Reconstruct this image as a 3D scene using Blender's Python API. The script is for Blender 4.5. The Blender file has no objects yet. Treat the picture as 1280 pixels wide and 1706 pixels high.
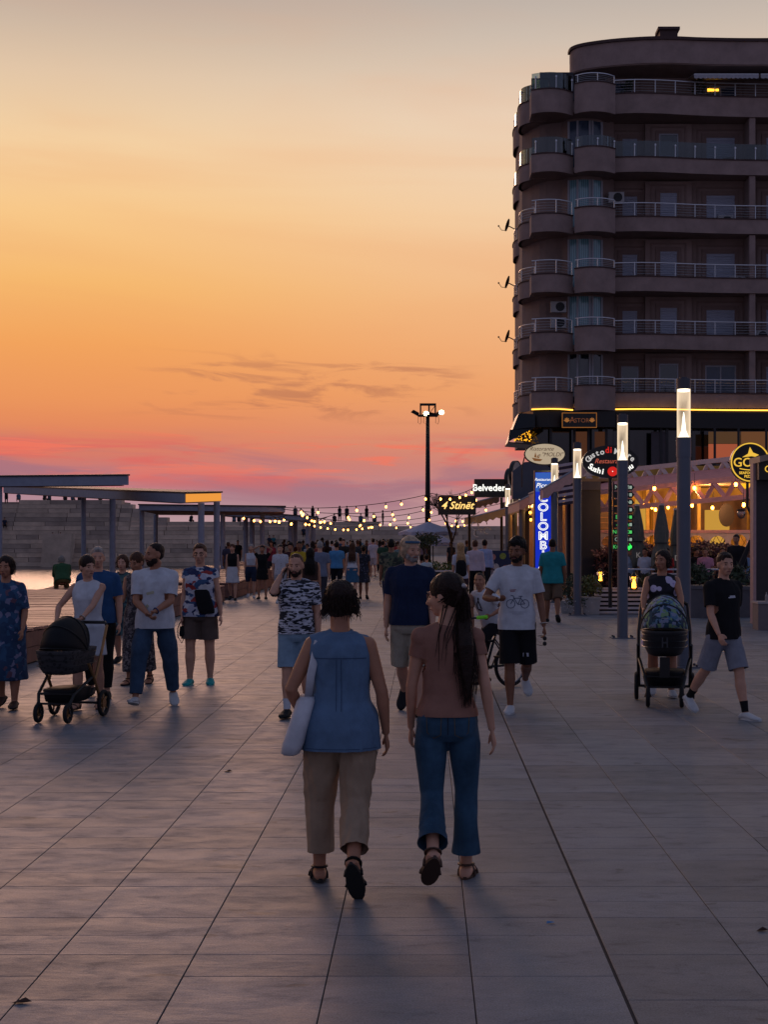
import bpy, bmesh, math, random
import numpy as np
from mathutils import Vector, Matrix, Euler, noise
from mathutils.bvhtree import BVHTree
R = math.radians
random.seed(7)
rng = np.random.RandomState(5)
scene = bpy.context.scene
COL = scene.collection

# ---------------------------------------------------------------- camera
F = 2400.0; CH = 1.85; VX = 709.0; VY = 896.0     # focal length in photo pixels, eye height, vanishing point
cam_d = bpy.data.cameras.new('camera'); cam = bpy.data.objects.new('camera', cam_d); COL.objects.link(cam)
cam.location = (0, 0, CH); cam.rotation_euler = (R(90), 0, 0)
cam_d.sensor_fit = 'VERTICAL'; cam_d.sensor_height = 36.0
cam_d.lens = 36.0 * F / 1706.0
cam_d.shift_x = -(VX - 640) / 1706.0
cam_d.shift_y = (VY - 853) / 1706.0
cam_d.clip_start = 0.1; cam_d.clip_end = 3000
scene.camera = cam

def at(px, py, Y):
    return Vector(((px - VX) * Y / F, Y, CH + (VY - py) * Y / F))
def gnd(px, fy):
    Y = F * CH / (fy - VY)
    return Vector(((px - VX) * Y / F, Y, 0))

def lin(c):
    return tuple(((v/255)/12.92 if v/255 <= .04045 else ((v/255+.055)/1.055)**2.4) for v in c)

# ---------------------------------------------------------------- sky
world = bpy.data.worlds.new('World'); scene.world = world; world.use_nodes = True
nt = world.node_tree; N = nt.nodes; L = nt.links; N.clear()
def nd(t, **k):
    n = N.new(t)
    for a, b in k.items(): setattr(n, a, b)
    return n
def M_(op, a, b=None, c=None, clamp=False):
    n = nd('ShaderNodeMath', operation=op); n.use_clamp = clamp
    for i, v in enumerate((a, b, c)):
        if v is None: continue
        if isinstance(v, (int, float)): n.inputs[i].default_value = v
        else: L.new(v, n.inputs[i])
    return n.outputs[0]
def ramp(fac, stops, interp='LINEAR'):
    n = nd('ShaderNodeValToRGB'); cr = n.color_ramp; cr.interpolation = interp
    while len(cr.elements) > 1: cr.elements.remove(cr.elements[-1])
    for i, (p, c) in enumerate(stops):
        e = cr.elements[0] if i == 0 else cr.elements.new(p)
        e.position = p; e.color = (*lin(c), 1) if len(c) == 3 else c
    L.new(fac, n.inputs[0]); return n.outputs[0]
def mixc(fac, a, b):
    n = nd('ShaderNodeMix', data_type='RGBA')
    if isinstance(fac, (int, float)): n.inputs[0].default_value = fac
    else: L.new(fac, n.inputs[0])
    for v, i in ((a, 6), (b, 7)):
        if isinstance(v, tuple): n.inputs[i].default_value = (*lin(v), 1)
        else: L.new(v, n.inputs[i])
    return n.outputs[2]
tc = nd('ShaderNodeTexCoord'); sp = nd('ShaderNodeSeparateXYZ'); L.new(tc.outputs['Generated'], sp.inputs[0])
dx, dy, dz = sp.outputs
zz = M_('MAXIMUM', dz, 0.0)
SUNSET = ramp(zz, [(0, (190,156,158)), (.012, (184,150,156)), (.03, (176,134,146)), (.042, (190,122,126)), (.056, (214,122,104)), (.072, (226,134,94)),
    (.095, (236,148,88)), (.13, (243,164,92)), (.17, (246,184,110)), (.215, (248,200,138)), (.26, (244,208,162)), (.30, (226,198,168)), (.345, (192,174,160)),
    (.45, (136,134,144)), (.6, (108,114,138)), (1, (92,104,134))])
DUSK = ramp(zz, [(0, (132,124,142)), (.1, (128,126,150)), (.35, (112,118,146)), (1, (92,104,134))])
az = M_('ARCTAN2', dx, dy)                                   # 0 straight ahead, negative to the left
PALE = ramp(zz, [(0, (182,152,158)), (.05, (206,136,124)), (.1, (236,164,112)), (.16, (240,184,138)), (.22, (242,206,170)), (.28, (234,212,190)), (.35, (192,180,170)), (.5, (126,126,138)), (1, (92,104,134))])
azr = nd('ShaderNodeMapRange', interpolation_type='SMOOTHSTEP'); L.new(az, azr.inputs[0]); azr.inputs[1].default_value = -.26; azr.inputs[2].default_value = .12; azr.inputs[4].default_value = .85
SUNSET = mixc(azr.outputs[0], SUNSET, PALE)
face = M_('ADD', M_('MULTIPLY', dx, -.30), M_('MULTIPLY', dy, .954))
west = nd('ShaderNodeMapRange', interpolation_type='SMOOTHSTEP'); L.new(face, west.inputs[0])
west.inputs[1].default_value = -.15; west.inputs[2].default_value = .93
sky = mixc(west.outputs[0], DUSK, SUNSET)
# cloud streaks: low pink ones and a few thin dull ones
def streaks(sx, sz, scale, detail, seed, rough=.55):
    v = nd('ShaderNodeCombineXYZ')
    L.new(M_('MULTIPLY', az, sx), v.inputs[0]); L.new(M_('ADD', M_('MULTIPLY', dz, sz), M_('MULTIPLY', az, sx*.25)), v.inputs[1]); v.inputs[2].default_value = seed
    n = nd('ShaderNodeTexNoise'); n.inputs['Scale'].default_value = scale; n.inputs['Detail'].default_value = detail
    n.inputs['Roughness'].default_value = rough; n.inputs['Distortion'].default_value = .6
    L.new(v.outputs[0], n.inputs['Vector']); return n.outputs['Fac']
def band(lo0, lo1, hi0, hi1):
    a = nd('ShaderNodeMapRange', interpolation_type='SMOOTHSTEP'); L.new(dz, a.inputs[0]); a.inputs[1].default_value = lo0; a.inputs[2].default_value = lo1
    b = nd('ShaderNodeMapRange', interpolation_type='SMOOTHSTEP'); L.new(dz, b.inputs[0]); b.inputs[1].default_value = hi0; b.inputs[2].default_value = hi1
    b.inputs[3].default_value = 1; b.inputs[4].default_value = 0
    return M_('MULTIPLY', a.outputs[0], b.outputs[0])
def thr(x, a, b):
    n = nd('ShaderNodeMapRange', interpolation_type='SMOOTHSTEP'); L.new(x, n.inputs[0]); n.inputs[1].default_value = a; n.inputs[2].default_value = b; return n.outputs[0]
mauve = M_('MULTIPLY', thr(streaks(5, 34, 1.3, 5, 3.1), .42, .62), band(.010, .028, .052, .078))
sky = mixc(M_('MULTIPLY', mauve, .75), sky, mixc(west.outputs[0], (100,92,116), (162,114,128)))
pink = M_('MULTIPLY', thr(streaks(6, 52, 1.4, 6, 9.7), .47, .62), band(.026, .046, .060, .074))
sky = mixc(M_('MULTIPLY', pink, .8), sky, mixc(west.outputs[0], (100,90,106), (222,106,98)))
hot = M_('MULTIPLY', thr(streaks(8, 95, 1.6, 5, 27.0), .52, .66), band(.035, .052, .062, .078))
sky = mixc(M_('MULTIPLY', hot, .7), sky, mixc(west.outputs[0], (100,90,106), (244,120,94)))
dull = M_('MULTIPLY', M_('MULTIPLY', thr(streaks(10, 60, 1.7, 6, 31.4), .50, .66), M_('MULTIPLY', thr(az, -.24, -.12), M_('SUBTRACT', 1.0, thr(az, .0, .05)))), band(.075, .092, .112, .132))
sky = mixc(M_('MULTIPLY', dull, .62), sky, mixc(west.outputs[0], (46,46,62), (172,108,86)))
veil = M_('MULTIPLY', thr(streaks(2.2, 16, 1.0, 4, 5.2, .5), .42, .70), band(.06, .10, .30, .40))
sky = mixc(M_('MULTIPLY', veil, .22), sky, mixc(west.outputs[0], (50,52,68), (236,160,106)))
bg = nd('ShaderNodeBackground'); L.new(sky, bg.inputs[0]); bg.inputs[1].default_value = 1.0
wo = nd('ShaderNodeOutputWorld'); L.new(bg.outputs[0], wo.inputs[0])

# ---------------------------------------------------------------- sun: the afterglow low over the sea
sd = bpy.data.lights.new('sun', 'SUN'); sd.energy = .42; sd.angle = R(15); sd.color = (1, .55, .38)
sun = bpy.data.objects.new('sun', sd); COL.objects.link(sun)
sun.rotation_euler = Vector((.22, -.954, -.24)).to_track_quat('-Z', 'Y').to_euler()

vs = scene.view_settings; vs.view_transform = 'Standard'; vs.look = 'None'; vs.exposure = 0; vs.gamma = 1
try: vs.use_curve_mapping = False
except Exception: pass

# ---------------------------------------------------------------- materials
MC = {}
def mat(name, col, rough=.7, metal=0, var=.12, vscale=6, bump=0, bscale=60, emit=0, ecol=None, spec=.5, coords='Object', rnd=0):
    key = name
    if key in MC: return MC[key]
    m = bpy.data.materials.new(name); m.use_nodes = True; t = m.node_tree; b = t.nodes['Principled BSDF']
    b.inputs['Roughness'].default_value = rough; b.inputs['Metallic'].default_value = metal
    b.inputs['Specular IOR Level'].default_value = spec
    c = lin(col)
    tcn = t.nodes.new('ShaderNodeTexCoord')
    if var:
        n = t.nodes.new('ShaderNodeTexNoise'); n.inputs['Scale'].default_value = vscale; n.inputs['Detail'].default_value = 6; n.inputs['Roughness'].default_value = .62
        t.links.new(tcn.outputs[coords], n.inputs['Vector'])
        mr = t.nodes.new('ShaderNodeMapRange'); mr.inputs[1].default_value = .3; mr.inputs[2].default_value = .7
        mr.inputs[3].default_value = 1-var; mr.inputs[4].default_value = 1+var
        t.links.new(n.outputs['Fac'], mr.inputs[0])
        h = t.nodes.new('ShaderNodeHueSaturation'); h.inputs['Color'].default_value = (*c, 1); vo = mr.outputs[0]
        if rnd:
            oi = t.nodes.new('ShaderNodeObjectInfo'); m2 = t.nodes.new('ShaderNodeMapRange'); m2.inputs[3].default_value = 1-rnd; m2.inputs[4].default_value = 1+rnd; t.links.new(oi.outputs['Random'], m2.inputs[0])
            mm = t.nodes.new('ShaderNodeMath'); mm.operation = 'MULTIPLY'; t.links.new(vo, mm.inputs[0]); t.links.new(m2.outputs[0], mm.inputs[1]); vo = mm.outputs[0]
        t.links.new(vo, h.inputs['Value'])
        t.links.new(h.outputs[0], b.inputs['Base Color'])
    else: b.inputs['Base Color'].default_value = (*c, 1)
    if bump:
        n2 = t.nodes.new('ShaderNodeTexNoise'); n2.inputs['Scale'].default_value = bscale; n2.inputs['Detail'].default_value = 5
        t.links.new(tcn.outputs[coords], n2.inputs['Vector'])
        bp = t.nodes.new('ShaderNodeBump'); bp.inputs['Strength'].default_value = bump; bp.inputs['Distance'].default_value = .02
        t.links.new(n2.outputs['Fac'], bp.inputs['Height']); t.links.new(bp.outputs[0], b.inputs['Normal'])
    if emit:
        b.inputs['Emission Color'].default_value = (*lin(ecol or col), 1); b.inputs['Emission Strength'].default_value = emit
    MC[key] = m; return m

def glow(name, col, strength):
    if name in MC: return MC[name]
    m = bpy.data.materials.new(name); m.use_nodes = True; t = m.node_tree; t.nodes.clear()
    e = t.nodes.new('ShaderNodeEmission'); e.inputs[0].default_value = (*lin(col), 1); e.inputs[1].default_value = strength
    o = t.nodes.new('ShaderNodeOutputMaterial'); t.links.new(e.outputs[0], o.inputs[0]); MC[name] = m
    if strength < 2: m.cycles.emission_sampling = 'NONE'
    return m

def printed(name, cols, scale=14, kind='voronoi', stretch=(1,1,1), rough=.85, thresholds=None, distort=1.5):
    """a fabric with a printed pattern of several colours"""
    if name in MC: return MC[name]
    m = bpy.data.materials.new(name); m.use_nodes = True; t = m.node_tree; b = t.nodes['Principled BSDF']; b.inputs['Roughness'].default_value = rough
    tcn = t.nodes.new('ShaderNodeTexCoord'); mp = t.nodes.new('ShaderNodeMapping'); mp.inputs['Scale'].default_value = stretch
    t.links.new(tcn.outputs['Object'], mp.inputs[0])
    if kind == 'voronoi':
        nz = t.nodes.new('ShaderNodeTexNoise'); nz.inputs['Scale'].default_value = scale*.7
        t.links.new(mp.outputs[0], nz.inputs['Vector'])
        ad = t.nodes.new('ShaderNodeVectorMath'); ad.operation = 'MULTIPLY_ADD'; t.links.new(nz.outputs['Color'], ad.inputs[0]); ad.inputs[1].default_value = (.06*distort,)*3
        t.links.new(mp.outputs[0], ad.inputs[2])
        n = t.nodes.new('ShaderNodeTexVoronoi'); n.inputs['Scale'].default_value = scale; t.links.new(ad.outputs[0], n.inputs['Vector'])
        sp_ = t.nodes.new('ShaderNodeSeparateColor'); t.links.new(n.outputs['Color'], sp_.inputs[0]); f = sp_.outputs[0]
    elif kind == 'petal':
        n = t.nodes.new('ShaderNodeTexVoronoi'); n.inputs['Scale'].default_value = scale; t.links.new(mp.outputs[0], n.inputs['Vector']); f = n.outputs['Distance']
    else:
        n = t.nodes.new('ShaderNodeTexNoise'); n.inputs['Scale'].default_value = scale; n.inputs['Detail'].default_value = 3; n.inputs['Distortion'].default_value = distort
        t.links.new(mp.outputs[0], n.inputs['Vector']); f = n.outputs['Fac']
    r = t.nodes.new('ShaderNodeValToRGB'); r.color_ramp.interpolation = 'CONSTANT'
    th = thresholds or [i/len(cols) for i in range(len(cols))]
    while len(r.color_ramp.elements) > 1: r.color_ramp.elements.remove(r.color_ramp.elements[-1])
    for i, c in enumerate(cols):
        e = r.color_ramp.elements[0] if i == 0 else r.color_ramp.elements.new(th[i]); e.position = th[i]; e.color = (*lin(c), 1)
    t.links.new(f, r.inputs[0]); t.links.new(r.outputs[0], b.inputs['Base Color']); MC[name] = m; return m

def glassmat(name, tint=(200,215,220), rough=.03, op=.35, dark=None):
    if name in MC: return MC[name]
    m = bpy.data.materials.new(name); m.use_nodes = True; t = m.node_tree; t.nodes.clear()
    o = t.nodes.new('ShaderNodeOutputMaterial'); mx = t.nodes.new('ShaderNodeMixShader'); tr = t.nodes.new('ShaderNodeBsdfTransparent')
    tr.inputs[0].default_value = (*lin(tint), 1)
    g = t.nodes.new('ShaderNodeBsdfGlossy'); g.inputs['Roughness'].default_value = rough; g.inputs[0].default_value = (.9,.9,.9,1)
    fr = t.nodes.new('ShaderNodeFresnel'); fr.inputs[0].default_value = 1.5
    ad = t.nodes.new('ShaderNodeMath'); ad.operation = 'ADD'; ad.use_clamp = True; t.links.new(fr.outputs[0], ad.inputs[0]); ad.inputs[1].default_value = op*.2
    t.links.new(ad.outputs[0], mx.inputs[0]); t.links.new(tr.outputs[0], mx.inputs[1]); t.links.new(g.outputs[0], mx.inputs[2])
    t.links.new(mx.outputs[0], o.inputs[0]); MC[name] = m; return m

# ---------------------------------------------------------------- mesh helpers
class MB:
    def __init__(s): s.v = []; s.f = []
    def add(s, vs, fs):
        o = len(s.v); s.v += [tuple(p) for p in vs]; s.f += [tuple(i+o for i in f) for f in fs]; return s
    def box(s, a, b, rz=0, c=None):
        x0,y0,z0 = a; x1,y1,z1 = b
        vs = [Vector(p) for p in ((x0,y0,z0),(x1,y0,z0),(x1,y1,z0),(x0,y1,z0),(x0,y0,z1),(x1,y0,z1),(x1,y1,z1),(x0,y1,z1))]
        if rz:
            c = Vector(c or ((x0+x1)/2,(y0+y1)/2,0)); m = Matrix.Rotation(rz, 3, 'Z'); vs = [m @ (p-c) + c for p in vs]
        return s.add(vs, [(0,3,2,1),(4,5,6,7),(0,1,5,4),(1,2,6,5),(2,3,7,6),(3,0,4,7)])
    def ring_loft(s, rings, closed=False):
        n = len(rings[0]); vs = [p for r in rings for p in r]; fs = []
        for i in range(len(rings)-1):
            for j in range(n):
                k = (j+1) % n; fs.append((i*n+j, i*n+k, (i+1)*n+k, (i+1)*n+j))
        if closed:
            i = len(rings)-1
            for j in range(n):
                k = (j+1) % n; fs.append((i*n+j, i*n+k, k, j))
        else:
            fs.append(tuple(range(n-1, -1, -1))); fs.append(tuple((len(rings)-1)*n+j for j in range(n)))
        return s.add(vs, fs)
    def tube(s, pts, rad, n=8, flat=1.0, ref=None, closed=False):
        pts = [Vector(p) for p in pts]
        if isinstance(rad, (int, float)): rad = [rad]*len(pts)
        rings = []; u = None
        for i, p in enumerate(pts):
            if closed: t = pts[(i+1) % len(pts)] - pts[i-1]
            else: t = pts[min(i+1, len(pts)-1)] - pts[max(i-1, 0)]
            if t.length < 1e-9: t = Vector((0,0,1))
            t.normalize()
            if u is None:
                r0 = Vector(ref) if ref is not None else (Vector((0,0,1)) if abs(t.z) < .9 else Vector((1,0,0)))
                u = (r0 - t*r0.dot(t)).normalized()
            else:
                u = u - t*u.dot(t); u = u.normalized() if u.length > 1e-6 else t.orthogonal().normalized()
            w = t.cross(u); r = rad[i]
            rings.append([p + u*(math.cos(a)*r) + w*(math.sin(a)*r*flat) for a in [2*math.pi*j/n for j in range(n)]])
        return s.ring_loft(rings, closed)
    def ell(s, c, r, mtx=None, n=12, m=8):
        c = Vector(c); rings = []
        for i in range(m+1):
            ph = -math.pi/2 + math.pi*i/m; ph = max(-1.5, min(1.5, ph))
            rings.append([Vector((r[0]*math.cos(ph)*math.cos(a), r[1]*math.cos(ph)*math.sin(a), r[2]*math.sin(ph))) for a in [2*math.pi*j/n for j in range(n)]])
        if mtx: rings = [[mtx @ p for p in q] for q in rings]
        return s.ring_loft([[p + c for p in q] for q in rings])
    def prism(s, poly, axis, a, b):
        """poly: 2D points, extruded along axis 'x','y' or 'z' from a to b"""
        def P(p, t): return {'x': (t, p[0], p[1]), 'y': (p[0], t, p[1]), 'z': (p[0], p[1], t)}[axis]
        n = len(poly); vs = [P(p, a) for p in poly] + [P(p, b) for p in poly]
        return s.add(vs, [tuple(range(n)), tuple(range(2*n-1, n-1, -1))] + [(i, (i+1) % n, n+(i+1) % n, n+i) for i in range(n)])
    def cyl(s, c, r, z0, z1, n=16, r2=None):
        r2 = r if r2 is None else r2
        return s.ring_loft([[Vector((c[0]+q*math.cos(a), c[1]+q*math.sin(a), z)) for a in [2*math.pi*j/n for j in range(n)]] for q, z in ((r, z0), (r2, z1))])
    def mesh(s, name):
        me = bpy.data.meshes.new(name); me.from_pydata(s.v, [], s.f); me.validate(clean_customdata=False)
        bm = bmesh.new(); bm.from_mesh(me); bmesh.ops.recalc_face_normals(bm, faces=bm.faces); bm.to_mesh(me); bm.free(); return me
    def build(s, name, m, parent=None, smooth=False, bevel=0, tagv=None):
        return link(name, s.mesh(name), m, parent, smooth, bevel)

def link(name, me, m, parent=None, smooth=False, bevel=0):
    o = bpy.data.objects.new(name, me); COL.objects.link(o)
    if m is not None:
        me.materials.clear()
        for q in (m if isinstance(m, (list, tuple)) else [m]): me.materials.append(q)
    if smooth: me.shade_smooth()
    if parent is not None: o.parent = parent
    if bevel:
        b = o.modifiers.new('bevel', 'BEVEL'); b.width = bevel; b.segments = 2; b.limit_method = 'ANGLE'
    return o
def empty(name, label, cat, loc=(0,0,0), rz=0, group=None):
    o = bpy.data.objects.new(name, None); COL.objects.link(o); o.location = loc; o.rotation_euler = (0,0,rz); o.empty_display_size = .1
    return tag(o, label, cat, group)
def tag(o, label=None, cat=None, group=None, kind=None):
    if label: o['label'] = label
    if cat: o['category'] = cat
    if group: o['group'] = group
    if kind: o['kind'] = kind
    return o
def dup(o, loc=None, rz=None, label=None, parent=None):
    c = o.copy(); COL.objects.link(c)
    if parent is not None: c.parent = parent
    if loc is not None: c.location = loc
    if rz is not None: c.rotation_euler = (0,0,rz)
    if label: c['label'] = label
    for ch in KIDS.get(o.name, o.children): dup(ch, parent=c)
    return c
KIDS = {}

TMP = bpy.data.scenes.new('fusing')
def tmp_dg():
    with bpy.context.temp_override(scene=TMP, view_layer=TMP.view_layers[0]):
        TMP.view_layers[0].update(); return bpy.context.evaluated_depsgraph_get()
def fuse(mb, name, voxel, smooth=3, fac=.6):
    """one continuous skin over overlapping shapes"""
    me = mb.mesh('tmp'); o = bpy.data.objects.new('tmp', me); TMP.collection.objects.link(o)
    r = o.modifiers.new('r', 'REMESH'); r.mode = 'VOXEL'; r.voxel_size = voxel; r.use_smooth_shade = True
    if smooth:
        q = o.modifiers.new('s', 'SMOOTH'); q.iterations = smooth; q.factor = fac
    dg = tmp_dg()
    out = bpy.data.meshes.new_from_object(o.evaluated_get(dg)); out.name = name
    bpy.data.objects.remove(o); bpy.data.meshes.remove(me)
    return out
def openend(me, ends):
    bm = bmesh.new(); bm.from_mesh(me); kill = []
    for f in bm.faces:
        c = f.calc_center_median()
        for (p, d, r) in ends:
            v = c-p
            if v.length < r and v.dot(d) > -.011: kill.append(f); break
    bmesh.ops.delete(bm, geom=kill, context='FACES')
    for v in bm.verts:
        if v.is_boundary:
            for (p, d, r) in ends:
                w = v.co-p
                if w.length < r*1.2 and abs(w.dot(d)+.011) < .02: v.co += d*(-.010-w.dot(d)); break
    bm.to_mesh(me); bm.free(); return me
def wrinkle(me, amp, scale, seed, stretch=(1, 1, .45)):
    n = len(me.vertices)
    if not n or not amp: return me
    co = np.empty(n*3); me.vertices.foreach_get('co', co); co = co.reshape(-1, 3)
    no = np.empty(n*3); me.vertex_normals.foreach_get('vector', no); no = no.reshape(-1, 3)
    r = np.random.RandomState(seed); p = co*np.array(stretch)*scale; d = np.zeros(n)
    w = np.stack([np.sin(p[:,1]*.7+p[:,2]*.9+seed), np.sin(p[:,2]*.8+p[:,0]*.6+2+seed), np.sin(p[:,0]*.9+p[:,1]*.5+4)], 1)*1.1
    p = p + w
    for k in range(6):
        q = r.normal(size=3); q /= np.linalg.norm(q); q *= (1+k*.55); d += np.sin(p @ q + r.rand()*6.28)/(1+k*.45)
    for k in range(4):
        q = r.normal(size=3); q /= np.linalg.norm(q); q *= 1.6+k*.7; d += (1-2*np.abs(np.sin(p @ q + r.rand()*6.28)))*(.9-.12*k)*(.5+.5*np.sin(p @ (r.normal(size=3)*.5)+r.rand()*6))
    d = d*.5+.25
    co += no*(d*amp*.5)[:, None]
    me.vertices.foreach_set('co', co.ravel()); me.update(); return me
def text(s, size, m, parent, loc, rot=(R(90),0,0), name='lettering', ext=.006, sx=1, shear=0, space=1, bold=0, align='CENTER'):
    c = bpy.data.curves.new(name, 'FONT'); c.body = s; c.size = size; c.extrude = ext; c.align_x = align; c.align_y = 'CENTER'
    c.shear = shear; c.space_character = space; c.offset = bold; c.resolution_u = 3
    f = bpy.data.objects.new('tmp', c); TMP.collection.objects.link(f); dg = tmp_dg()
    me = bpy.data.meshes.new_from_object(f.evaluated_get(dg)); bpy.data.objects.remove(f); bpy.data.curves.remove(c); me.materials.clear(); me.materials.append(m)
    o = bpy.data.objects.new(name, me); COL.objects.link(o); o.parent = parent; o.location = loc; o.rotation_euler = rot; o.scale = (sx, 1, 1)
    return o
# ================================================================ ground, water, quay
def ground_mat(name, rnd='obj'):
    m = bpy.data.materials.new(name); m.use_nodes = True; t = m.node_tree; b = t.nodes['Principled BSDF']; K = t.links
    g = t.nodes.new('ShaderNodeNewGeometry')
    def noi(scale, det, rough=.6, st=(1,1,1), loc=(0,0,0), dist=0):
        mp = t.nodes.new('ShaderNodeMapping'); mp.inputs['Scale'].default_value = st; mp.inputs['Location'].default_value = loc; K.new(g.outputs['Position'], mp.inputs[0])
        n = t.nodes.new('ShaderNodeTexNoise'); n.inputs['Scale'].default_value = scale; n.inputs['Detail'].default_value = det; n.inputs['Roughness'].default_value = rough
        n.inputs['Distortion'].default_value = dist
        K.new(mp.outputs[0], n.inputs['Vector']); return n.outputs['Fac']
    def mr(x, a, b_, c, d):
        n = t.nodes.new('ShaderNodeMapRange'); n.interpolation_type = 'SMOOTHSTEP'; K.new(x, n.inputs[0])
        for i, v in zip((1,2,3,4), (a,b_,c,d)): n.inputs[i].default_value = v
        return n.outputs[0]
    def mul(a, c):
        n = t.nodes.new('ShaderNodeMath'); n.operation = 'MULTIPLY'; K.new(a, n.inputs[0])
        if isinstance(c, float): n.inputs[1].default_value = c
        else: K.new(c, n.inputs[1])
        return n.outputs[0]
    speck = mr(noi(110, 5, .85), .3, .7, .58, 1.42)
    blotch = mr(noi(1.6, 9, .75, (1, 2.0, 1)), .3, .7, .84, 1.14)
    stain = mr(noi(3.0, 8, .74, (1, 2.0, 1), (3,7,0), .4), .52, .72, 1.0, .60)
    spots = mr(noi(3.1, 3, .55, (1, 1.6, 1), (9,1,0), .3), .655, .70, 1.0, .55)
    if rnd == 'obj':
        oi = t.nodes.new('ShaderNodeObjectInfo'); src = oi.outputs['Random']
    else:
        a = t.nodes.new('ShaderNodeAttribute'); a.attribute_name = 'tone'; src = a.outputs['Fac']
    tone = mr(src, 0, 1, .84, 1.16)
    v = mul(mul(mul(mul(speck, blotch), stain), spots), tone)
    h = t.nodes.new('ShaderNodeHueSaturation'); h.inputs['Color'].default_value = (.158, .170, .196, 1); K.new(v, h.inputs['Value'])
    K.new(h.outputs[0], b.inputs['Base Color'])
    K.new(mr(noi(3.0, 8, .74, (1, 2.0, 1), (3,7,0), .4), .35, .7, .50, .64), b.inputs['Roughness'])
    b.inputs['Specular IOR Level'].default_value = .55
    bp = t.nodes.new('ShaderNodeBump'); bp.inputs['Strength'].default_value = .35; bp.inputs['Distance'].default_value = .004
    K.new(noi(150, 4, .7), bp.inputs['Height'])
    bp2 = t.nodes.new('ShaderNodeBump'); bp2.inputs['Strength'].default_value = .35; bp2.inputs['Distance'].default_value = .006
    K.new(noi(16, 5, .6, (1, 2.5, 1)), bp2.inputs['Height']); K.new(bp.outputs[0], bp2.inputs['Normal'])
    K.new(bp2.outputs[0], b.inputs['Normal'])
    return m
tileM = ground_mat('stone_tile'); tileS = ground_mat('stone_tile_far', 'attr')
jointM = mat('joint_dirt', (52,48,50), .95)
concM = mat('concrete', (150,140,134), .9, var=.22, vscale=3, bump=.3)

WATER_Z = -1.2; QX = -10.7; QY = 41.0
pave = MB().box((-60, -8, -.6), (60, QY, -.006)).box((QX, QY, -.6), (60, 152, -.006)).build('pavement', jointM); tag(pave, kind='structure')
quay = MB().box((-60, QY-.5, -2.5), (QX, QY, -.6)).box((QX-.0, QY, -2.5), (QX+.6, 152, -.6)).build('quay_wall', concM); tag(quay, kind='structure')
# water
wm = bpy.data.materials.new('sea_water'); wm.use_nodes = True; t = wm.node_tree; b = t.nodes['Principled BSDF']
b.inputs['Base Color'].default_value = (.01,.02,.03,1); b.inputs['Roughness'].default_value = .08; b.inputs['IOR'].default_value = 1.33
g = t.nodes.new('ShaderNodeNewGeometry'); mp = t.nodes.new('ShaderNodeMapping'); mp.inputs['Scale'].default_value = (.8, 1.0, 1); t.links.new(g.outputs['Position'], mp.inputs[0])
n = t.nodes.new('ShaderNodeTexNoise'); n.inputs['Scale'].default_value = 2.4; n.inputs['Detail'].default_value = 4; t.links.new(mp.outputs[0], n.inputs['Vector'])
bp = t.nodes.new('ShaderNodeBump'); bp.inputs['Strength'].default_value = 1; bp.inputs['Distance'].default_value = .09; t.links.new(n.outputs['Fac'], bp.inputs['Height']); t.links.new(bp.outputs[0], b.inputs['Normal'])
sea = MB().add([(-1500,QY-.2,WATER_Z),(QX+.1,QY-.2,WATER_Z),(QX+.1,2500,WATER_Z),(-1500,2500,WATER_Z)], [(0,1,2,3)]).build('water', wm); tag(sea, kind='structure')
far = MB().add([(QX,152,-.02),(1500,152,-.02),(1500,2500,-.02),(QX,2500,-.02)], [(0,1,2,3)]).box((60,-8,-.6),(900,152,-.014)).box((-900,-8,-.6),(-60,QY,-.014)).build('ground', concM); tag(far, kind='structure')

# paving slabs: columns .61 m wide, rows of .313 m, some slabs two rows deep
TW, TD, X0, Y0 = .61, .3130, .196, 4440/770.0
GROOVE = X0 + TW
tiles = []
for k in range(-36, 27):
    xa = X0 + k*TW
    if xa < -5.9 - .3 or xa > 16: continue
    r = random.Random(k*13+5); j = -6 + (r.random() < .5)
    while Y0 + j*TD < 100:
        d = 2 if r.random() < .34 else 1
        ya = Y0 + j*TD; yb = ya + d*TD
        w0 = .0028 if abs(xa - GROOVE) > .01 else .008
        w1 = .0028 if abs(xa + TW - GROOVE) > .01 else .008
        tiles.append((xa + w0, xa + TW - w1, ya + .0024, yb - .0024, d, r.random()))
        j += d
def vis(tl):
    x = (tl[0]+tl[1])/2; y = (tl[2]+tl[3])/2
    if y < 5.2: return 0
    px = VX + x/y*F; py = VY + CH/y*F
    return (1 if -40 < px < 1320 and py < 1740 else 0)*(1/(y*y*y))*tl[4]
tiles.sort(key=vis, reverse=True)
tm = {}
def tile_mesh(w, d):
    k = (round(w, 3), round(d, 3))
    if k not in tm:
        mb = MB(); c = .0012; hw, hd = w/2, d/2
        a = [(-hw,-hd,-.014),(hw,-hd,-.014),(hw,hd,-.014),(-hw,hd,-.014)]; bb = [(-hw,-hd,-c),(hw,-hd,-c),(hw,hd,-c),(-hw,hd,-c)]
        cc = [(-hw+c,-hd+c,0),(hw-c,-hd+c,0),(hw-c,hd-c,0),(-hw+c,hd-c,0)]
        mb.ring_loft([[Vector(p) for p in a], [Vector(p) for p in bb], [Vector(p) for p in cc]])
        me = mb.mesh('tile'); me.materials.append(tileM); tm[k] = me
    return tm[k]
for (xa, xb, ya, yb, d, rn) in tiles[:300]:
    o = bpy.data.objects.new('tile', tile_mesh(xb-xa, yb-ya)); COL.objects.link(o); o.parent = pave
    o.location = ((xa+xb)/2, (ya+yb)/2, (rn-.5)*.0008); o.rotation_euler = ((rn-.5)*.001, (random.random()-.5)*.001, 0)
vs_, fs_, tone = [], [], []
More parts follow.
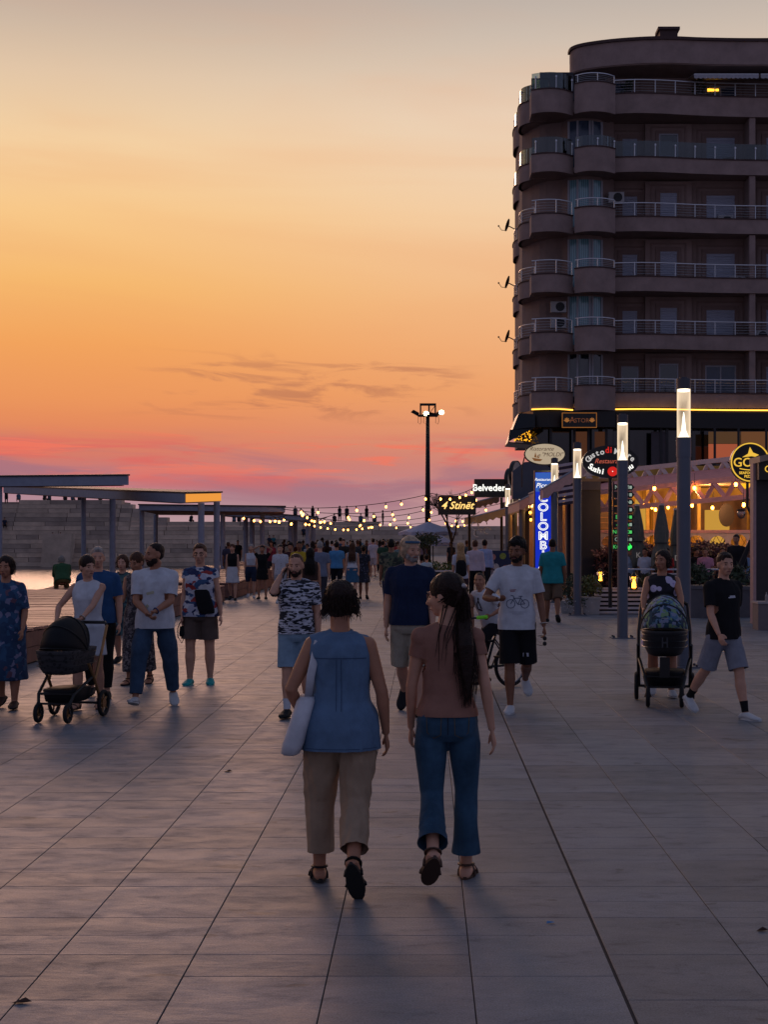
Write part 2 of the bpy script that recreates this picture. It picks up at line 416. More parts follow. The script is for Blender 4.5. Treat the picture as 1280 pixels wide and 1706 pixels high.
for (xa, xb, ya, yb, d, rn) in tiles[300:]:
    o = len(vs_); z = (rn-.5)*.0006
    vs_ += [(xa,ya,-.014),(xb,ya,-.014),(xb,yb,-.014),(xa,yb,-.014),(xa,ya,z),(xb,ya,z),(xb,yb,z),(xa,yb,z)]
    for f in ((4,5,6,7),(0,1,5,4),(1,2,6,5),(2,3,7,6),(3,0,4,7)): fs_.append(tuple(i+o for i in f)); tone.append(rn)
me = bpy.data.meshes.new('paving_tiles'); me.from_pydata(vs_, [], fs_); at_ = me.attributes.new('tone', 'FLOAT', 'FACE'); at_.data.foreach_set('value', tone)
o = link('paving_tiles', me, tileS, pave); o['kind'] = 'stuff'
# plain paving beyond the slabs modelled one by one
tag(MB().box((QX+.6, 100, -.004), (16, 151.9, 0)).build('far_pavement', concM, pave), kind='stuff')

# bits on the ground
litM = mat('litter_leaf', (60,36,30), .9)
for (px, py, s, lb) in ((380,1286,.035,'dry curled leaf lying alone on the paving left of the couple'), (36,1671,.04,'dark twig lying on the nearest paving at the left edge'),
        (1271,1551,.03,'small brown leaf on the paving near the right edge')):
    p = gnd(px, py); mb = MB(); mb.add([p+Vector((-s,-.01,.004)), p+Vector((0,-s*.6,.012)), p+Vector((s,0,.006)), p+Vector((.2*s,s*.6,.016)), p+Vector((-.5*s,s*.4,.005)), p+Vector((0,0,.001))],
        [(0,1,5),(1,2,5),(2,3,5),(3,4,5),(4,0,5)]); tag(mb.build('leaf', litM), lb, 'leaf')
tag(MB().add([gnd(918,1540)+Vector(q) for q in ((-.02,0,.004),(.02,.005,.008),(.02,.03,.005),(-.015,.02,.012))], [(0,1,2,3)]).build('paper_scrap', mat('blue_paper',(60,120,170),.7)), 'tiny blue scrap of paper on the paving', 'litter')

# ---------------------------------------------------------------- decks along the water
deckM = mat('deck_wood', (150,104,92), .5, var=.35, vscale=5, bump=.3, bscale=40, rnd=.25)
deckF = mat('deck_fascia', (124,84,72), .75, var=.3, vscale=4, bump=.3)
deckD = mat('deck_core', (40,30,28), .9)
DX1 = -5.8
def deck(ya, yb, x0, label, hfun, pitch=.15):
    d = empty('timber_deck', label, 'deck', (DX1, ya, 0), group='timber decks along the water')
    MB().box((x0-DX1, .03, 0), (-.03, yb-ya-.03, min(hfun(ya+.05), hfun(yb))-.06)).build('core', deckD, d)
    n = int((yb-ya)/pitch); me = {}
    pl = MB().box((x0-DX1, -pitch/2+.010, -.04), (0, pitch/2-.010, 0)).mesh('plank'); pl.materials.append(deckM)
    for i in range(n):
        y = (i+.5)*pitch; s = (hfun(ya+y+.05)-hfun(ya+y-.05))/.1
        o = bpy.data.objects.new('plank', pl); COL.objects.link(o); o.parent = d; o.location = (0, y, hfun(ya+y)+random.uniform(-.006,.006)); o.rotation_euler = (math.atan(s), .012*math.sin((ya+y)*.6), 0)
    # fascia of two courses of blocks
    nb = max(1, int((yb-ya)/.62)); bl = (yb-ya)/nb
    for c in range(2):
        for i in range(nb):
            y = i*bl; h = hfun(ya+y+bl/2)-.05; z0 = .02 + c*(h-.02)/2
            MB().box((-.029, y+.006, z0+.005), (.004, y+bl-.006, z0+(h-.02)/2-.005)).build('fascia_block', deckF, d)
    nx = max(1, int((DX1-x0)/.62)); bw = (DX1-x0)/nx
    for c in range(2):
        for i in range(nx):
            h = hfun(ya)-.05; z0 = .02 + c*(h-.02)/2
            MB().box((x0-DX1+i*bw+.006, -.004, z0+.005), (x0-DX1+(i+1)*bw-.006, .029, z0+(h-.02)/2-.005)).build('fascia_block', deckF, d)
    return d
deck(14.0, 41.6, QX, 'nearest long timber deck platform at the left edge beside the promenade', lambda y: .50+.05*math.sin(y*.42)+max(0, y-34)*.004)
deck(44.2, 58.0, QX+.3, 'second timber deck platform with a raised swell behind the pergola posts', lambda y: .46+.22*math.exp(-((y-52)/4)**2)+.03*math.sin(y))
deck(62.0, 84.0, QX+.3, 'farthest timber deck platform under the string lights', lambda y: .48+.05*math.sin(y*.5), pitch=.30)

# ---------------------------------------------------------------- breakwater of stepped concrete blocks
bw = empty('breakwater_wall', 'high stepped breakwater of pale concrete blocks across the harbour', 'sea wall', (0,152,WATER_Z))
blkM = mat('breakwater_concrete', (196,174,156), .9, var=.22, vscale=.9, bump=.4, bscale=8, rnd=.14)
blkM2 = mat('breakwater_concrete_dark', (168,150,138), .9, var=.22, vscale=.7, bump=.4, bscale=8, rnd=.14)
RH = .48
def top_at(x):
    for lim, z in ((-44.6,5.45),(-33.3,5.9),(-32.0,5.4),(-29.3,4.95),(-28.0,3.95),(-24.5,3.6)):
        if x < lim: return z
    return 3.40 if x < -5 else 3.05
NR = 15
rr = random.Random(4); blk = {}
def row_y(r): return .0 + .42*r
for r in range(NR):
    x = -66 - rr.random()*3
    while x < 12:
        w = rr.choice([2.4, 3.4, 4.4, 5.6, 6.4]); xe = min(x+w, 12)
        for lim in (-44.6,-33.3,-32.0,-29.3,-28.0,-24.5,-5):
            if x < lim-.01 < xe and (WATER_Z+(r+1)*RH > 2.9): xe = lim; break
        if WATER_Z + (r+1)*RH <= top_at(x+.1) + .3:
            jit = rr.random()*.05
            mb = MB().box((x+.03, row_y(r)+jit, r*RH+.022), (xe-.03, row_y(r)+1.6, (r+1)*RH-.008+rr.random()*.006))
            mb.build('block', blkM if rr.random() < .7 else blkM2, bw)
        x = xe
MB().box((-66, 6.3, 0), (12, 11, 4.2)).box((-66, 7.0, 4.2), (-33.4, 11, 7.0)).build('core', blkM2, bw)
sw = MB()
for i in range(10): sw.box((-40.4-i*.0, -.9+.1*i, i*.35), (-37.4, 1.5, (i+1)*.35))
sw.build('ramp', blkM, bw)
def wall_top_pos(px, row=None):
    if row is None:
        x = (px-VX)*156/F; z = top_at(x); row = min(NR-1, int((z+.3-WATER_Z)/RH)-1)
    Y = 152 + row_y(row) + .35
    return Vector(((px-VX)*Y/F, Y, WATER_Z+(row+1)*RH-.01))

# ---------------------------------------------------------------- pergolas
pgM = mat('pergola_metal', (146,152,170), .85, var=.10, spec=.2)
pgT = mat('pergola_soffit', (134,92,78), .7, var=.2)
lampWarm = glow('warm_light', (255,176,84), 2.2)
def pergola(label, corners, th, posts, pw, soff=None, strip=None):
    """corners: four (px, py of underside, Y) in order; posts: (px, py_top, Y)"""
    cs = [at(*c) for c in corners]; base = cs[0].copy(); base.z = 0
    g = empty('pergola', label, 'pergola', base, group='pergolas on the water side')
    up = Vector((0,0,th))
    MB().add([c-base for c in cs] + [c+up-base for c in cs], [(3,2,1,0),(4,5,6,7),(0,1,5,4),(1,2,6,5),(2,3,7,6),(3,0,4,7)]).build('roof_slab', pgM, g)
    ctr = sum(cs, Vector())/4; ins = [(c-ctr)*.96+ctr-base-Vector((0,0,.012)) for c in cs]
    ins2 = [p - Vector((0,0,.02)) for p in ins]
    MB().add(ins + ins2, [(0,1,2,3),(7,6,5,4),(0,1,5,4),(1,2,6,5),(2,3,7,6),(3,0,4,7)]).build('soffit', soff or pgT, g)
    capo = [(c-ctr)*1.012+ctr-base+up*1.01 for c in cs]
    MB().add(capo + [c+Vector((0,0,.05)) for c in capo], [(3,2,1,0),(4,5,6,7),(0,1,5,4),(1,2,6,5),(2,3,7,6),(3,0,4,7)]).build('roof_edge', mat('dark_trim',(44,42,48),.6), g)
    for (px, py, Y) in posts:
        tp = at(px, py, Y)-base
        MB().cyl((tp.x, tp.y), pw/2, .3, tp.z, 14).cyl((tp.x, tp.y), pw*.75, .5, .53, 14).build('post', pgM, g, smooth=False)
    if strip:
        a, b_ = cs[strip[0]]-base, cs[strip[1]]-base; nrm = (b_-a).cross(Vector((0,0,1))).normalized()*.012
        q = [a+(b_-a)*.01+up*.08, a+(b_-a)*.99+up*.08, a+(b_-a)*.99+up*.95, a+(b_-a)*.01+up*.95]
        MB().add([p+nrm for p in q]+[p+nrm*1.8 for p in q], [(3,2,1,0),(4,5,6,7),(0,1,5,4),(1,2,6,5),(2,3,7,6),(3,0,4,7)]).build('light_strip', glow('strip_light',(255,166,70),.85), g)
    return g
pergola('grey pergola roof entering from the left edge, highest of the row', [(-150,812,45),(214,808,47),(196,806,52),(-150,810,51)], .30, [(-2,811,46),(-90,811,50)], .2)
pergola('long grey pergola with a glowing end panel on round posts', [(308,838,46),(368,835.5,49.5),(60,819,72),(5,821,70)], .30,
        [(139,829,62),(187,832,49),(335,838,47),(361,836,49)], .21, strip=(0,1))
pergola('brown edged flat pergola behind the glowing one', [(231,850,62),(475,853,62),(470,858,70),(262,857,70)], .22,
        [(236,851,62.5),(259,857,69),(371,856,63),(437,857,64)], .21, soff=pgT)
pergola('low far pergola with a small lit end above the crowd', [(365,858,78),(527,870,76),(507,868,88),(375,860,88)], .26,
        [(409,862,80),(420,862,80),(484,868,78),(492,868,84),(513,868,77),(522,869,79)], .26, strip=(1,2))

# ---------------------------------------------------------------- string lights
cordM = mat('black_cord', (16,16,18), .6, var=0)
sockM = mat('bulb_socket', (20,18,18), .5, var=0)
bulbM = glow('bulb_filament', (255,164,76), 11)
def string(label, pts, n, sag, bulb=.055, drop=.16, t0=.03, t1=.97):
    """pts: 3-D support points; n bulbs spread over the cord"""
    g = empty('string_light', label, 'string lights', pts[0], group='festoon strings over the promenade')
    o = Vector(pts[0]); P = []
    for a, b_ in zip(pts[:-1], pts[1:]):
        a, b_ = Vector(a), Vector(b_)
        for i in range(16):
            u = i/16; P.append(a.lerp(b_, u) - Vector((0,0,sag*4*u*(1-u))) - o)
    P.append(Vector(pts[-1])-o)
    MB().tube(P, .014, 5).build('cord', cordM, g)
    sb = MB().cyl((0,0), .02, -drop+bulb*.6, 0, 6).mesh('socket'); sb.materials.append(sockM)
    bb = MB().ell((0,0,-drop), (bulb*.8, bulb*.8, bulb), n=8, m=6).mesh('bulb'); bb.materials.append(bulbM); bb.shade_smooth()
    for i in range(n):
        u = t0+(t1-t0)*(i+.5)/n + random.uniform(-.3,.3)/n; k = u*(len(P)-1); j = int(k); p = P[j].lerp(P[min(j+1, len(P)-1)], k-j)
        for nm, me in (('socket', sb), ('bulb', bb)):
            q = bpy.data.objects.new(nm, me); COL.objects.link(q); q.parent = g; q.location = p; q.rotation_euler = (random.uniform(-.15,.15), random.uniform(-.15,.15), 0)
STR = [
 ('topmost festoon string rising from the pergolas to the black roadside sign', [(445,844,50),(720,822,58),(800,806,62)], 11, .25),
 ('second festoon string from the top passing before the mast', [(470,848,56),(730,838,62),(800,822,66)], 10, .3),
 ('third festoon string swinging low above the crowd', [(430,852,52),(560,856,60),(735,842,64),(870,826,66)], 13, .3),
 ('fourth festoon string with bulbs beside the umbrella tops', [(520,862,64),(740,856,74),(800,852,76)], 10, .3),
 ('fifth festoon string, low and far, over the umbrella tops', [(560,866,80),(740,866,84),(790,862,84)], 10, .3),
 ('short festoon string hung under the brown pergola edge', [(400,856,60),(480,858,62)], 6, .15),
 ('short festoon string at the lit end of the far pergola', [(500,846,60),(545,862,60)], 6, .2),
 ('lowest festoon string clustered above the seated figures', [(505,866,74),(640,868,80)], 12, .35),
]
for lb, pts, nb_, sag in STR: string(lb, [at(*p) for p in pts], nb_, sag)

# ---------------------------------------------------------------- floodlight mast
mB = at(713, 896, 110); mB.z = 0; sc = 110/F
ms = empty('floodlight_mast', 'tall black floodlight mast rising behind the string lights', 'light mast', mB)
blkMet = mat('black_metal', (22,22,26), .5, .3, var=.05)
zt = at(713, 690, 110).z
MB().tube([(0,0,0),(0,0,zt)], [.24,.14], 12).build('pole', blkMet, ms, smooth=True)
fr = MB(); z1 = at(0,700,110).z; z2 = at(0,672,110).z
for sx in (-.55, .1, .58): fr.box((sx-.06,-.05,z1+.4), (sx+.06,.05,z2))
fr.box((-.6,-.08,z2-.18),(.64,.08,z2)); fr.box((-.75,-.06,z1+.25),(.75,.06,z1+.42)); fr.box((-.06,-.7,z1+.25),(.06,.7,z1+.42))
fr.tube([(.12,0,z1+.5),(.55,0,z2-.2)], .025, 5); fr.build('head_frame', blkMet, ms)
floodM = glow('flood_lamp', (255,240,190), 14)
for (x, y, ang, lit) in ((-.95,.1,.5,False),(-.12,-.45,0,True),(.95,-.15,-.55,True),(.4,.3,.2,False)):
    mt = Matrix.Rotation(ang, 3, 'Y'); mb = MB()
    vs = [mt @ Vector(p) for p in ((-.34,-.12,-.10),(.34,-.12,-.10),(.34,.16,-.10),(-.34,.16,-.10),(-.25,-.16,.16),(.25,-.16,.16),(.25,.14,.16),(-.25,.14,.16))]
    zc = z1+.42+(.12 if abs(x) > .5 else .0); c = Vector((x,y,zc))
    mb.add([v+c for v in vs], [(0,3,2,1),(4,5,6,7),(0,1,5,4),(1,2,6,5),(2,3,7,6),(3,0,4,7)]); hd = mb.build('floodlight', blkMet, ms)
    if lit:
        MB().ell(c+Vector((.1 if x > .5 else 0,-.2,.03)), (.2,.05,.17), n=12, m=8).build('lamp', floodM, hd)
for x in (-.62,-.2,.72):
    MB().tube([(x-.1,0,z1+.3),(x-.12,0,z1-.2),(x+.06,0,z1-.3),(x+.12,0,z1-.1),(x+.1,0,z1+.3)], .018, 5).build('cable', blkMet, ms)

# ---------------------------------------------------------------- lamp posts
postM = mat('lamp_grey_metal', (92,98,112), .45, .35, var=.06)
capM = mat('lamp_cap_metal', (70,72,82), .5, .3, var=.05)
coneM = glow('lamp_cone', (255,244,222), 3.2)
def tube_mat():
    m = bpy.data.materials.new('lamp_tube'); m.use_nodes = True; t = m.node_tree; t.nodes.clear()
    o = t.nodes.new('ShaderNodeOutputMaterial'); e = t.nodes.new('ShaderNodeEmission'); tr = t.nodes.new('ShaderNodeBsdfTransparent'); mx = t.nodes.new('ShaderNodeMixShader')
    lw = t.nodes.new('ShaderNodeLayerWeight'); lw.inputs[0].default_value = .35
    g = t.nodes.new('ShaderNodeTexCoord'); n = t.nodes.new('ShaderNodeTexNoise'); n.inputs['Scale'].default_value = 5; n.inputs['Detail'].default_value = 5
    mp = t.nodes.new('ShaderNodeMapping'); mp.inputs['Scale'].default_value = (3,3,.8); t.links.new(g.outputs['Object'], mp.inputs[0]); t.links.new(mp.outputs[0], n.inputs['Vector'])
    mr = t.nodes.new('ShaderNodeMapRange'); mr.inputs[1].default_value = .25; mr.inputs[2].default_value = .75; mr.inputs[3].default_value = .02; mr.inputs[4].default_value = .42; t.links.new(n.outputs['Fac'], mr.inputs[0])
    ad = t.nodes.new('ShaderNodeMath'); ad.operation = 'MULTIPLY_ADD'; ad.use_clamp = True; t.links.new(lw.outputs['Facing'], ad.inputs[0]); ad.inputs[1].default_value = .9; t.links.new(mr.outputs[0], ad.inputs[2])
    e.inputs[0].default_value = (*lin((255,226,190)), 1); e.inputs[1].default_value = 1.15
    t.links.new(ad.outputs[0], mx.inputs[0]); t.links.new(tr.outputs[0], mx.inputs[1]); t.links.new(e.outputs[0], mx.inputs[2]); t.links.new(mx.outputs[0], o.inputs[0]); return m
tubeM = tube_mat()
def lamp_post(loc, label, r=.098, H=4.12):
    g = empty('street_lamp', label, 'street lamp', loc, group='glowing tube lamp posts')
    zt0 = H-.84; zt1 = H-.15
    MB().cyl((0,0), r, 0, zt0-.28, 24).build('pole', postM, g)
    MB().cyl((0,0), r*1.08, zt0-.28, zt0, 24).build('collar', postM, g)
    MB().cyl((0,0), r*.98, zt0, zt1, 24).build('glass_tube', tubeM, g, smooth=True)
    MB().tube([(0,0,zt0+.002),(0,0,zt0+.02),(0,0,zt0+.10),(0,0,zt0+.36)], [r*.86,r*.7,r*.34,r*.05], 16).build('light_cone', coneM, g, smooth=True)
    MB().cyl((0,0), r*1.02, zt1, H, 24).cyl((0,0), r*.6, H, H+.02, 24).build('cap', capM, g)
    MB().cyl((0,0), r*.85, zt1-.03, zt1-.004, 20).build('lamp_disc', glow('lamp_disc', (255,236,205), 9), g)
    MB().box((-.22,-.15,.001),(.22,.15,.018)).build('base_plate', postM, g)
    for sx in (-.17,.17):
        for sy in (-.1,.1): MB().cyl((sx,sy), .018, .018, .05, 8).build('bolt', capM, g)
    ld = bpy.data.lights.new('lamp_light', 'POINT'); ld.energy = 11; ld.color = (1,.82,.6); ld.shadow_soft_size = .12
    lo = bpy.data.objects.new('lamp_light', ld); COL.objects.link(lo); lo.parent = g; lo.location = (0,0,zt0+.45)
    for ch in g.children:
        if ch.name.startswith(('glass_tube','light_cone','lamp_disc','cap','collar')): ch.visible_shadow = True
    return g
for px, by, lb in ((1140,1112,'nearest and tallest looking tube lamp post, behind the stroller on the right'),(1038,1063,'tube lamp post in front of the oval sushi sign'),
                   (962.5,1025,'tube lamp post beside the low white flower pot'),(924.5,1004,'tube lamp post crossing the blue vertical sign'),
                   (870,988,'tube lamp post left of the blue vertical sign under the awning'),(846.5,976,'tube lamp post standing before the black roadside sign'),
                   (858,967,'farthest tube lamp post among the awnings')):
    lamp_post(gnd(px, by), lb, H=4.12 if by > 990 else 3.9)
# ================================================================ apartment tower
plasM = mat('tower_plaster', (142,123,120), .9, var=.2, vscale=1.2, bump=.15, bscale=30, coords='Object')
plasD = mat('tower_wall', (136,117,113), .9, var=.2, vscale=.8, coords='Object')
copeM = mat('coping_dark_red', (64,42,42), .7, var=.1)
steelM = mat('railing_steel', (200,204,212), .35, .6, var=0)
frameM = mat('window_frame_pale', (150,152,164), .5, var=.04)
revM = mat('window_surround', (122,102,98), .85, var=.08)
paneM = mat('window_pane_dark', (22,36,48), .06, var=0, spec=1.0)
def curtain_glass():
    m = bpy.data.materials.new('window_curtained'); m.use_nodes = True; b = m.node_tree.nodes['Principled BSDF']; t = m.node_tree
    g = t.nodes.new('ShaderNodeTexCoord'); w = t.nodes.new('ShaderNodeTexWave'); w.bands_direction = 'X'; w.inputs['Scale'].default_value = 3.2; w.inputs['Distortion'].default_value = 1.2
    t.links.new(g.outputs['Object'], w.inputs[0]); r = t.nodes.new('ShaderNodeValToRGB'); r.color_ramp.elements[0].color = (.09,.20,.25,1); r.color_ramp.elements[1].color = (.20,.42,.50,1)
    t.links.new(w.outputs['Fac'], r.inputs[0]); t.links.new(r.outputs[0], b.inputs['Base Color']); b.inputs['Roughness'].default_value = .12; b.inputs['Specular IOR Level'].default_value = .9; return m
curtM = curtain_glass()
shutM = bpy.data.materials.new('roller_shutter'); shutM.use_nodes = True; t = shutM.node_tree; b = t.nodes['Principled BSDF']; b.inputs['Roughness'].default_value = .6; b.inputs['Base Color'].default_value = (*lin((158,164,184)), 1)
g = t.nodes.new('ShaderNodeTexCoord'); w = t.nodes.new('ShaderNodeTexWave'); w.bands_direction = 'Z'; w.inputs['Scale'].default_value = 3.4; t.links.new(g.outputs['Object'], w.inputs[0])
bp = t.nodes.new('ShaderNodeBump'); bp.inputs['Strength'].default_value = .8; bp.inputs['Distance'].default_value = .03; t.links.new(w.outputs['Fac'], bp.inputs['Height']); t.links.new(bp.outputs[0], b.inputs['Normal'])
railG = glassmat('railing_glass', (196,208,212), .04, .12)

tw = empty('apartment_tower', 'tall brown apartment block with curved balconies rising over the restaurants', 'apartment block', (5.3,72,0))
TO = Vector((5.3,72,0))
def smooth_line(pts, n=5):
    P = [Vector((*p, 0)) for p in pts]; out = []
    for i in range(len(P)-1):
        a = P[max(i-1,0)]; b_ = P[i]; c = P[i+1]; d = P[min(i+2, len(P)-1)]
        for k in range(n):
            u = k/n; out.append(.5*((2*b_)+(c-a)*u+(2*a-5*b_+4*c-d)*u*u+(3*b_-a-3*c+d)*u**3))
    out.append(P[-1]); return out
FRONT = smooth_line([(21,73.3),(16.6,73.15),(14,72.9),(12,72.55),(10.6,72.45),(9.5,72.6)])
DRUM = smooth_line([(9.5,71.95),(9.0,71.55),(8.4,71.4),(7.9,71.5),(7.45,71.85)], 4)
LEFT = smooth_line([(7.42,72.3),(6.9,71.85),(6.4,71.65),(5.85,71.7),(5.3,71.95)], 4)
LOBE1 = smooth_line([(5.55,73.6),(5.0,74.2),(4.85,75.0),(4.95,75.9),(5.45,76.8)], 4)
LOBE2 = smooth_line([(5.5,77.6),(4.95,78.4),(4.85,79.5),(4.98,80.6),(5.6,81.6)], 4)
def band_(pts, z0, z1, th, name, m, inner=None, par=tw, off=0.0):
    """a wall of thickness th standing along a plan line; its outer face is the line"""
    n = len(pts); nor = []
    for i in range(n):
        t_ = (pts[min(i+1,n-1)]-pts[max(i-1,0)]).normalized(); nor.append(Vector((-t_.y, t_.x, 0)))
    # inward = towards the body of the tower
    c = Vector((11, 80, 0))
    s = 1 if sum((nor[i].dot(c-pts[i]) for i in range(n))) > 0 else -1
    rings = []
    for i in range(n):
        a = pts[i]-nor[i]*s*off-TO; b__ = pts[i]+nor[i]*s*th-TO
        rings.append([Vector((a.x,a.y,z0)), Vector((b__.x,b__.y,z0)), Vector((b__.x,b__.y,z1)), Vector((a.x,a.y,z1))])
    return MB().ring_loft(rings).build(name, m, par)
def slab(pts, back, z0, z1, name='floor_slab', m=None, par=tw):
    q_ = Vector((.06 if sum(p.x for p in pts)/len(pts) < 6 else 0, .06, 0))
    poly = [(p.x+q_.x-TO.x, p.y+q_.y-TO.y) for p in pts] + [(p[0]-TO.x, p[1]-TO.y) for p in back]
    return MB().prism(poly, 'z', z0, z1).build(name, m or plasD, par)
FZ = [8.42, 11.36, 14.27, 17.28, 20.27, 23.22]; FH = 2.97
def resample(pts, d):
    out = [pts[0]]; acc = 0
    for a, b_ in zip(pts[:-1], pts[1:]):
        Ls = (b_-a).length; k = d-acc
        while k <= Ls: out.append(a.lerp(b_, k/Ls)); k += d
        acc = (acc+Ls) % d
    return out
POSTS = {}
def railing(pts, z, glass, h=.66, step=1.05, inset=.07):
    n = len(pts); c = Vector((11,80,0))
    P = []
    for i in range(n):
        t_ = (pts[min(i+1,n-1)]-pts[max(i-1,0)]).normalized(); q = Vector((-t_.y,t_.x,0)); q = q if q.dot(c-pts[i]) > 0 else -q; P.append(pts[i]+q*inset-TO)
    r = bpy.data.objects.new('railing', None); COL.objects.link(r); r.parent = tw; r.location = (0,0,z)
    key = (round(h,2), glass)
    if key not in POSTS:
        pm = MB().tube([(0,0,0),(0,0,h)], .028 if not glass else .032, 6)
        if glass: pm.tube([(0,-.07,h*.88),(0,.05,h*.88)], .05, 6)
        POSTS[key] = pm.mesh('post'); POSTS[key].materials.append(steelM)
    for p in resample(P, step):
        o = bpy.data.objects.new('post', POSTS[key]); COL.objects.link(o); o.parent = r; o.location = (p.x, p.y, 0)
    if not glass:
        MB().tube([(p.x,p.y,h) for p in P], .032, 6).build('top_rail', steelM, r)
        for k in range(4): MB().tube([(p.x,p.y,h*(.16+.2*k)) for p in P], .011, 4).build('rail', steelM, r)
    else:
        rings = [[Vector((p.x,p.y,.04)),Vector((p.x+.012,p.y+.012,.04)),Vector((p.x+.012,p.y+.012,h+.14)),Vector((p.x,p.y,h+.14))] for p in P]
        MB().ring_loft(rings).build('glass_panel', railG, r)
    return r
def window(x0, x1, z0, z1, y, kind, split=False):
    """kind: shutter, pane, curtain, lit"""
    f = MB(); a = .07
    w = bpy.data.objects.new('window', None); COL.objects.link(w); w.parent = tw; w.location = (x0-TO.x, y-TO.y, z0); W = x1-x0; Hh = z1-z0
    MB().box((-.16,-.07,0),(-.002,.0,Hh)).box((W+.002,-.07,0),(W+.16,.0,Hh)).box((-.16,-.07,Hh+.002),(W+.16,0,Hh+.16)).build('surround', revM, w)
    MB().box((-.42,-.035,0),(-.34,.0,Hh+.30)).box((W+.34,-.035,0),(W+.42,.0,Hh+.30)).box((-.42,-.035,Hh+.302),(W+.42,0,Hh+.38)).build('surround', revM, w)
    fm = MB().box((0,-.05,0),(a,.02,Hh)).box((W-a,-.05,0),(W,.02,Hh)).box((a,-.05,Hh-a),(W-a,.02,Hh)).box((a,-.05,0),(W-a,.02,a))
    if split: fm.box((W/2-.04,-.049,a),(W/2+.04,.02,Hh-a))
    if kind == 'pane': fm.box((a,-.048,Hh*.47),(W-a,.02,Hh*.47+.06))
    fm.build('frame', frameM if kind != 'shutter' else revM, w)
    mm = {'shutter': shutM, 'pane': paneM, 'curtain': curtM, 'lit': glow('lit_window', (255,190,90), 1.0), 'dim': mat('dim_window', (60,74,96), .15, var=.2, vscale=2)}[kind]
    xs = [(a, W/2-.04),(W/2+.04, W-a)] if split else [(a, W-a)]
    for (p, q) in xs: MB().box((p+.002,-.02,a+.002),(q-.002,.0,Hh-a-.002)).build('shutter' if kind == 'shutter' else 'pane', mm, w)
    if kind == 'shutter': MB().box((a+.002,-.045,Hh-.22),(W-a-.002,-.021,Hh-a-.002)).build('shutter_box', shutM, w)
    return w
WY = 74.6
WALL = [Vector((*p,0)) for p in ((21,WY),(9.75,WY),(9.72,74.2),(9.05,73.7),(9.0,73.45))]
BAY = smooth_line([(9.0,73.45),(8.5,73.2),(7.9,73.15),(7.3,73.35)], 4)
WALL2 = [Vector((*p,0)) for p in ((7.28,73.36),(7.0,73.9),(6.2,74.1),(5.9,74.3),(5.55,75.0),(5.12,76.2),(5.05,80.5),(5.6,82),(5.6,90),(21,90),(21,74.61))]
sh = MB()
for i, z in enumerate(FZ):
    z1 = z+FH if i < 5 else 25.95
MB().prism([(p.x-TO.x, p.y-TO.y) for p in (WALL+BAY[1:-1]+WALL2)], 'z', 7.3, 24.05).build('wall', plasD, tw)
MB().prism([(x-TO.x, y-TO.y) for x, y in ((21,WY),(9.75,WY),(7.62,75.2),(7.62,90),(21,90))], 'z', 24.052, 25.54).build('wall', plasD, tw)
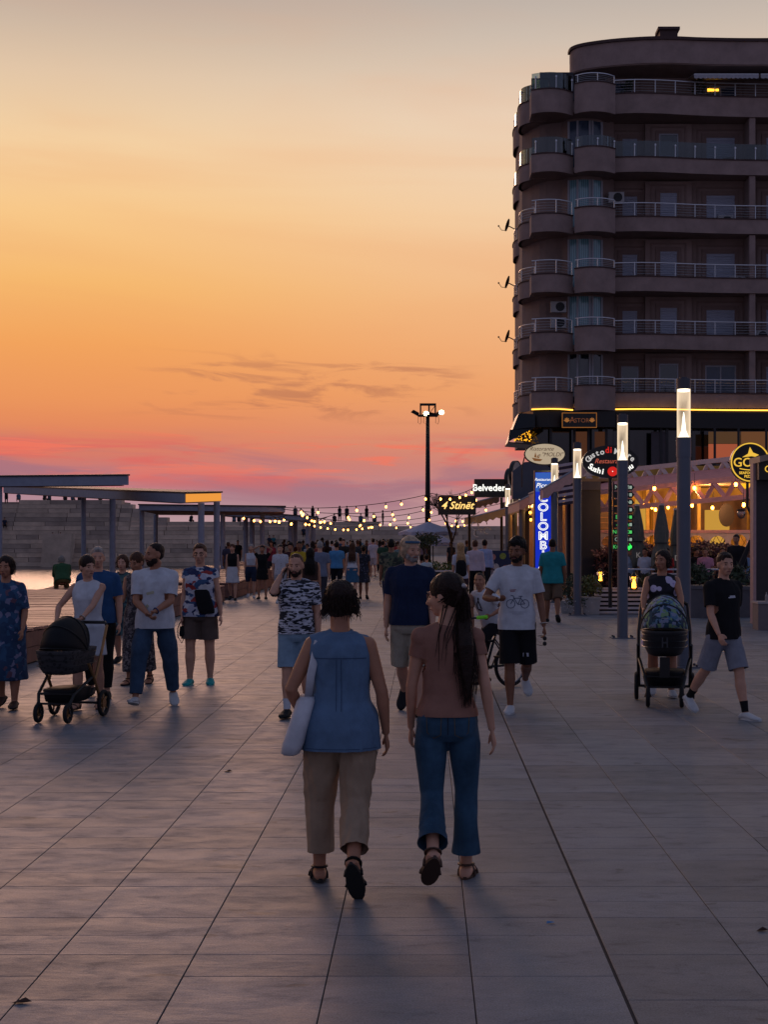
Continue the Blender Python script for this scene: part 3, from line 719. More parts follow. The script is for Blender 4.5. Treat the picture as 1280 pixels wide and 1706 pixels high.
for i, z in enumerate(FZ):
    top = i == 5; bh = .98 if top else .72
    slab(FRONT, [(9.5,74.5),(21,74.5)], z+.04, z+.2)
    slab(DRUM+LEFT, [(5.4,74.2),(6.5,74.4),(9.45,74.4)], z-.06, z+.12)
    slab(LOBE1, [(6.2,76.9),(6.2,73.6)], z-.1, z+.1); slab(LOBE2, [(6.2,81.7),(6.2,77.6)], z-.1, z+.1)
    band_(FRONT, z, z+bh, .16, 'balcony_parapet', plasM); band_(FRONT, z+bh+.002, z+bh+.06, .20, 'coping', copeM, off=.04)
    band_(DRUM, z-.22, z+bh+.26, .16, 'balcony_parapet', plasM); band_(DRUM, z+bh+.262, z+bh+.32, .20, 'coping', copeM, off=.04)
    band_(LEFT, z-.18, z+bh-.02, .16, 'balcony_parapet', plasM); band_(LEFT, z+bh-.018, z+bh+.04, .20, 'coping', copeM, off=.04)
    band_([Vector((5.3,71.96,0)),Vector((5.3,73.3,0))], z-.2, z+bh-.03, .16, 'balcony_parapet', plasM)
    band_(LOBE1, z-.1, z+bh, .16, 'balcony_parapet', plasM); band_(LOBE1, z+bh+.002, z+bh+.06, .2, 'coping', copeM, off=.04)
    if i < 5 or True:
        band_(LOBE2, z-.1, z+bh, .16, 'balcony_parapet', plasM); band_(LOBE2, z+bh+.002, z+bh+.06, .2, 'coping', copeM, off=.04)
    gl = i >= 4
    railing(FRONT, z+bh+.06, gl and not top); railing(DRUM, z+bh+.3, gl and not top, h=.42); railing(LEFT, z+bh+.04, gl)
    railing(LOBE1, z+bh+.06, gl); railing(LOBE2, z+bh+.06, gl)
    zf = z+.2
    if top: continue
    # curved glazed bay
    bay = bpy.data.objects.new('bay_window', None); COL.objects.link(bay); bay.parent = tw
    gp = [p + Vector((0,-.04,0)) for p in BAY]
    rings = [[Vector((p.x-TO.x,p.y-TO.y,zf+.1)),Vector((p.x-TO.x,p.y-TO.y+.03,zf+.1)),Vector((p.x-TO.x,p.y-TO.y+.03,zf+2.55)),Vector((p.x-TO.x,p.y-TO.y,zf+2.55))] for p in gp]
    MB().ring_loft(rings).build('pane', curtM if i in (1,2,3) else paneM if i == 0 else mat('dim_window', (60,74,96), .15, var=.2, vscale=2), bay)
    mu = MB()
    for q in (0, 4, 5, 9, 12):
        p = gp[q]-TO; mu.box((p.x-.05,p.y-.06,zf+.1),(p.x+.05,p.y+.01,zf+2.55))
    mu.build('mullion', frameM, bay)
    # flat windows of the front
    k = 'shutter'
    window(10.15, 11.05, zf, zf+2.1, WY-.14 if 0 else WY, 'pane' if i == 0 else k)
    window(12.05, 13.05, zf, zf+2.2, WY-.35, {0:'pane',4:'pane'}.get(i, k))
    window(14.5, 16.1, zf, zf+2.15, WY, 'dim' if i == 0 else k, split=(i == 0))
    window(17.6, 19.2, zf, zf+2.15, WY, k)
    MB().box((11.35-TO.x, WY-.35-TO.y, zf-.05), (13.75-TO.x, WY-TO.y-.002, z+FH-.05)).build('pilaster', plasD, tw)
    MB().box((16.5-TO.x, 73.25-TO.y, zf), (16.8-TO.x, 73.6-TO.y, z+FH+.0)).build('column', plasM, tw)
    MB().box((16.5-TO.x, 73.6-TO.y, zf), (16.7-TO.x, WY-TO.y-.002, z+FH)).build('balcony_divider', plasD, tw)
# lowest storey corner window strips and ac units
acM = mat('ac_white', (160,160,164), .6, var=.06); grM = mat('ac_grille', (40,42,48), .6)
for (x, y, z, lb) in ((9.75,73.55,FZ[3]+1.65,'white air conditioner on the wall under the glass railing floor'),(15.4,73.9,FZ[3]+.55,'white air conditioner standing on the fourth balcony before a shutter'),
                  (17.2,73.8,FZ[1]+.55,'white air conditioner at the right edge of the photo on a lower balcony'),(16.0,73.8,FZ[2]+.4,'small low air conditioner beside the balcony column'),
                  (6.75,73.0,FZ[1]+1.9,'upper of two narrow air conditioners left of the curved window'),(6.75,73.0,FZ[1]+1.1,'lower of two narrow air conditioners left of the curved window')):
    a = empty('air_conditioner', lb, 'air conditioner', (x,y,z), group='air conditioners on the tower')
    MB().box((-.4,-.15,0),(.4,.15,.55)).build('casing', acM, a, bevel=.02)
    rg = MB()
    for q in range(4): rg.tube([(.1*0+(.06+.05*q)*math.cos(t_)+.08, -.165, .28+(.06+.05*q)*math.sin(t_)) for t_ in [k*math.pi/8 for k in range(16)]], .006, 4, closed=True)
    rg.build('grille', grM, a); MB().tube([(.08,-.152,.28),(.08,-.158,.28)], .23, 16).build('fan', grM, a)
# roof, eave, penthouse, chimney
ROOF = smooth_line([(21,72.2),(16.6,72.3),(14.0,72.2),(11.9,72.0),(9.8,72.3),(8.2,72.9),(7.55,73.5),(7.45,74.3)], 4)
slab(ROOF, [(8,76),(21,76)], 25.55, 25.65, 'eave_soffit', plasD)
band_(ROOF, 25.6, 26.75, .25, 'eave', plasM); band_(ROOF, 26.752, 26.9, .4, 'roof_edge', copeM, off=.1)
slab(ROOF, [(8,76),(21,76)], 26.3, 26.7, 'roof', plasD)
MB().box((5.85-TO.x, 73.6-TO.y, 24.2), (7.6-TO.x, 76-TO.y, 25.55)).box((5.85-TO.x,73.55-TO.y,25.55),(7.6-TO.x,76.1-TO.y,25.62)).build('penthouse', mat('dark_cladding', (48,50,62), .4, var=.1), tw)
ch = MB().box((11.85-TO.x, 72.7-TO.y, 26.7), (12.75-TO.x, 73.5-TO.y, 27.48)).box((11.75-TO.x, 72.6-TO.y, 27.48), (12.85-TO.x, 73.6-TO.y, 27.62)).build('chimney', copeM, tw)
window(9.75, 10.7, 24.3, 25.35, WY-.35, 'dim'); window(14.5, 16.1, 23.5, 25.2, WY, 'dim', split=True)
MB().box((9.3-TO.x, WY-.35-TO.y, 23.3), (13.75-TO.x, WY-TO.y-.002, 25.56)).build('pilaster', plasD, tw)
MB().box((14.62-TO.x, WY-.06-TO.y, 24.95), (15.2-TO.x, WY-.03-TO.y, 25.1)).build('lamp', glow('lit_lamp_window', (255,180,50), 3), tw)
awM = mat('awning_cloth', (150,150,160), .8, var=.1)
def awning(x0, x1, z, label):
    a = empty('awning', label, 'awning', ((x0+x1)/2, 73.2, z), group='grey awnings under the tower roof'); w = (x1-x0)/2
    MB().add([(-w,1.2,.28),(w,1.2,.28),(w,-.9,-.12),(-w,-.9,-.12),(-w,1.2,.25),(w,1.2,.25),(w,-.9,-.15),(-w,-.9,-.15)],[(0,3,2,1),(4,5,6,7),(0,1,5,4),(1,2,6,5),(2,3,7,6),(3,0,4,7)]).build('cloth', awM, a)
    v = MB(); n = int(w*2/.22)
    for i in range(n):
        xa = -w+i*2*w/n; xb = xa+2*w/n; v.add([(xa,-.91,-.13),(xb,-.91,-.13),(xb,-.93,-.32),((xa+xb)/2,-.94,-.37),(xa,-.93,-.32)], [(0,1,2,3,4)])
    v.build('valance', awM, a); MB().tube([(-w,-.9,-.13),(w,-.9,-.13)], .03, 6).build('bar', steelM, a); return a
awning(13.5, 16.75, 25.25, 'long grey scalloped awning under the roof at the top floor'); awning(16.85, 19, 25.25, 'grey awning cut by the right edge of the photo at the top floor')
# plants on balconies
leafM = mat('leaf_dark', (44,58,36), .7, var=.35, vscale=8)
def tuft(mb, c, r, n, ln, w, up=.5, seed=0, kind='blade'):
    q = random.Random(seed)
    for i in range(n):
        a = q.random()*6.283; e = q.uniform(-.2, 1.3) if kind == 'leaf' else q.uniform(up*.4, 1.4)
        d = Vector((math.cos(a)*math.cos(e), math.sin(a)*math.cos(e), math.sin(e))); s = Vector((-math.sin(a), math.cos(a), 0))
        if kind == 'blade':
            p0 = Vector(c)+d*r*.1; l = ln*q.uniform(.6,1.1); m_ = p0+d*l*.6; p2 = p0+d*l+Vector((0,0,-l*.18))
            mb.add([p0-s*w*.5, p0+s*w*.5, m_+s*w*.6, p2, m_-s*w*.6], [(0,1,2,3,4)])
        else:
            rr_ = r*q.random()**.4; p0 = Vector(c)+Vector((d.x*rr_, d.y*rr_, d.z*rr_*up*2)); dd = Vector((q.gauss(0,1),q.gauss(0,1),q.gauss(.3,1))).normalized(); ss = dd.orthogonal().normalized()
            l = ln*q.uniform(.6,1.3); mb.add([p0, p0+dd*l*.5+ss*w*.5, p0+dd*l, p0+dd*l*.5-ss*w*.5], [(0,1,2,3)])
    return mb
potM = mat('pot_dark', (50,44,44), .7); potW = mat('pot_white', (170,168,170), .6)
def pot_plant(loc, label, r=.25, h=.35, lm=None, n=60, ln=.35, w=.06, kind='blade', pot=None, pr=.18, square=False, up=.6, nm='potted_plant', grp=None):
    g = empty(nm, label, 'potted plant', loc, group=grp)
    mb = MB()
    if square: mb.ring_loft([[Vector((s*x, s*y, z)) for x, y in ((-1,-1),(1,-1),(1,1),(-1,1))] for s, z in ((pr*.78,.0),(pr*.95,h*.9),(pr*1.04,h*.9),(pr*1.04,h))])
    else: mb.tube([(0,0,0),(0,0,h*.9),(0,0,h*.9),(0,0,h)], [pr*.7,pr*.95,pr*1.05,pr*1.05], 14)
    mb.build('pot', pot or potM, g)
    MB().cyl((0,0), .02, h*.8, h+r*.5, 6).build('stem', mat('bark', (60,46,38), .9), g)
    tuft(MB(), (0,0,h+(r*.4 if kind == 'leaf' else 0)), r, n, ln, w, up, seed=hash(label) % 1000 if False else len(label), kind=kind).build('foliage', lm or leafM, g); return g
pot_plant((10.3,73.2,24.2), 'dark bushy plant behind the top balcony railing left of the awning', r=.35, n=70, ln=.22, w=.12, kind='leaf')
pot_plant((14.0,73.4,24.2), 'dark round plant behind the top balcony railing under the awning', r=.45, n=90, ln=.22, w=.12, kind='leaf')
pot_plant((5.3,74.6,24.3), 'spiky plant on the rounded left end of the top balcony', r=.3, n=40, ln=.6, w=.06)
# glass terrace screen at the top left corner
gs = empty('glass_screen', 'greenish glass wind screen at the left end of the top terrace', 'glass screen', (5.35,72.2,24.2))
MB().box((0,0,0),(.85,.03,.62)).build('pane', glassmat('green_glass', (150,170,140), .05, .6), gs)
MB().box((-.03,-.01,.62),(.9,.05,.68)).box((-.03,-.01,0),(0,.05,.62)).box((.87,-.01,0),(.9,.05,.62)).build('frame', blkMet, gs)
rk = empty('drying_rack', 'brown slatted rack behind a lower balcony railing near the divider', 'rack', (15.75,73.45,FZ[1]+.2))
for i in range(7): MB().box((0,0,.25+i*.13),(1.0,.04,.33+i*.13)).build('slat', mat('rack_brown',(70,54,50),.7), rk)
for x in (0,.96): MB().box((x,.045,0),(x+.04,.08,1.15)).build('upright', mat('rack_brown',(70,54,50),.7), rk)
# patio table
for (x, y, z, lb) in ((6.6,72.9,FZ[4]+.2,'dark round table behind the glass railing at the left'),(15.6,73.7,FZ[4]+.2,'small dark table behind the glass railing at the right')):
    tb = empty('balcony_table', lb, 'table', (x,y,z)); MB().cyl((0,0), .45, .70, .74, 16).build('tabletop', blkMet, tb); MB().cyl((0,0), .03, .0, .70, 8).cyl((0,0), .22, 0, .03, 12).build('leg', blkMet, tb)
# satellite dishes seen edge on
for (py, lb) in ((370,'uppermost of three satellite dishes on the side of the tower'),(465,'middle one of three satellite dishes on the side of the tower'),(555,'lowest of three satellite dishes on the side of the tower')):
    p = at(858, py+8, 79); d = empty('satellite_dish', lb, 'satellite dish', p, group='satellite dishes on the tower')
    rings = []
    ax = Vector((-.93, .2, .32)).normalized(); u = ax.orthogonal().normalized(); w_ = ax.cross(u); c = Vector((-.40,0,.10))
    for rr_, off in ((.03,-.07),(.2,-.05),(.36,.0),(.36,.015),(.2,-.03),(.03,-.05)): rings.append([c+ax*off+(u*math.cos(a)+w_*math.sin(a))*rr_ for a in [k*math.pi/8 for k in range(16)]])
    MB().ring_loft(rings).build('reflector', blkMet, d, smooth=True)
    MB().tube([(0,0,-.12),(-.28,0,.02),(-.40,0,.06)], .03, 6).build('bracket', blkMet, d)
    MB().tube([c+ax*.02-Vector((0,0,.3)), (-.72,0,-.18), (-.86,0,.02)], .018, 5).ell((-.88,0,.05),(.05,.04,.05)).build('feed_arm', blkMet, d)

# lower storeys of the tower
fasM = mat('black_fascia', (20,19,24), .35, var=.1, spec=.4); gold = glow('gold_strip', (255,184,70), 2.6)
LOW = FRONT + [Vector((9.5,72.2,0)),Vector((8.4,71.9,0)),Vector((7.4,72.2,0)),Vector((6.2,72.1,0)),Vector((5.4,72.3,0)),Vector((4.95,74.0,0)),Vector((4.9,80,0))]
lowo = [Vector((p.x, p.y-.25, 0)) for p in LOW]
band_(lowo, 7.38, 8.18, .3, 'fascia', fasM)
slab(LOW, [(6,82),(21,82)], 8.18, 8.26, 'canopy_top', fasM)
band_([Vector((p.x,p.y-.3,0)) for p in FRONT], 8.27, 8.335, .06, 'light_strip', gold)
band_([Vector((p.x,p.y-.05,0)) for p in LEFT], 8.23, 8.29, .06, 'light_strip', gold)
band_([Vector((p.x-.05,p.y,0)) for p in LOBE1], 8.14, 8.20, .06, 'light_strip', gold)
low = MB()
lowgl = mat('dark_shopfront', (16,18,24), .08, var=.05, spec=.8)
slab([Vector((p.x, p.y+.6, 0)) for p in LOW[:-2]], [(6,82),(21,82)], 0.0, 7.37, 'lower_wall', lowgl)
mulM = mat('mullion_dark', (34,32,38), .5)
for x in (6.3,7.5,8.2,9.1,10.2,11.9,12.2,13.4,14.6,15.8,17.2,18.4):
    y = 72.2+.35 if x > 10.5 else 72.25
    MB().box((x-TO.x-.06, y-TO.y, 0), (x-TO.x+.06, y-TO.y+.2, 7.37)).build('mullion', mulM, tw)
for (x0, x1, z0, z1, c) in ((11.4,12.15,4.2,7.2,(74,66,72)),(14.3,15.9,6.6,7.2,(120,86,60)),(14.3,15.9,5.7,6.58,(232,120,84)),(15.95,19,5.4,7.2,(150,100,66)),(7.5,8.4,5.6,7.2,(110,68,48)),(8.45,9.2,5.6,7.2,(96,60,44))):  # warm window glow, plus the sunset's pink reflection painted in as an emitting pane
    MB().box((x0-TO.x, 72.6-TO.y, z0), (x1-TO.x, 72.68-TO.y, z1)).build('pane', glow('pane_glow_%d' % c[0], c, .42) if c[0] != 74 else mat('grey_panel', c, .7), tw)
# slanted corner canopy with golden tree lights inside
cc = empty('corner_canopy', 'dark slanted canopy with golden lights inside at the tower corner', 'canopy', at(866,738,72))
o = at(866,738,72)
def rel(px, py, Y): return at(px, py, Y)-o
Lp = [rel(865,688,72), rel(847,736,71.4), rel(886,739,71.2), rel(892,712,71.6), rel(892,690,71.8)]
Lq = [p+Vector((.0,3.0,0)) for p in Lp]
MB().add([Lp[0],Lp[1],rel(850,716,71.6),rel(884,712,71.5),Lp[3],Lp[4]]+[p+Vector((0,.08,0)) for p in (Lp[0],Lp[1],rel(850,716,71.6),rel(884,712,71.5),Lp[3],Lp[4])],
    [(0,1,2,3,4,5),(11,10,9,8,7,6),(0,6,7,1),(1,7,8,2),(2,8,9,3),(3,9,10,4),(4,10,11,5),(5,11,6,0)]).build('fascia', fasM, cc)
MB().add([Lp[0],Lp[1],Lq[1],Lq[0],Lp[0]+Vector((.06,0,0)),Lp[1]+Vector((.06,0,0)),Lq[1]+Vector((.06,0,0)),Lq[0]+Vector((.06,0,0))],[(0,1,2,3),(7,6,5,4),(0,4,5,1),(1,5,6,2),(2,6,7,3),(3,7,4,0)]).build('side_panel', fasM, cc)
MB().add([Lp[1],Lp[2],Lq[2],Lq[1]]+[p-Vector((0,0,.06)) for p in (Lp[1],Lp[2],Lq[2],Lq[1])],[(0,1,2,3),(7,6,5,4),(0,4,5,1),(1,5,6,2),(2,6,7,3),(3,7,4,0)]).build('floor_panel', fasM, cc)
gl_ = MB(); q = random.Random(3)
for i in range(70):
    p = rel(q.uniform(858,886), q.uniform(716,735), 71.9+q.random()*.5); s = q.uniform(.02,.05); gl_.ell(p, (s,s,s*.7), n=5, m=4)
gl_.build('golden_lights', glow('golden', (255,176,40), 1.6), cc)
# ---------------------------------------------------------------- signs
whiteL = glow('white_letters', (250,248,240), 1.3); goldL = glow('gold_letters', (240,190,70), 1.0); redL = glow('red_letters', (214,40,36), .9); whitish = glow('dim_white_letters', (220,216,214), .75)
blackM = mat('sign_black', (14,13,15), .4, var=0); warmL = glow('warm_letters', (255,206,120), 1.4)
def ring2(mb, c, rx, rz, th, d, n=40):
    rings = [[Vector((c[0]+(rx+a)*math.cos(t_), c[1]+b__, c[2]+(rz+a)*math.sin(t_))) for a, b__ in ((0,0),(th,0),(th,d),(0,d))] for t_ in [2*math.pi*k/n for k in range(n)]]
    return mb.ring_loft(rings, closed=True)
def oval(mb, c, rx, rz, d, n=40):
    return mb.ring_loft([[Vector((c[0]+rx*math.cos(t_), c[1]+y, c[2]+rz*math.sin(t_))) for t_ in [2*math.pi*k/n for k in range(n)]] for y in (0, d)])
# small framed sign over the tower door
p = at(966,700,71.2); s = empty('framed_sign', 'black framed sign reading Astor over the tower entrance', 'sign', p); k = 71.2/F
MB().box((-28*k,0,-11.5*k),(28*k,.25,11.5*k)).build('panel', blackM, s)
MB().box((-29*k,-.03,11.5*k),(29*k,.05,12.5*k)).box((-29*k,-.03,-12.5*k),(29*k,.05,-11.5*k)).box((-29*k,-.03,-11.5*k),(-28*k,.05,11.5*k)).box((28*k,-.03,-11.5*k),(29*k,.05,11.5*k)).build('frame', glow('copper_frame',(190,120,60),.55), s)
text('A', 14*k, glow('copper_letters',(120,72,52),.7), s, (-12*k,-.02,0)); text('STOR', 10*k, MC['copper_letters'], s, (4*k,-.02,-.8*k))
for sx in (-21,21):
    mb = MB()
    for i in range(5): a = R(90+(i-2)*32); mb.tube([(sx*k,-.02,-3*k),(sx*k+math.cos(a)*5*k,-.02,-3*k+math.sin(a)*7*k)], .03, 5)
    mb.build('emblem', glow('copper_emblem',(190,124,66),.6), s)
# oval lit sign
Ym = 43.5; k = Ym/F; p = at(908.5,756.5,Ym); s = empty('oval_sign', 'backlit cream oval sign with a little boat, left of the tube lamps', 'sign', p)
oval(MB(), (0,0,0), 33*k, 17*k, .12).build('panel', glow('cream_panel', (206,186,158), .72), s); ring2(MB(), (0,-.01,0), 33*k, 17*k, .035, .15).build('rim', blackM, s)
script = glow('brown_script', (92,60,44), .5); text('Ristorante', 9.5*k, script, s, (-6*k,-.02,8.5*k), shear=.4, ext=.002); text('"MOLDI"', 9.5*k, script, s, (12*k,-.02,-1*k), shear=.3, ext=.002)
text('e', 8*k, script, s, (-9*k,-.02,-1.5*k), ext=.002)
b_ = MB(); b_.prism([(-22*k,-6*k),(-4*k,-9*k),(-8*k,-12*k),(-18*k,-11.5*k)], 'y', -.03, -.005).prism([(-18*k,-5*k),(-16*k,3*k),(-13.5*k,-6*k)], 'y', -.03, -.005).prism([(-13*k,-6*k),(-12*k,-1*k),(-9*k,-7*k)], 'y', -.03, -.005)
b_.build('boat_emblem', glow('boat_brown', (150,100,60), .6), s); MB().tube([(-34*k,.05,-.1),(-38*k,.05,-.4),(-38*k,.05,-1.0)], .02, 6).tube([(20*k,.06,-15*k),(20*k,.06,-2.0)], .03, 6).build('bracket', blackM, s)
# oval black sign on a post
Ys = 34.0; k = Ys/F; p = gnd(1016, 1020); p = Vector(((1018-VX)*k, Ys, 0)); s = empty('restaurant_sign', 'black oval sign on a post reading Gusto di Mare, with a red disc', 'sign', p)
zc = at(0,769,Ys).z; oval(MB(), (0,0,zc), 46*k, 26*k, .12, 48).build('panel', blackM, s); ring2(MB(), (0,-.01,zc), 46*k, 26*k, .02, .14).build('rim', mat('rim_dark', (50,48,50), .5), s)
def arc_text(st, size, m, cx, cz, rad, a0, a1, rot_in=True, sx=1):
    n = len(st)
    for i, ch_ in enumerate(st):
        if ch_ == ' ': continue
        a = a0+(a1-a0)*(i/(n-1) if n > 1 else .5)
        x = cx+rad[0]*math.cos(a); z = cz+rad[1]*math.sin(a); tl = (a-math.pi/2)*.55 if rot_in else (a-1.5*math.pi)*.5
        text(ch_, size, m, s, (x,-.02,z), rot=(R(90), -tl, 0), sx=sx, bold=.004)
arc_text('Gusto', 13*k, whitish, 0, zc, (38*k,17*k), R(168), R(112)); arc_text('di', 14*k, redL, 0, zc, (36*k,19*k), R(99), R(89)); arc_text('Mare', 13*k, whitish, 0, zc, (38*k,17*k), R(74), R(16))
text('Restaurant', 11*k, glow('salmon_letters',(214,104,84),.7), s, (-3*k,-.02,zc+.5*k), shear=.35)
arc_text('Sushi', 13*k, whiteL, 0, zc, (38*k,18*k), R(208), R(250), rot_in=False); arc_text('Menu', 13*k, whiteL, 0, zc, (38*k,18*k), R(292), R(334), rot_in=False)
MB().tube([(3*k,-.05,zc-16.5*k),(3*k,0,zc-16.5*k)], 8*k, 24).build('red_disc', redL, s); MB().ell((3*k,-.055,zc-16.5*k),(.012,.01,.012)).build('disc_centre', whiteL, s)
MB().cyl((0,.06), .045, .2, zc-25*k, 12).build('post', blackM, s); MB().cyl((.24,.06), .03, .2, zc-32*k, 10).build('post', blackM, s)
# stack of name boards
p = Vector(((1040-VX)*k, Ys-.05, 0)); s = empty('name_board_stack', 'black stack of arrow shaped name boards with green lettering behind a lamp post', 'sign', p)
gL = glow('green_letters', (90,220,110), .8); gW = glow('greenish_white', (170,190,176), .7)
rows = [('N','M'),('','='),('','EN'),('','-'),('E','='),('-','m'),('NO','00'),('O','B'),('KO','Y')]
for i, (a, b__) in enumerate(rows):
    z = at(0, 812+i*12.4, Ys).z; wgt = 18*k
    MB().prism([(-17*k, z-5.3*k),(13*k, z-5.3*k),(17.5*k, z),(13*k, z+5.3*k),(-17*k, z+5.3*k)], 'y', 0, .05).build('board', blackM, s)
    mm = gL if i in (4,5,6,8) else gW
    if a: text(a, 9*k, mm, s, (-12*k,-.01,z), ext=.003)
    if b__: text(b__, 9*k, mm, s, (5*k,-.01,z), ext=.003)
    MB().box((9*k,-.012,z-2.5*k),(13*k,0,z+2.5*k)).build('arrow_mark', gW if i % 2 else mm, s)
MB().box((-18*k,.052,at(0,922,Ys).z),(-16*k,.1,at(0,803,Ys).z)).build('post', blackM, s)
MB().prism([(8*k,at(0,917,Ys).z),(13*k,at(0,911,Ys).z),(9*k,at(0,905,Ys).z),(10*k,at(0,909,Ys).z),(5*k,at(0,911,Ys).z)], 'y', -.02, .0).build('green_arrow', glow('green_arrow', (50,255,90), 1.4), s)
# round gold sign
Yg = 34.5; k = Yg/F; p = at(1251,770,Yg); s = empty('round_sign', 'round black sign with gold ring and gold lettering at the right edge', 'sign', p)
oval(MB(), (0,0,0), 33*k, 33*k, .14, 48).build('panel', blackM, s); ring2(MB(), (0,-.02,0), 30.5*k, 30.5*k, 2.0*k, .05, 56).build('ring', goldL, s)
text('GOGO', 21*k, goldL, s, (4*k,-.02,-1*k), bold=.002); text('SEAFOOD REST', 6*k, goldL, s, (2*k,-.02,-18*k), bold=.002); text('PIZZERIA', 6*k, goldL, s, (2*k,-.02,-24*k), bold=.002)
MB().prism([(-14*k,8*k),(-4*k,14*k),(-1*k,25*k),(4*k,16*k),(14*k,12*k),(8*k,9*k),(2*k,10*k)], 'y', -.04, -.01).build('sail_emblem', goldL, s)
mb = MB(); mb.tube([(u*k, -.02, (-13+ (u/20)**2*3)*k) for u in range(-18,19,4)], .012, 5); mb.build('underline', goldL, s)
MB().tube([(-4*k,.05,-33*k),(-4*k,.05,-1.05),(.05,.05,-1.3),(.18,.05,-2.0)], .035, 8).build('bracket', blackM, s)
# blue vertical sign
Yb = 42.0; k = Yb/F; p = Vector(((905.5-VX)*k, Yb, 0)); s = empty('vertical_sign', 'tall bright blue lit sign with white capital letters running down', 'sign', p)
z0, z1 = at(0,947,Yb).z, at(0,787,Yb).z
MB().box((-13*k,0,z0),(13*k,.22,z1)).build('panel', glow('blue_panel', (24,48,190), .95), s)
MB().box((-14.5*k,-.02,z0-.04),(-13*k,.26,z1+.06)).box((13*k,-.02,z0-.04),(14.5*k,.26,z1+.06)).box((-13*k,-.02,z1),(13*k,.26,z1+.06)).build('frame', blackM, s)
MB().box((-12.5*k,-.012,at(0,819,Yb).z),(12.5*k,0,z1-.01)).build('top_panel', glow('blue_panel_light', (60,104,196), .8), s)
text('Restaurant', 6.5*k, whiteL, s, (0,-.02,at(0,799,Yb).z), shear=.3); text('Piceri', 11*k, whiteL, s, (0,-.02,at(0,809,Yb).z), shear=.3)
for i, ch_ in enumerate('COLOMBIA'):
    text(ch_, 19*k, whiteL, s, (0,-.02,at(0,830+i*15.8,Yb).z), sx=1.15, bold=.010)
    text(ch_, 19*k, glow('blue_core', (70,90,200), .9), s, (0,-.03,at(0,830+i*15.8,Yb).z), sx=1.12, bold=-.008)
MB().box((-.05,.05,0),(.05,.15,z0)).build('post', blackM, s)
# belvedere and 4 stinet boxes
Yv = 62.0; k = Yv/F
p = at(820,813,Yv); s = empty('white_letter_sign', 'black box sign with white lettering Belvedere above the awnings', 'sign', p)
MB().box((-29*k,0,-15*k),(29*k,.7,15*k)).build('box', blackM, s); text('Belvedere', 15.5*k, whiteL, s, (-1*k,-.03,0), bold=.008); text('ristorante', 10*k, whiteL, s, (46*k,.5,0), bold=.004)
MB().box((29*k,.55,-12*k),(62*k,.7,10*k)).build('box', blackM, s); MB().cyl((18*k,.9), .06, -p.z, -15*k, 8).build('post', blackM, s)
p = at(763,841.5,Yv-1); s = empty('gold_letter_sign', 'black box sign with golden script reading 4 Stinet beside the bare tree', 'sign', p)
MB().box((-32*k,0,-15.5*k),(30*k,.6,15.5*k)).build('box', blackM, s); text('4 Stinët', 17*k, warmL, s, (-1*k,-.03,-1*k), shear=.35, bold=.006); MB().cyl((20*k,.8), .06, -p.z, -15*k, 8).build('post', blackM, s)
# ---------------------------------------------------------------- restaurant row
wood = mat('beige_column', (176,140,104), .7, var=.15); awS = mat('pink_awning', (206,160,150), .85, var=.12); inside = glow('warm_interior', (255,160,60), .5)
darkW = mat('shop_dark', (44,34,32), .7, var=.3, vscale=2); roofM = mat('shop_roof', (70,62,66), .8)
def shop(y0, y1, x, h, label, cols=4, seed=1, W=9):
    g = empty('restaurant', label, 'restaurant', (x,y0,0), group='restaurant fronts along the promenade'); q = random.Random(seed)
    MB().box((0,0,0),(W,.2,h)).box((.9,.2,0),(W,y1-y0,h)).build('wall', darkW, g); MB().box((-.3,-.05,h),(W,y1-y0,h+.25)).build('roof', roofM, g)
    n = cols
    for i in range(n):
        y = (i+.3)*(y1-y0)/n; MB().box((.0,y,0),(.16,y+.22,h)).build('column', wood, g)
        w = MB().box((.80,y+.35,.9),(.86,y+(y1-y0)/n-.15,h-.6)).build('window', frameM, g)
        MB().box((.78,y+.42,.97),(.84-.05,y+(y1-y0)/n-.22,h-.67)).build('pane', glow('shop_glow_%d' % (seed % 3), [(255,150,60),(210,120,56),(150,92,50)][seed % 3], .9), w)
    MB().box((.05,.3,h-.25),(.25,y1-y0-.2,h-.15)).build('light_rail', glow('rail_light', (255,200,120), 4.5), g)
    return g
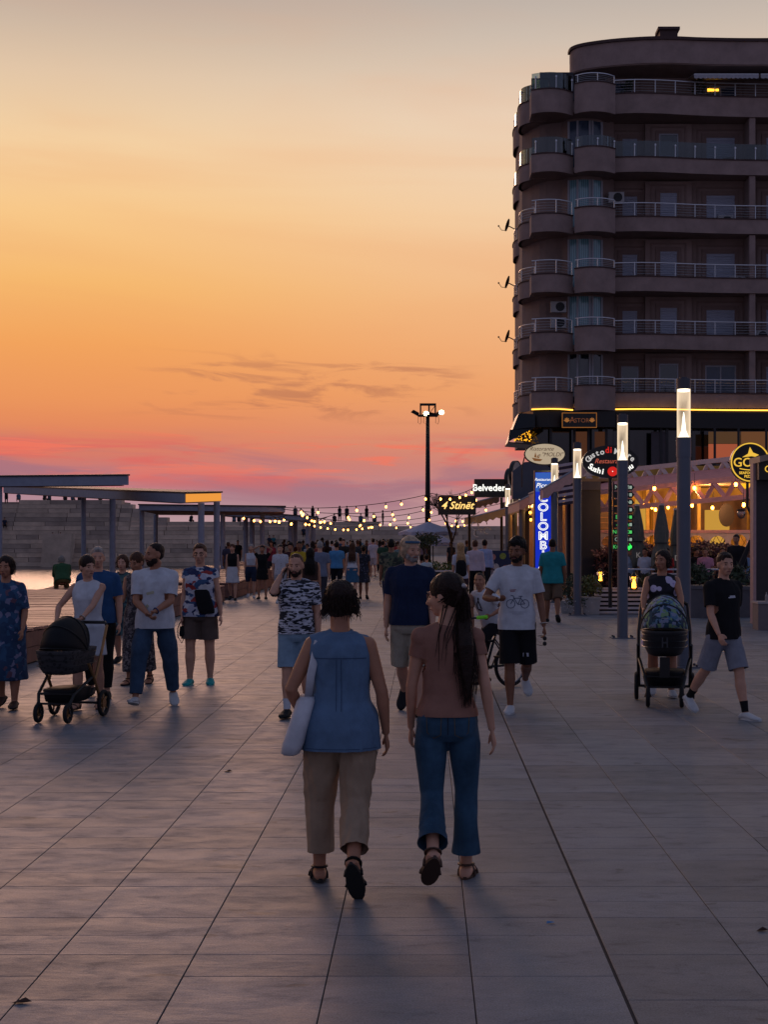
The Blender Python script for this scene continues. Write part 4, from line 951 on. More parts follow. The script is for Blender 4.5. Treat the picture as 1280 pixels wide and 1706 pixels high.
def fringe_awning(a, b__, z_in, z_out, x_in, label, m=awS):
    """a, b: (x, y) ends of the outer edge"""
    g = empty('awning', label, 'awning', (a[0],a[1],z_out), group='fringed awnings over the promenade'); dx_ = x_in-a[0]; L_ = b__[1]-a[1]; dxe = b__[0]-a[0]
    MB().add([(0,0,0),(dxe,L_,0),(dx_+dxe,L_,z_in-z_out),(dx_,0,z_in-z_out)]+[(0,0,-.03),(dxe,L_,-.03),(dx_+dxe,L_,z_in-z_out-.03),(dx_,0,z_in-z_out-.03)],[(0,1,2,3),(7,6,5,4),(0,4,5,1),(1,5,6,2),(2,6,7,3),(3,7,4,0)]).build('cloth', m, g)
    v = MB(); n = max(3,int(L_/.35))
    for i in range(n):
        ya, yb = i*L_/n, (i+1)*L_/n; v.add([(dxe*i/n,ya,-.03),(dxe*(i+1)/n,yb,-.03),(dxe*(i+1)/n,yb,-.28),(dxe*(i+.5)/n-.02,(ya+yb)/2,-.36),(dxe*i/n,ya,-.28)], [(0,1,2,3,4)])
    n = max(3,int(dx_/.25))
    for i in range(n):
        xa, xb = i*dx_/n, (i+1)*dx_/n; za, zb = (z_in-z_out)*i/n, (z_in-z_out)*(i+1)/n; v.add([(xa,-.01,za-.03),(xb,-.01,zb-.03),(xb,-.01,zb-.28),((xa+xb)/2,-.01,(za+zb)/2-.36),(xa,-.01,za-.28)], [(0,1,2,3,4)])
    v.build('fringe', m, g); MB().tube([(0,0,.0),(dxe,L_,.0)], .035, 6).tube([(0,0,0),(dx_,0,z_in-z_out)], .03, 6).build('bar', frameM, g)
    return g
shop(43.5, 49, 4.3, 3.3, 'beige columned restaurant front right behind the blue sign', 3, 4, 1.0)
shop(50, 58, 4.1, 3.3, 'restaurant front under the middle awning, left of the blue sign', 4, 0, 1.2)
shop(59, 72, 4.1, 3.3, 'dark restaurant front below the black box signs', 4, 2)
fringe_awning((3.05,46.5),(3.05,53), 3.7, 3.05, 4.3, 'long pink fringed awning left of the blue vertical sign')
fringe_awning((3.35,41.0),(3.3,45.8), 4.0, 3.25, 4.6, 'pale fringed awning crossing behind the blue sign')
fringe_awning((2.1,58.5),(1.8,66), 3.3, 2.75, 4.2, 'far beige awning below the black box signs', mat('beige_awning',(170,140,100),.8))
fringe_awning((1.7,70),(1.2,76), 3.9, 3.4, 3.6, 'open brown awning at the far end by the bare tree', mat('brown_awning',(120,84,60),.8))
# stacked round lit signs seen edge on
for (px, py, Y, r_, lb) in ((862,790,52,.42,'round white sign seen edge on, nearer of two left of the blue sign'),(853,800,56,.40,'round white sign seen edge on, farther of two left of the blue sign')):
    p = at(px,py,Y); s = empty('round_sign', lb, 'sign', p, rz=R(62), group='round shop signs seen edge on')
    oval(MB(), (0,0,0), r_, r_*1.1, .1, 28).build('panel', mat('sign_face_pale',(150,150,150),.5), s); ring2(MB(), (0,-.02,0), r_, r_*1.1, .03, .15, 28).build('rim', blackM, s)
    MB().box((-.02,.12,-.9),(.02,.16,.3)).build('bracket', blackM, s)
sg = empty('dark_shop_sign', 'dark rounded shop sign above the fringed awnings', 'sign', at(880,785,47))
MB().prism([(-.5,-.9),(.75,-.9),(.75,.1),(.4,.32),(-.1,.3),(-.5,0)], 'y', 0, .5).build('box', mat('slate_panel',(62,70,86),.5), sg)
sm = empty('striped_awning', 'narrow hanging awning with dark and pale stripes beside a tube lamp', 'awning', at(950,845,41))
sA, sB = MB(), MB()
for i in range(14):
    z = 1.22-i*.085; (sA if i % 2 else sB).add([(-.32,0,z),(.30,.0,z+.10),(.30,.0,z+.02),(-.32,0,z-.08)] + [(-.32,.05,z),(.30,.05,z+.10),(.30,.05,z+.02),(-.32,.05,z-.08)], [(0,1,2,3),(7,6,5,4),(0,4,5,1),(1,5,6,2),(2,6,7,3),(3,7,4,0)])
sA.build('dark_stripe', mat('stripe_dark',(60,44,58),.8), sm); sB.build('pale_stripe', mat('stripe_pale',(190,170,176),.8), sm)
# projecting bracket lamps under awnings (wall lamps lit)
wl = 0
for (px, py, Y, lb) in ((885,866,50,'orange wall lamp glowing on a beige column left of the blue sign'),(884,854,48,'small flat ceiling lamp lit under the pink awning'),(810,867,66,'tiny warm lamp under the far awning')):
    s = empty('wall_lamp', lb, 'lamp', at(px,py,Y)); MB().ell((0,0,0),(.045,.045,.05),n=10,m=8).build('bulb', glow('wall_lamp_glow',(255,170,60),8), s); MB().cyl((0,.03), .05, .06, .14, 8).build('holder', blackM, s)
# beige columns near the terrace
for i, px in enumerate((934,946,952)):
    p = Vector(((px-VX)*44/F, 44-.3*i, 0)); tag(MB().box(p+Vector((-.07,-.07,0)), p+Vector((.07,.07,3.4))).box(p+Vector((-.09,-.09,3.4)), p+Vector((.09,.09,3.5))).build('wooden_post', wood), ['beige wooden post nearest the blue sign','beige wooden post in the middle beside the teal shirted man','beige wooden post nearest the terrace'][i], 'post', 'wooden posts by the terrace')
ds = empty('door_shelf', 'dark open shelf rack beside the beige posts at the terrace corner', 'shelf', ((957-VX)*43.5/F, 43.6, 0))
for i in range(5): MB().box((-.14,0,.4+i*.6),(.14,.3,.44+i*.6)).build('shelf_board', mat('shelf_wood',(96,64,44),.7), ds)
MB().box((-.16,0,0),(-.14,.3,3.2)).box((.14,0,0),(.16,.3,3.2)).build('upright', darkW, ds)

# ---------------------------------------------------------------- terrace restaurant
tr = empty('terrace_restaurant', 'warmly lit terrace restaurant with white lattice beams below the tower', 'restaurant', (5.0,44,0)); TR = Vector((5,44,0))
white = mat('terrace_white', (206,186,184), .6, var=.08); pinkW = mat('terrace_beam', (214,160,160), .6, var=.1)
yel = mat('warm_wall', (196,150,70), .8, var=.25, vscale=1.5); yelD = mat('warm_cabinet', (92,58,30), .6, var=.3)
def tb(a, b__, nm, m, rz=0): return MB().box(Vector(a)-TR, Vector(b__)-TR).build(nm, m, tr)
tb((5.0,43.9,0),(17,60,.3),'terrace_floor',darkW)
tb((5.1,55.0,.3),(17,55.2,4.6),'back_wall',yel)
tb((5.0,48.5,3.75),(17,57,3.85),'ceiling',mat('terrace_ceiling',(170,130,84),.8,var=.1))
tb((5.3,54.0,.3),(7.9,54.9,2.9),'cabinet',yelD); tb((8.6,54.3,.3),(9.0,54.9,3.6),'doorway',mat('gold_panel',(180,130,60),.6)); tb((9.9,54.6,2.1),(12.2,54.9,3.3),'back_shelf',yelD)
tb((12.6,54.3,.3),(13.6,54.9,3.5),'cabinet',yelD); tb((10.6,54.4,1.0),(11.5,54.85,2.9),'lit_panel',glow('lit_panel',(255,190,80),.55)); tb((8.0,54.5,1.2),(8.4,54.9,3.3),'lit_panel',MC['lit_panel'])
for i in range(9): tb((5.35,53.97,1.0+i*.2),(7.85,54.0,1.03+i*.2),'shelf_slat',mat('slat_light',(140,90,50),.6))
for i in range(3): tb((6.1,53.93,2.35+i*.13),(6.5,53.96,2.40+i*.13),'lamp_bar',glow('bar_lamp',(255,230,190),1.8))
for x in (5.6,8.2,9.3,10.1,12.4,13.9): tb((x,53.4,.3),(x+.12,53.52,3.75),'column',yel)
tb((10.8,49.6,3.55),(14.5,49.75,3.72),'light_trough',glow('light_trough',(255,184,40),1.2))
for (px, py) in ((1020,905),(1085,830),(1130,905)): pass
# lattice beams (front edge runs slightly away from left to right)
def beam(p0, p1, h, nm, m, webs, wm):
    """two chords joined by a zigzag of flat bars; p0,p1 top chord ends"""
    p0, p1 = p0-TR, p1-TR; up = Vector((0,0,1)); t_ = (p1-p0); mb = MB()
    def bar(a, b__, w, d):
        dd = (b__-a).normalized(); n_ = Vector((0,1,0)); s_ = dd.cross(n_).normalized()*w/2; y = Vector((0,d/2,0))
        mb.add([a-s_-y,b__-s_-y,b__+s_-y,a+s_-y,a-s_+y,b__-s_+y,b__+s_+y,a+s_+y], [(0,1,2,3),(7,6,5,4),(0,4,5,1),(1,5,6,2),(2,6,7,3),(3,7,4,0)])
    bar(p0, p1, .15, .14); bar(p0-up*h, p1-up*h, .15, .14); mb.build(nm, m, tr)
    for i in range(webs):
        mb = MB(); a = p0+t_*(i/webs); b__ = p0+t_*((i+1)/webs); mid = (a+b__)/2
        bar(a-up*.07, mid-up*(h-.07), .13, .10); bar(mid-up*(h-.07)+t_.normalized()*.07, b__-up*.07, .13, .09); mb.build('lattice_bar', wm, tr)
beam(at(958,792,50), at(1262,760,46), .52, 'roof_beam', white, 12, white)
beam(at(960,824,47), at(1262,794,43.5), .58, 'roof_beam', pinkW, 9, pinkW)
# roof fabric between beams
a, b__, c, d = at(958,805,50)-TR, at(1262,774,46)-TR, at(1262,792,43.6)-TR, at(960,822,47.1)-TR
MB().add([a,b__,c,d]+[p-Vector((0,0,.04)) for p in (a,b__,c,d)], [(0,1,2,3),(7,6,5,4),(0,4,5,1),(1,5,6,2),(2,6,7,3),(3,7,4,0)]).build('roof_cloth', mat('roof_cloth',(214,140,134),.8), tr)
# screen wall with oval openings
sw_ = MB(); Yw = 48.2; q = random.Random(12); pxm = F/Yw
def screen(px0, px1, seed):
    """white panel pierced with leaf shaped holes: triangulated around each hole in its own cell"""
    q = random.Random(seed); mb = MB(); x0, x1 = (px0-VX)/pxm, (px1-VX)/pxm; z1 = at(0,888,Yw).z; z0 = z1-1.15; nx = max(1,round((x1-x0)/.78)); nz = 2; M_n = 16
    for i in range(nx):
        for j in range(nz):
            off = .0
            cx0 = x0+(x1-x0)*i/nx; cx1 = x0+(x1-x0)*(i+1)/nx; cz0 = z0+(z1-z0)*j/nz; cz1 = z0+(z1-z0)*(j+1)/nz
            cx, cz = (cx0+cx1)/2, (cz0+cz1)/2; w, h = (cx1-cx0)/2, (cz1-cz0)/2; ang = q.uniform(-.5,.5); ra = w*q.uniform(.72,.9); rb = h*q.uniform(.62,.86)
            outer, inner = [], []
            for k_ in range(M_n):
                t_ = 2*math.pi*k_/M_n; c_, s_ = math.cos(t_), math.sin(t_); m_ = max(abs(c_), abs(s_)); outer.append(Vector((cx+w*c_/m_, 0, cz+h*s_/m_)))
                ex, ez = ra*c_*(1-.12*s_), rb*s_; ix = ex*math.cos(ang*.5)-ez*math.sin(ang*.5); iz = ex*math.sin(ang*.5)*.6+ez*math.cos(ang*.5)
                ix = max(-w*.93, min(w*.93, ix)); iz = max(-h*.92, min(h*.92, iz)); inner.append(Vector((cx+ix, 0, cz+iz)))
            V = []
            for y in (0, .06): V += [p+Vector((0,y,0)) for p in outer] + [p+Vector((0,y,0)) for p in inner]
            n_ = M_n; fs = []
            for a_ in range(n_):
                b2 = (a_+1) % n_; fs.append((a_, b2, n_+b2, n_+a_)); fs.append((3*n_+a_, 3*n_+b2, 2*n_+b2, 2*n_+a_)); fs.append((n_+a_, n_+b2, 3*n_+b2, 3*n_+a_))
            mb.add([v+Vector((0,Yw,0))-TR for v in V], fs)
    mb.build('pierced_screen', white, tr)
screen(966, 1108, 3); screen(1108, 1250, 8)
tb(((964-VX)/pxm, Yw-.05, at(0,888,Yw).z),((1252-VX)/pxm, Yw+.12, at(0,883,Yw).z),'hand_rail',pinkW)
lt = MB()
for i in range(22):
    x = (968+i*13.4-VX)/pxm; z1 = at(0,889,Yw).z
    lt.tube([Vector((x,Yw+.3,z1-1.1))-TR, Vector((x+.6,Yw+.3,z1))-TR], .008, 4).tube([Vector((x+.6,Yw+.3,z1-1.1))-TR, Vector((x,Yw+.3,z1))-TR], .008, 4)
lt.build('wire_lattice', yelD, tr)
orb = glow('orange_bulb', (255,150,50), 30)
for i, (px, py, Y) in enumerate(((985,836,45),(1072,840,49),(1087,845,50),(1093,849,51),(1114,845,49),(1091,814,44.5),(1158,813,44.5),(1154,842,47),(1227,807,43),(1188,846,48),(1240,841,41))):
    s = empty('pendant_bulb', 'bare orange pendant bulb, ' + ['leftmost, beside the third lamp post','left of the closed umbrella tips','second left of the closed umbrella','lowest in the cluster of three','right of the closed umbrella tip','hanging from the pink beam, left of the nearest lamp post','hanging from the pink beam, right of the nearest lamp post','just right of the nearest lamp post, inside','hanging beside the round gold sign, upper','under the yellow light trough','under the round gold sign by a glass shade'][i], 'lamp', at(px,py,Y), group='orange pendant bulbs in the terrace')
    MB().ell((0,0,0),(.05,.05,.065),n=10,m=8).build('bulb', orb, s, smooth=True); MB().cyl((0,0), .022, .05, .11, 8).tube([(0,0,.1),(0,0,.45)], .006, 4).build('socket', blackM, s)
for (x, y, z, e) in ((7.0,51.5,3.2,140),(10.2,51.5,3.2,180),(13.5,51.5,3.2,150),(8.2,44.9,3.1,60),(11,44.6,3.1,60),(6,42.5,2.9,30)):  # unseen point lights; the front ones added to brighten the planters
    ld = bpy.data.lights.new('terrace_light','POINT'); ld.energy = e; ld.color = (1,.60,.27); ld.shadow_soft_size = .15; lo = bpy.data.objects.new('terrace_light', ld); COL.objects.link(lo); lo.location = (x,y,z)
# disc ceiling lamp
s = empty('ceiling_lamp', 'flat round ceiling lamp under the yellow light trough', 'lamp', at(1190,834,48)); MB().cyl((0,0), .22, 0, .04, 20).build('disc', glow('disc_lamp',(255,214,150),3), s); MB().tube([(0,0,.04),(0,0,.3)], .01, 5).build('rod', blackM, s)
# glass shade lantern
s = empty('glass_lantern', 'clear glass lantern hanging on a curved bracket by the dark column', 'lantern', at(1236,856,38)); MB().ell((0,0,0),(.11,.11,.13)).build('shade', glassmat('lantern_glass',(230,220,210),.03,.8), s, smooth=True); MB().cyl((0,0),.12,.08,.12,14).tube([(0,0,.12),(.02,0,.3),(.15,0,.42),(.3,0,.3),(.42,0,.2)], .015, 6).build('bracket', blackM, s)
# hanging oval decoration
s = empty('wicker_basket', 'dark wicker oval hung on the warm back wall', 'decoration', at(1212,858,52)); oval(MB(), (0,0,0), .27, .42, .12, 24).build('weave', mat('wicker',(46,30,22),.8,var=.4,vscale=20), s)
# closed umbrellas
umM = mat('umbrella_cloth', (96,96,88), .85, var=.2, vscale=5)
def closed_umbrella(px, Y, py_top, py_bot, label, letter, w=.24):
    p = Vector(((px-VX)*Y/F, Y, 0)); zt_ = at(0,py_top,Y).z; zb = at(0,py_bot,Y).z
    g = empty('closed_umbrella', label, 'umbrella', p, group='closed umbrellas on the terrace')
    rings = []; n = 24
    for k_ in range(11):
        u = k_/10; z = zb+(zt_-zb)*u; r_ = w*(1-.78*u**1.6)*(1-.25*math.exp(-((u-.42)/.08)**2))*(1 if k_ else .8)
        rings.append([Vector((r_*(1+.22*math.cos(6*a+u*2))*math.cos(a), r_*(1+.22*math.cos(6*a+u*2))*math.sin(a), z)) for a in [2*math.pi*j/n for j in range(n)]])
    MB().ring_loft(rings).build('canopy', umM, g, smooth=True); MB().cyl((0,0), .03, .3, zt_+.06, 8).build('pole', wood, g); MB().cyl((0,0), .08, zt_, zt_+.05, 10).build('cap', white, g)
    MB().tube([(w*.86*math.cos(a), w*.86*math.sin(a), zb+(zt_-zb)*.42) for a in [k*math.pi/6 for k in range(12)]], .015, 5, closed=True).build('strap', blackM, g)
    if letter: text(letter, .22, glow('umbrella_letter',(170,160,160),.35), g, (0,-w*1.12,zb+.35), name='lettering', ext=.01)
closed_umbrella(1062, 42, 843, 945, 'closed grey umbrella just right of the name boards', 'K', .26)
closed_umbrella(1103, 41, 842, 950, 'closed grey umbrella in the middle with a B on it', 'B', .26)
closed_umbrella(1127, 41.5, 850, 950, 'closed grey umbrella half hidden by the nearest lamp post', 'D', .2)
# hedge, planters, plants
hedM = mat('hedge_leaf', (92,52,50), .6, var=.5, vscale=9)
hd = tuft(MB(), (0,0,0), 1, 1, .1, .05, seed=1, kind='leaf'); q = random.Random(8); hb = MB()
for i in range(6500):
    x = q.uniform(-2.9,3.0); y = q.choice([q.uniform(-.35,-.15), q.uniform(-.3,.3)]); z = (q.uniform(-.45,.95) if y < -.15 else q.uniform(.6,1.0))*(1+.12*math.sin(x*3)+.06*math.sin(x*7)); dd = Vector((q.gauss(0,1),q.gauss(0,1),q.gauss(.2,1))).normalized(); ss = dd.orthogonal().normalized(); p0 = Vector((x,y,z)); l = q.uniform(.09,.17)
    hb.add([p0,p0+dd*l*.5+ss*l*.28,p0+dd*l,p0+dd*l*.5-ss*l*.28],[(0,1,2,3)])
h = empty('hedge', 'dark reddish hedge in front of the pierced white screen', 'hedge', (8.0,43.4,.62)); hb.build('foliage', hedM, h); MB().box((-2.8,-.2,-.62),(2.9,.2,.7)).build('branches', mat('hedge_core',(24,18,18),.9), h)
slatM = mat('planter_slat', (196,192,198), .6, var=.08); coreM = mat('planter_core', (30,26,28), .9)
def slat_planter(x0, x1, y, label, h=.63, dpt=.5, n=6):
    g = empty('slatted_planter', label, 'planter', (x0,y,0), group='white slatted planters'); W = x1-x0; sp_ = h/n
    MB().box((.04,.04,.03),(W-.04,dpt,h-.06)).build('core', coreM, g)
    for i in range(n):
        z = i*sp_; MB().box((0,0,z+.015),(W,.025,z+sp_*.70)).build('slat', slatM, g); MB().box((0,.027,z+.015),(.025,dpt,z+sp_*.70)).build('slat', slatM, g)
    MB().box((-.02,-.02,h-.02),(W+.02,.06,h+.015)).box((-.02,.06,h-.02),(.05,dpt,h+.015)).build('rim', slatM, g); return g
k = 34.9/F
slat_planter((995-VX)*k, (1082-VX)*k, 34.9, 'white slatted planter box behind the second lamp post'); slat_planter((1128-VX)*33/F, (1172-VX)*33/F, 36, 'white slatted planter box behind the nearest lamp post', h=.95)
greenM = mat('bush_leaf', (86,88,34), .6, var=.4, vscale=7); greenD = mat('agave_leaf', (52,66,52), .6, var=.3)
pot_plant((( 984-VX)*k, 34.9, 0), 'yellow green bush in a square white pot beside the third lamp post', r=.34, h=.42, lm=greenM, n=420, ln=.09, w=.06, kind='leaf', pot=potW, pr=.24, square=True, up=.55)
pot_plant((( 950-VX)*k, 35.6, 0), 'loose dark green shrub in a low pot left of the third lamp post', r=.45, h=.3, lm=leafM, n=420, ln=.10, w=.05, kind='leaf', pot=potW, pr=.2, square=True, up=.6)
pot_plant((( 1080-VX)*k, 35.2, .55), 'spiky agave plant in the planter above the stroller woman', r=.2, h=.1, lm=greenD, n=46, ln=.48, w=.05, pr=.1)
pot_plant((( 1168-VX)*35/F, 36.2, .8), 'spiky agave plant right of the nearest lamp post', r=.2, h=.1, lm=greenD, n=50, ln=.42, w=.06, pr=.1)
pot_plant((( 1148-VX)*k, 33.5, 0), 'low green plant in a ribbed grey planter behind the boy in black', r=.3, h=.75, lm=leafM, n=200, ln=.16, w=.06, kind='leaf', pot=mat('ribbed_grey',(96,92,98),.7), pr=.36, square=True)
pot_plant((( 1215-VX)*k, 33.8, 0), 'low green plant at the foot of the dark column', r=.3, h=.72, lm=leafM, n=200, ln=.16, w=.06, kind='leaf', pot=MC['ribbed_grey'], pr=.40, square=True)
wf = MB(); q = random.Random(2)
for i in range(160): wf.ell((q.gauss(0,.16),q.gauss(0,.14),.25+q.gauss(0,.12)), (.015,.015,.012), n=5, m=3)
s = empty('flowering_plant', 'white flowering plant trailing beside the teal shirted man', 'potted plant', ((958-VX)*k,34.6,0)); wf.build('flowers', mat('white_petal',(190,190,196),.7), s); tuft(MB(), (0,0,.25), .25, 200, .1, .03, .5, 3, 'leaf').build('foliage', leafM, s)
# candle lanterns
def lantern(px, py, Y, label, sz=1.0):
    g = empty('candle_lantern', label, 'lantern', at(px,py,Y), group='candle lanterns among the planters')
    MB().cyl((0,0), .075*sz, -.14*sz, -.12*sz, 12).cyl((0,0), .075*sz, .10*sz, .12*sz, 12).tube([(0,0,.12*sz),(0,0,.17*sz)], [.05*sz,.02*sz], 10).build('frame', blackM, g)
    MB().cyl((0,0), .068*sz, -.119*sz, .099*sz, 14).build('glass', glassmat('lantern_glass',(230,220,210),.03,.8), g, smooth=True)
    MB().tube([(0,0,-.1*sz),(0,0,-.02*sz),(0,0,.05*sz)], [.04*sz,.035*sz,.008], 8).build('flame', glow('flame',(255,170,50),14), g)
    return g
lantern(1057, 970, 34.3, 'larger candle lantern glowing on the slatted planter by the second lamp post', 1.35); lantern(1001, 960, 36, 'smaller candle lantern glowing in the bushes left of the sign post', 1.1)
# right edge kiosk column, awning and box
kc = empty('kiosk_column', 'dark square column with a pale edge at the right side of the photo', 'column', ((1256-VX)*31/F, 31, 0)); k = 31/F
MB().box((0,0,.0),(5*k,.3,at(0,772,31).z)).build('edge_strip', mat('pink_trim',(176,140,140),.6), kc); MB().box((5.2*k,.02,0),(60*k,.5,at(0,785,31).z)).build('panel', mat('brown_panel',(54,44,48),.6), kc)
MB().box((4*k,-.3,at(0,800,31).z),(70*k,.5,at(0,768,31).z)).build('header', blackM, kc); MB().add([(2*k,-.5,at(0,762,31).z),(60*k,-.5,at(0,748,31).z),(60*k,-.5,at(0,758,31).z),(2*k,-.5,at(0,772,31).z),(2*k,.5,at(0,762,31).z),(60*k,.5,at(0,748,31).z),(60*k,.5,at(0,758,31).z),(2*k,.5,at(0,772,31).z)],[(0,1,2,3),(7,6,5,4),(0,4,5,1),(1,5,6,2),(2,6,7,3),(3,7,4,0)]).build('awning_arm', mat('arm_beige',(160,136,120),.6), kc)
text('O)', 16*k, goldL, kc, (22*k,-.32,at(0,783,31).z))
bx = empty('panelled_box', 'grey panelled counter box at the right edge of the promenade', 'counter', ((1260-VX)*29/F, 28.8, 0)); k = 28.8/F
for i in range(3): MB().box((i*24*k+.005,0,0),((i+1)*24*k-.005,.5,at(0,1006,28.8).z)).build('panel', mat('counter_panel',(112,100,102),.7,var=.1), bx)
MB().box((-.01,-.02,at(0,1006,28.8).z),(3,.6,at(0,1003,28.8).z)).build('top', mat('counter_top',(160,150,150),.5), bx)
bt = empty('clear_bottle', 'small clear bottle standing on the counter at the right edge', 'bottle', at(1278,1003,29)); MB().tube([(0,0,0),(0,0,.12),(0,0,.16),(0,0,.2)], [.03,.03,.012,.012], 10).build('glass', mat('bottle_pale',(150,140,140),.2), bt); MB().cyl((0,0),.014,.2,.22,8).build('cap', blackM, bt)
# leaning closed parasol frame right of the terrace
tag(MB().tube([at(1252,900,36), at(1228,960,36), at(1215,1010,36)], [.05,.09,.05], 8).build('folded_parasol', mat('dark_cloth',(26,26,32),.8)), 'dark folded parasol leaning behind the standing man', 'parasol')
# ---------------------------------------------------------------- far end: big umbrellas, tree, bush, menu board
umB = mat('market_umbrella', (168,172,196), .8, var=.08)
def market_umbrella(px, Y, py_top, py_edge, half_px, label):
    p = Vector(((px-VX)*Y/F, Y, 0)); g = empty('market_umbrella', label, 'umbrella', p, group='large open umbrellas at the far end'); zt_ = at(0,py_top,Y).z; ze = at(0,py_edge,Y).z; r_ = half_px*Y/F
    n = 8; top = Vector((0,0,zt_))
    for i in range(n):
        a0, a1 = 2*math.pi*i/n+.2, 2*math.pi*(i+1)/n+.2; c0, c1 = Vector((r_*math.cos(a0),r_*math.sin(a0),ze)), Vector((r_*math.cos(a1),r_*math.sin(a1),ze)); mid = (c0+c1)/2*1; mid.z = ze+.06
        dn = Vector((0,0,-.18)); MB().add([top,c0,mid,c1,c0+dn,mid+dn,c1+dn],[(0,1,2),(0,2,3),(1,4,5,2),(2,5,6,3)]).build('canopy_panel', umB, g)
    MB().cyl((0,0), .035, 0, zt_+.1, 8).build('pole', blkMet, g); return g
market_umbrella(714, 80, 869, 887, 51, 'nearer wide pale umbrella open behind the mast'); market_umbrella(722, 86, 884, 905, 38, 'farther pale umbrella below the first one')
def bush(loc, r_, h, label, lm, n=700, trunk=.5, nm='round_bush', l=.14):
    g = empty(nm, label, 'bush', loc); MB().tube([(0,0,0),(.02,0,trunk+r_*.5)], [.06,.03], 7).build('trunk', mat('bark',(60,46,38),.9), g)
    mb = MB(); q = random.Random(len(label))
    for c in range(7):
        a = q.random()*6.28; cc_ = Vector((math.cos(a)*r_*.55, math.sin(a)*r_*.55, trunk+h*(.3+.5*q.random())))
        tuft(mb, cc_, r_*.6, n//7, l, l*.5, .4, c+3, 'leaf')
    mb.build('crown', lm, g); return g
bush(Vector(((706-VX)*60/F,60,0)), .75, .9, 'dark round topped bush behind the man with the headband', leafM, 900, trunk=1.0)
bush(Vector(((735-VX)*50/F,50,0)), .6, .7, 'green leafy bush beside the woman in the white top', mat('leaf_green',(70,84,40),.7,var=.4), 700, trunk=.2)
# bare tree
bt = empty('bare_tree', 'leafless thin tree beside the gold lettered sign', 'tree', Vector(((751-VX)*66/F,66,0))); tk, tw_ = MB(), MB(); q = random.Random(21); barkM = mat('bark',(60,46,38),.9)
def grow(p, d, l, r_, dep):
    e = p+d*l; (tk if dep < 2 else tw_).tube([p, p+d*l*.5+Vector((q.gauss(0,.03),q.gauss(0,.03),0)), e], [r_, r_*.85, r_*.65], 5)
    if dep > 4: return
    for i in range(3 if dep else 4):
        nd_ = (d+Vector((q.gauss(0,.34),q.gauss(0,.34),q.gauss(.15,.2)))).normalized(); grow(e-d*l*q.uniform(0,.3), nd_, l*(q.uniform(.42,.5) if dep == 0 else q.uniform(.55,.75)), r_*.6, dep+1)
grow(Vector((0,0,0)), Vector((.02,0,1)), 2.1, .07, 0); tk.build('trunk', barkM, bt); tw_.build('branches', barkM, bt)
mb_ = empty('menu_board', 'dark blue menu board with printed dishes by the restaurant doors', 'menu board', Vector(((832-VX)*45/F,45,0)))
MB().box((-.38,0,.55),(.38,.05,1.45)).build('panel', mat('menu_blue',(24,40,76),.4), mb_); MB().box((-.36,0,0),(-.32,.05,.55)).box((.32,0,0),(.36,.05,.55)).build('leg', blackM, mb_)
for i, (x, z, c) in enumerate(((-.2,1.25,(190,130,120)),(.12,1.28,(150,160,60)),(-.1,.95,(200,190,180)),(.2,.9,(180,100,80)),(-.22,.75,(170,170,170)))): MB().tube([(x,-.012,z),(x,0,z)], .10, 14).build('dish_picture', mat('dish_%d'%i,c,.5,var=.4,vscale=20), mb_)
# standing sculpture-like white lamp at the far awning and a small figure sign
wc = empty('curly_white_sign', 'white scrolled metal sign hanging under the far awning', 'sign', at(800,880,60)); mbx = MB()
for (cx, cz, r_) in ((-.2,.1,.16),(.1,.15,.2),(.3,-.1,.14),(-.1,-.2,.16)): mbx.tube([(cx+r_*math.cos(a),0,cz+r_*math.sin(a)) for a in [k*.5 for k in range(11)]], .02, 5)
mbx.build('scroll', mat('white_metal',(210,214,220),.4), wc)
# far shoreline pieces right of the wall: small white booth and cafe tables
bo = empty('white_chair', 'white rimmed dark chair in front of the leafy bush', 'chair', Vector(((737-VX)*38/F,38,0)))
MB().box((-.22,-.2,.42),(.22,.2,.46)).build('seat', blackM, bo); MB().box((-.24,.18,.5),(.24,.22,.95)).build('backrest', blackM, bo); MB().box((-.26,.17,.95),(.26,.23,.99)).build('top_rail', white, bo)
for sx in (-.2,.2):
    for sy in (-.17,.17): MB().cyl((sx,sy), .018, 0, .42, 6).build('leg', blackM, bo)
# ================================================================ people
SKIN = {}
def skin(tone):
    cols = {'light': (196,146,122), 'tan': (168,116,90), 'brown': (128,84,62), 'pale': (206,160,140), 'dark': (104,70,54)}
    m = mat('skin_'+tone, cols[tone], .5, var=.10, vscale=14, spec=.35); return m
eyeM = mat('eye_dark', (24,18,16), .25, var=0); lipM = mat('lip', (130,70,64), .5, var=0)
def cloth(name, col, rough=.88, var=.14, vscale=10): return mat('cloth_'+name, col, rough, var=var, vscale=vscale, bump=.12, bscale=260, spec=.25)
def hairm(name, col): return mat('hair_'+name, col, .5, var=.45, vscale=22, bump=.5, bscale=90, spec=.2)
PROF = {   # height fraction, half width, half depth, forward offset
 'm': [(.455,.050,.045,.0),(.48,.082,.060,-.004),(.52,.092,.066,-.008),(.56,.089,.063,-.004),(.61,.082,.058,.0),(.66,.086,.060,.002),(.72,.097,.066,.002),(.765,.103,.064,-.002),(.80,.098,.052,-.006),(.825,.070,.040,-.008),(.845,.038,.035,-.006)],
 'f': [(.455,.050,.048,.0),(.48,.090,.066,-.006),(.52,.100,.070,-.010),(.56,.092,.064,-.006),(.61,.074,.054,.0),(.66,.076,.055,.002),(.72,.086,.060,.004),(.765,.090,.056,-.002),(.80,.084,.046,-.006),(.825,.058,.036,-.008),(.845,.031,.031,-.006)]}
def rotx(v, a):
    c, s = math.cos(a), math.sin(a); return Vector((v.x, v.y*c - v.z*s, v.y*s + v.z*c))
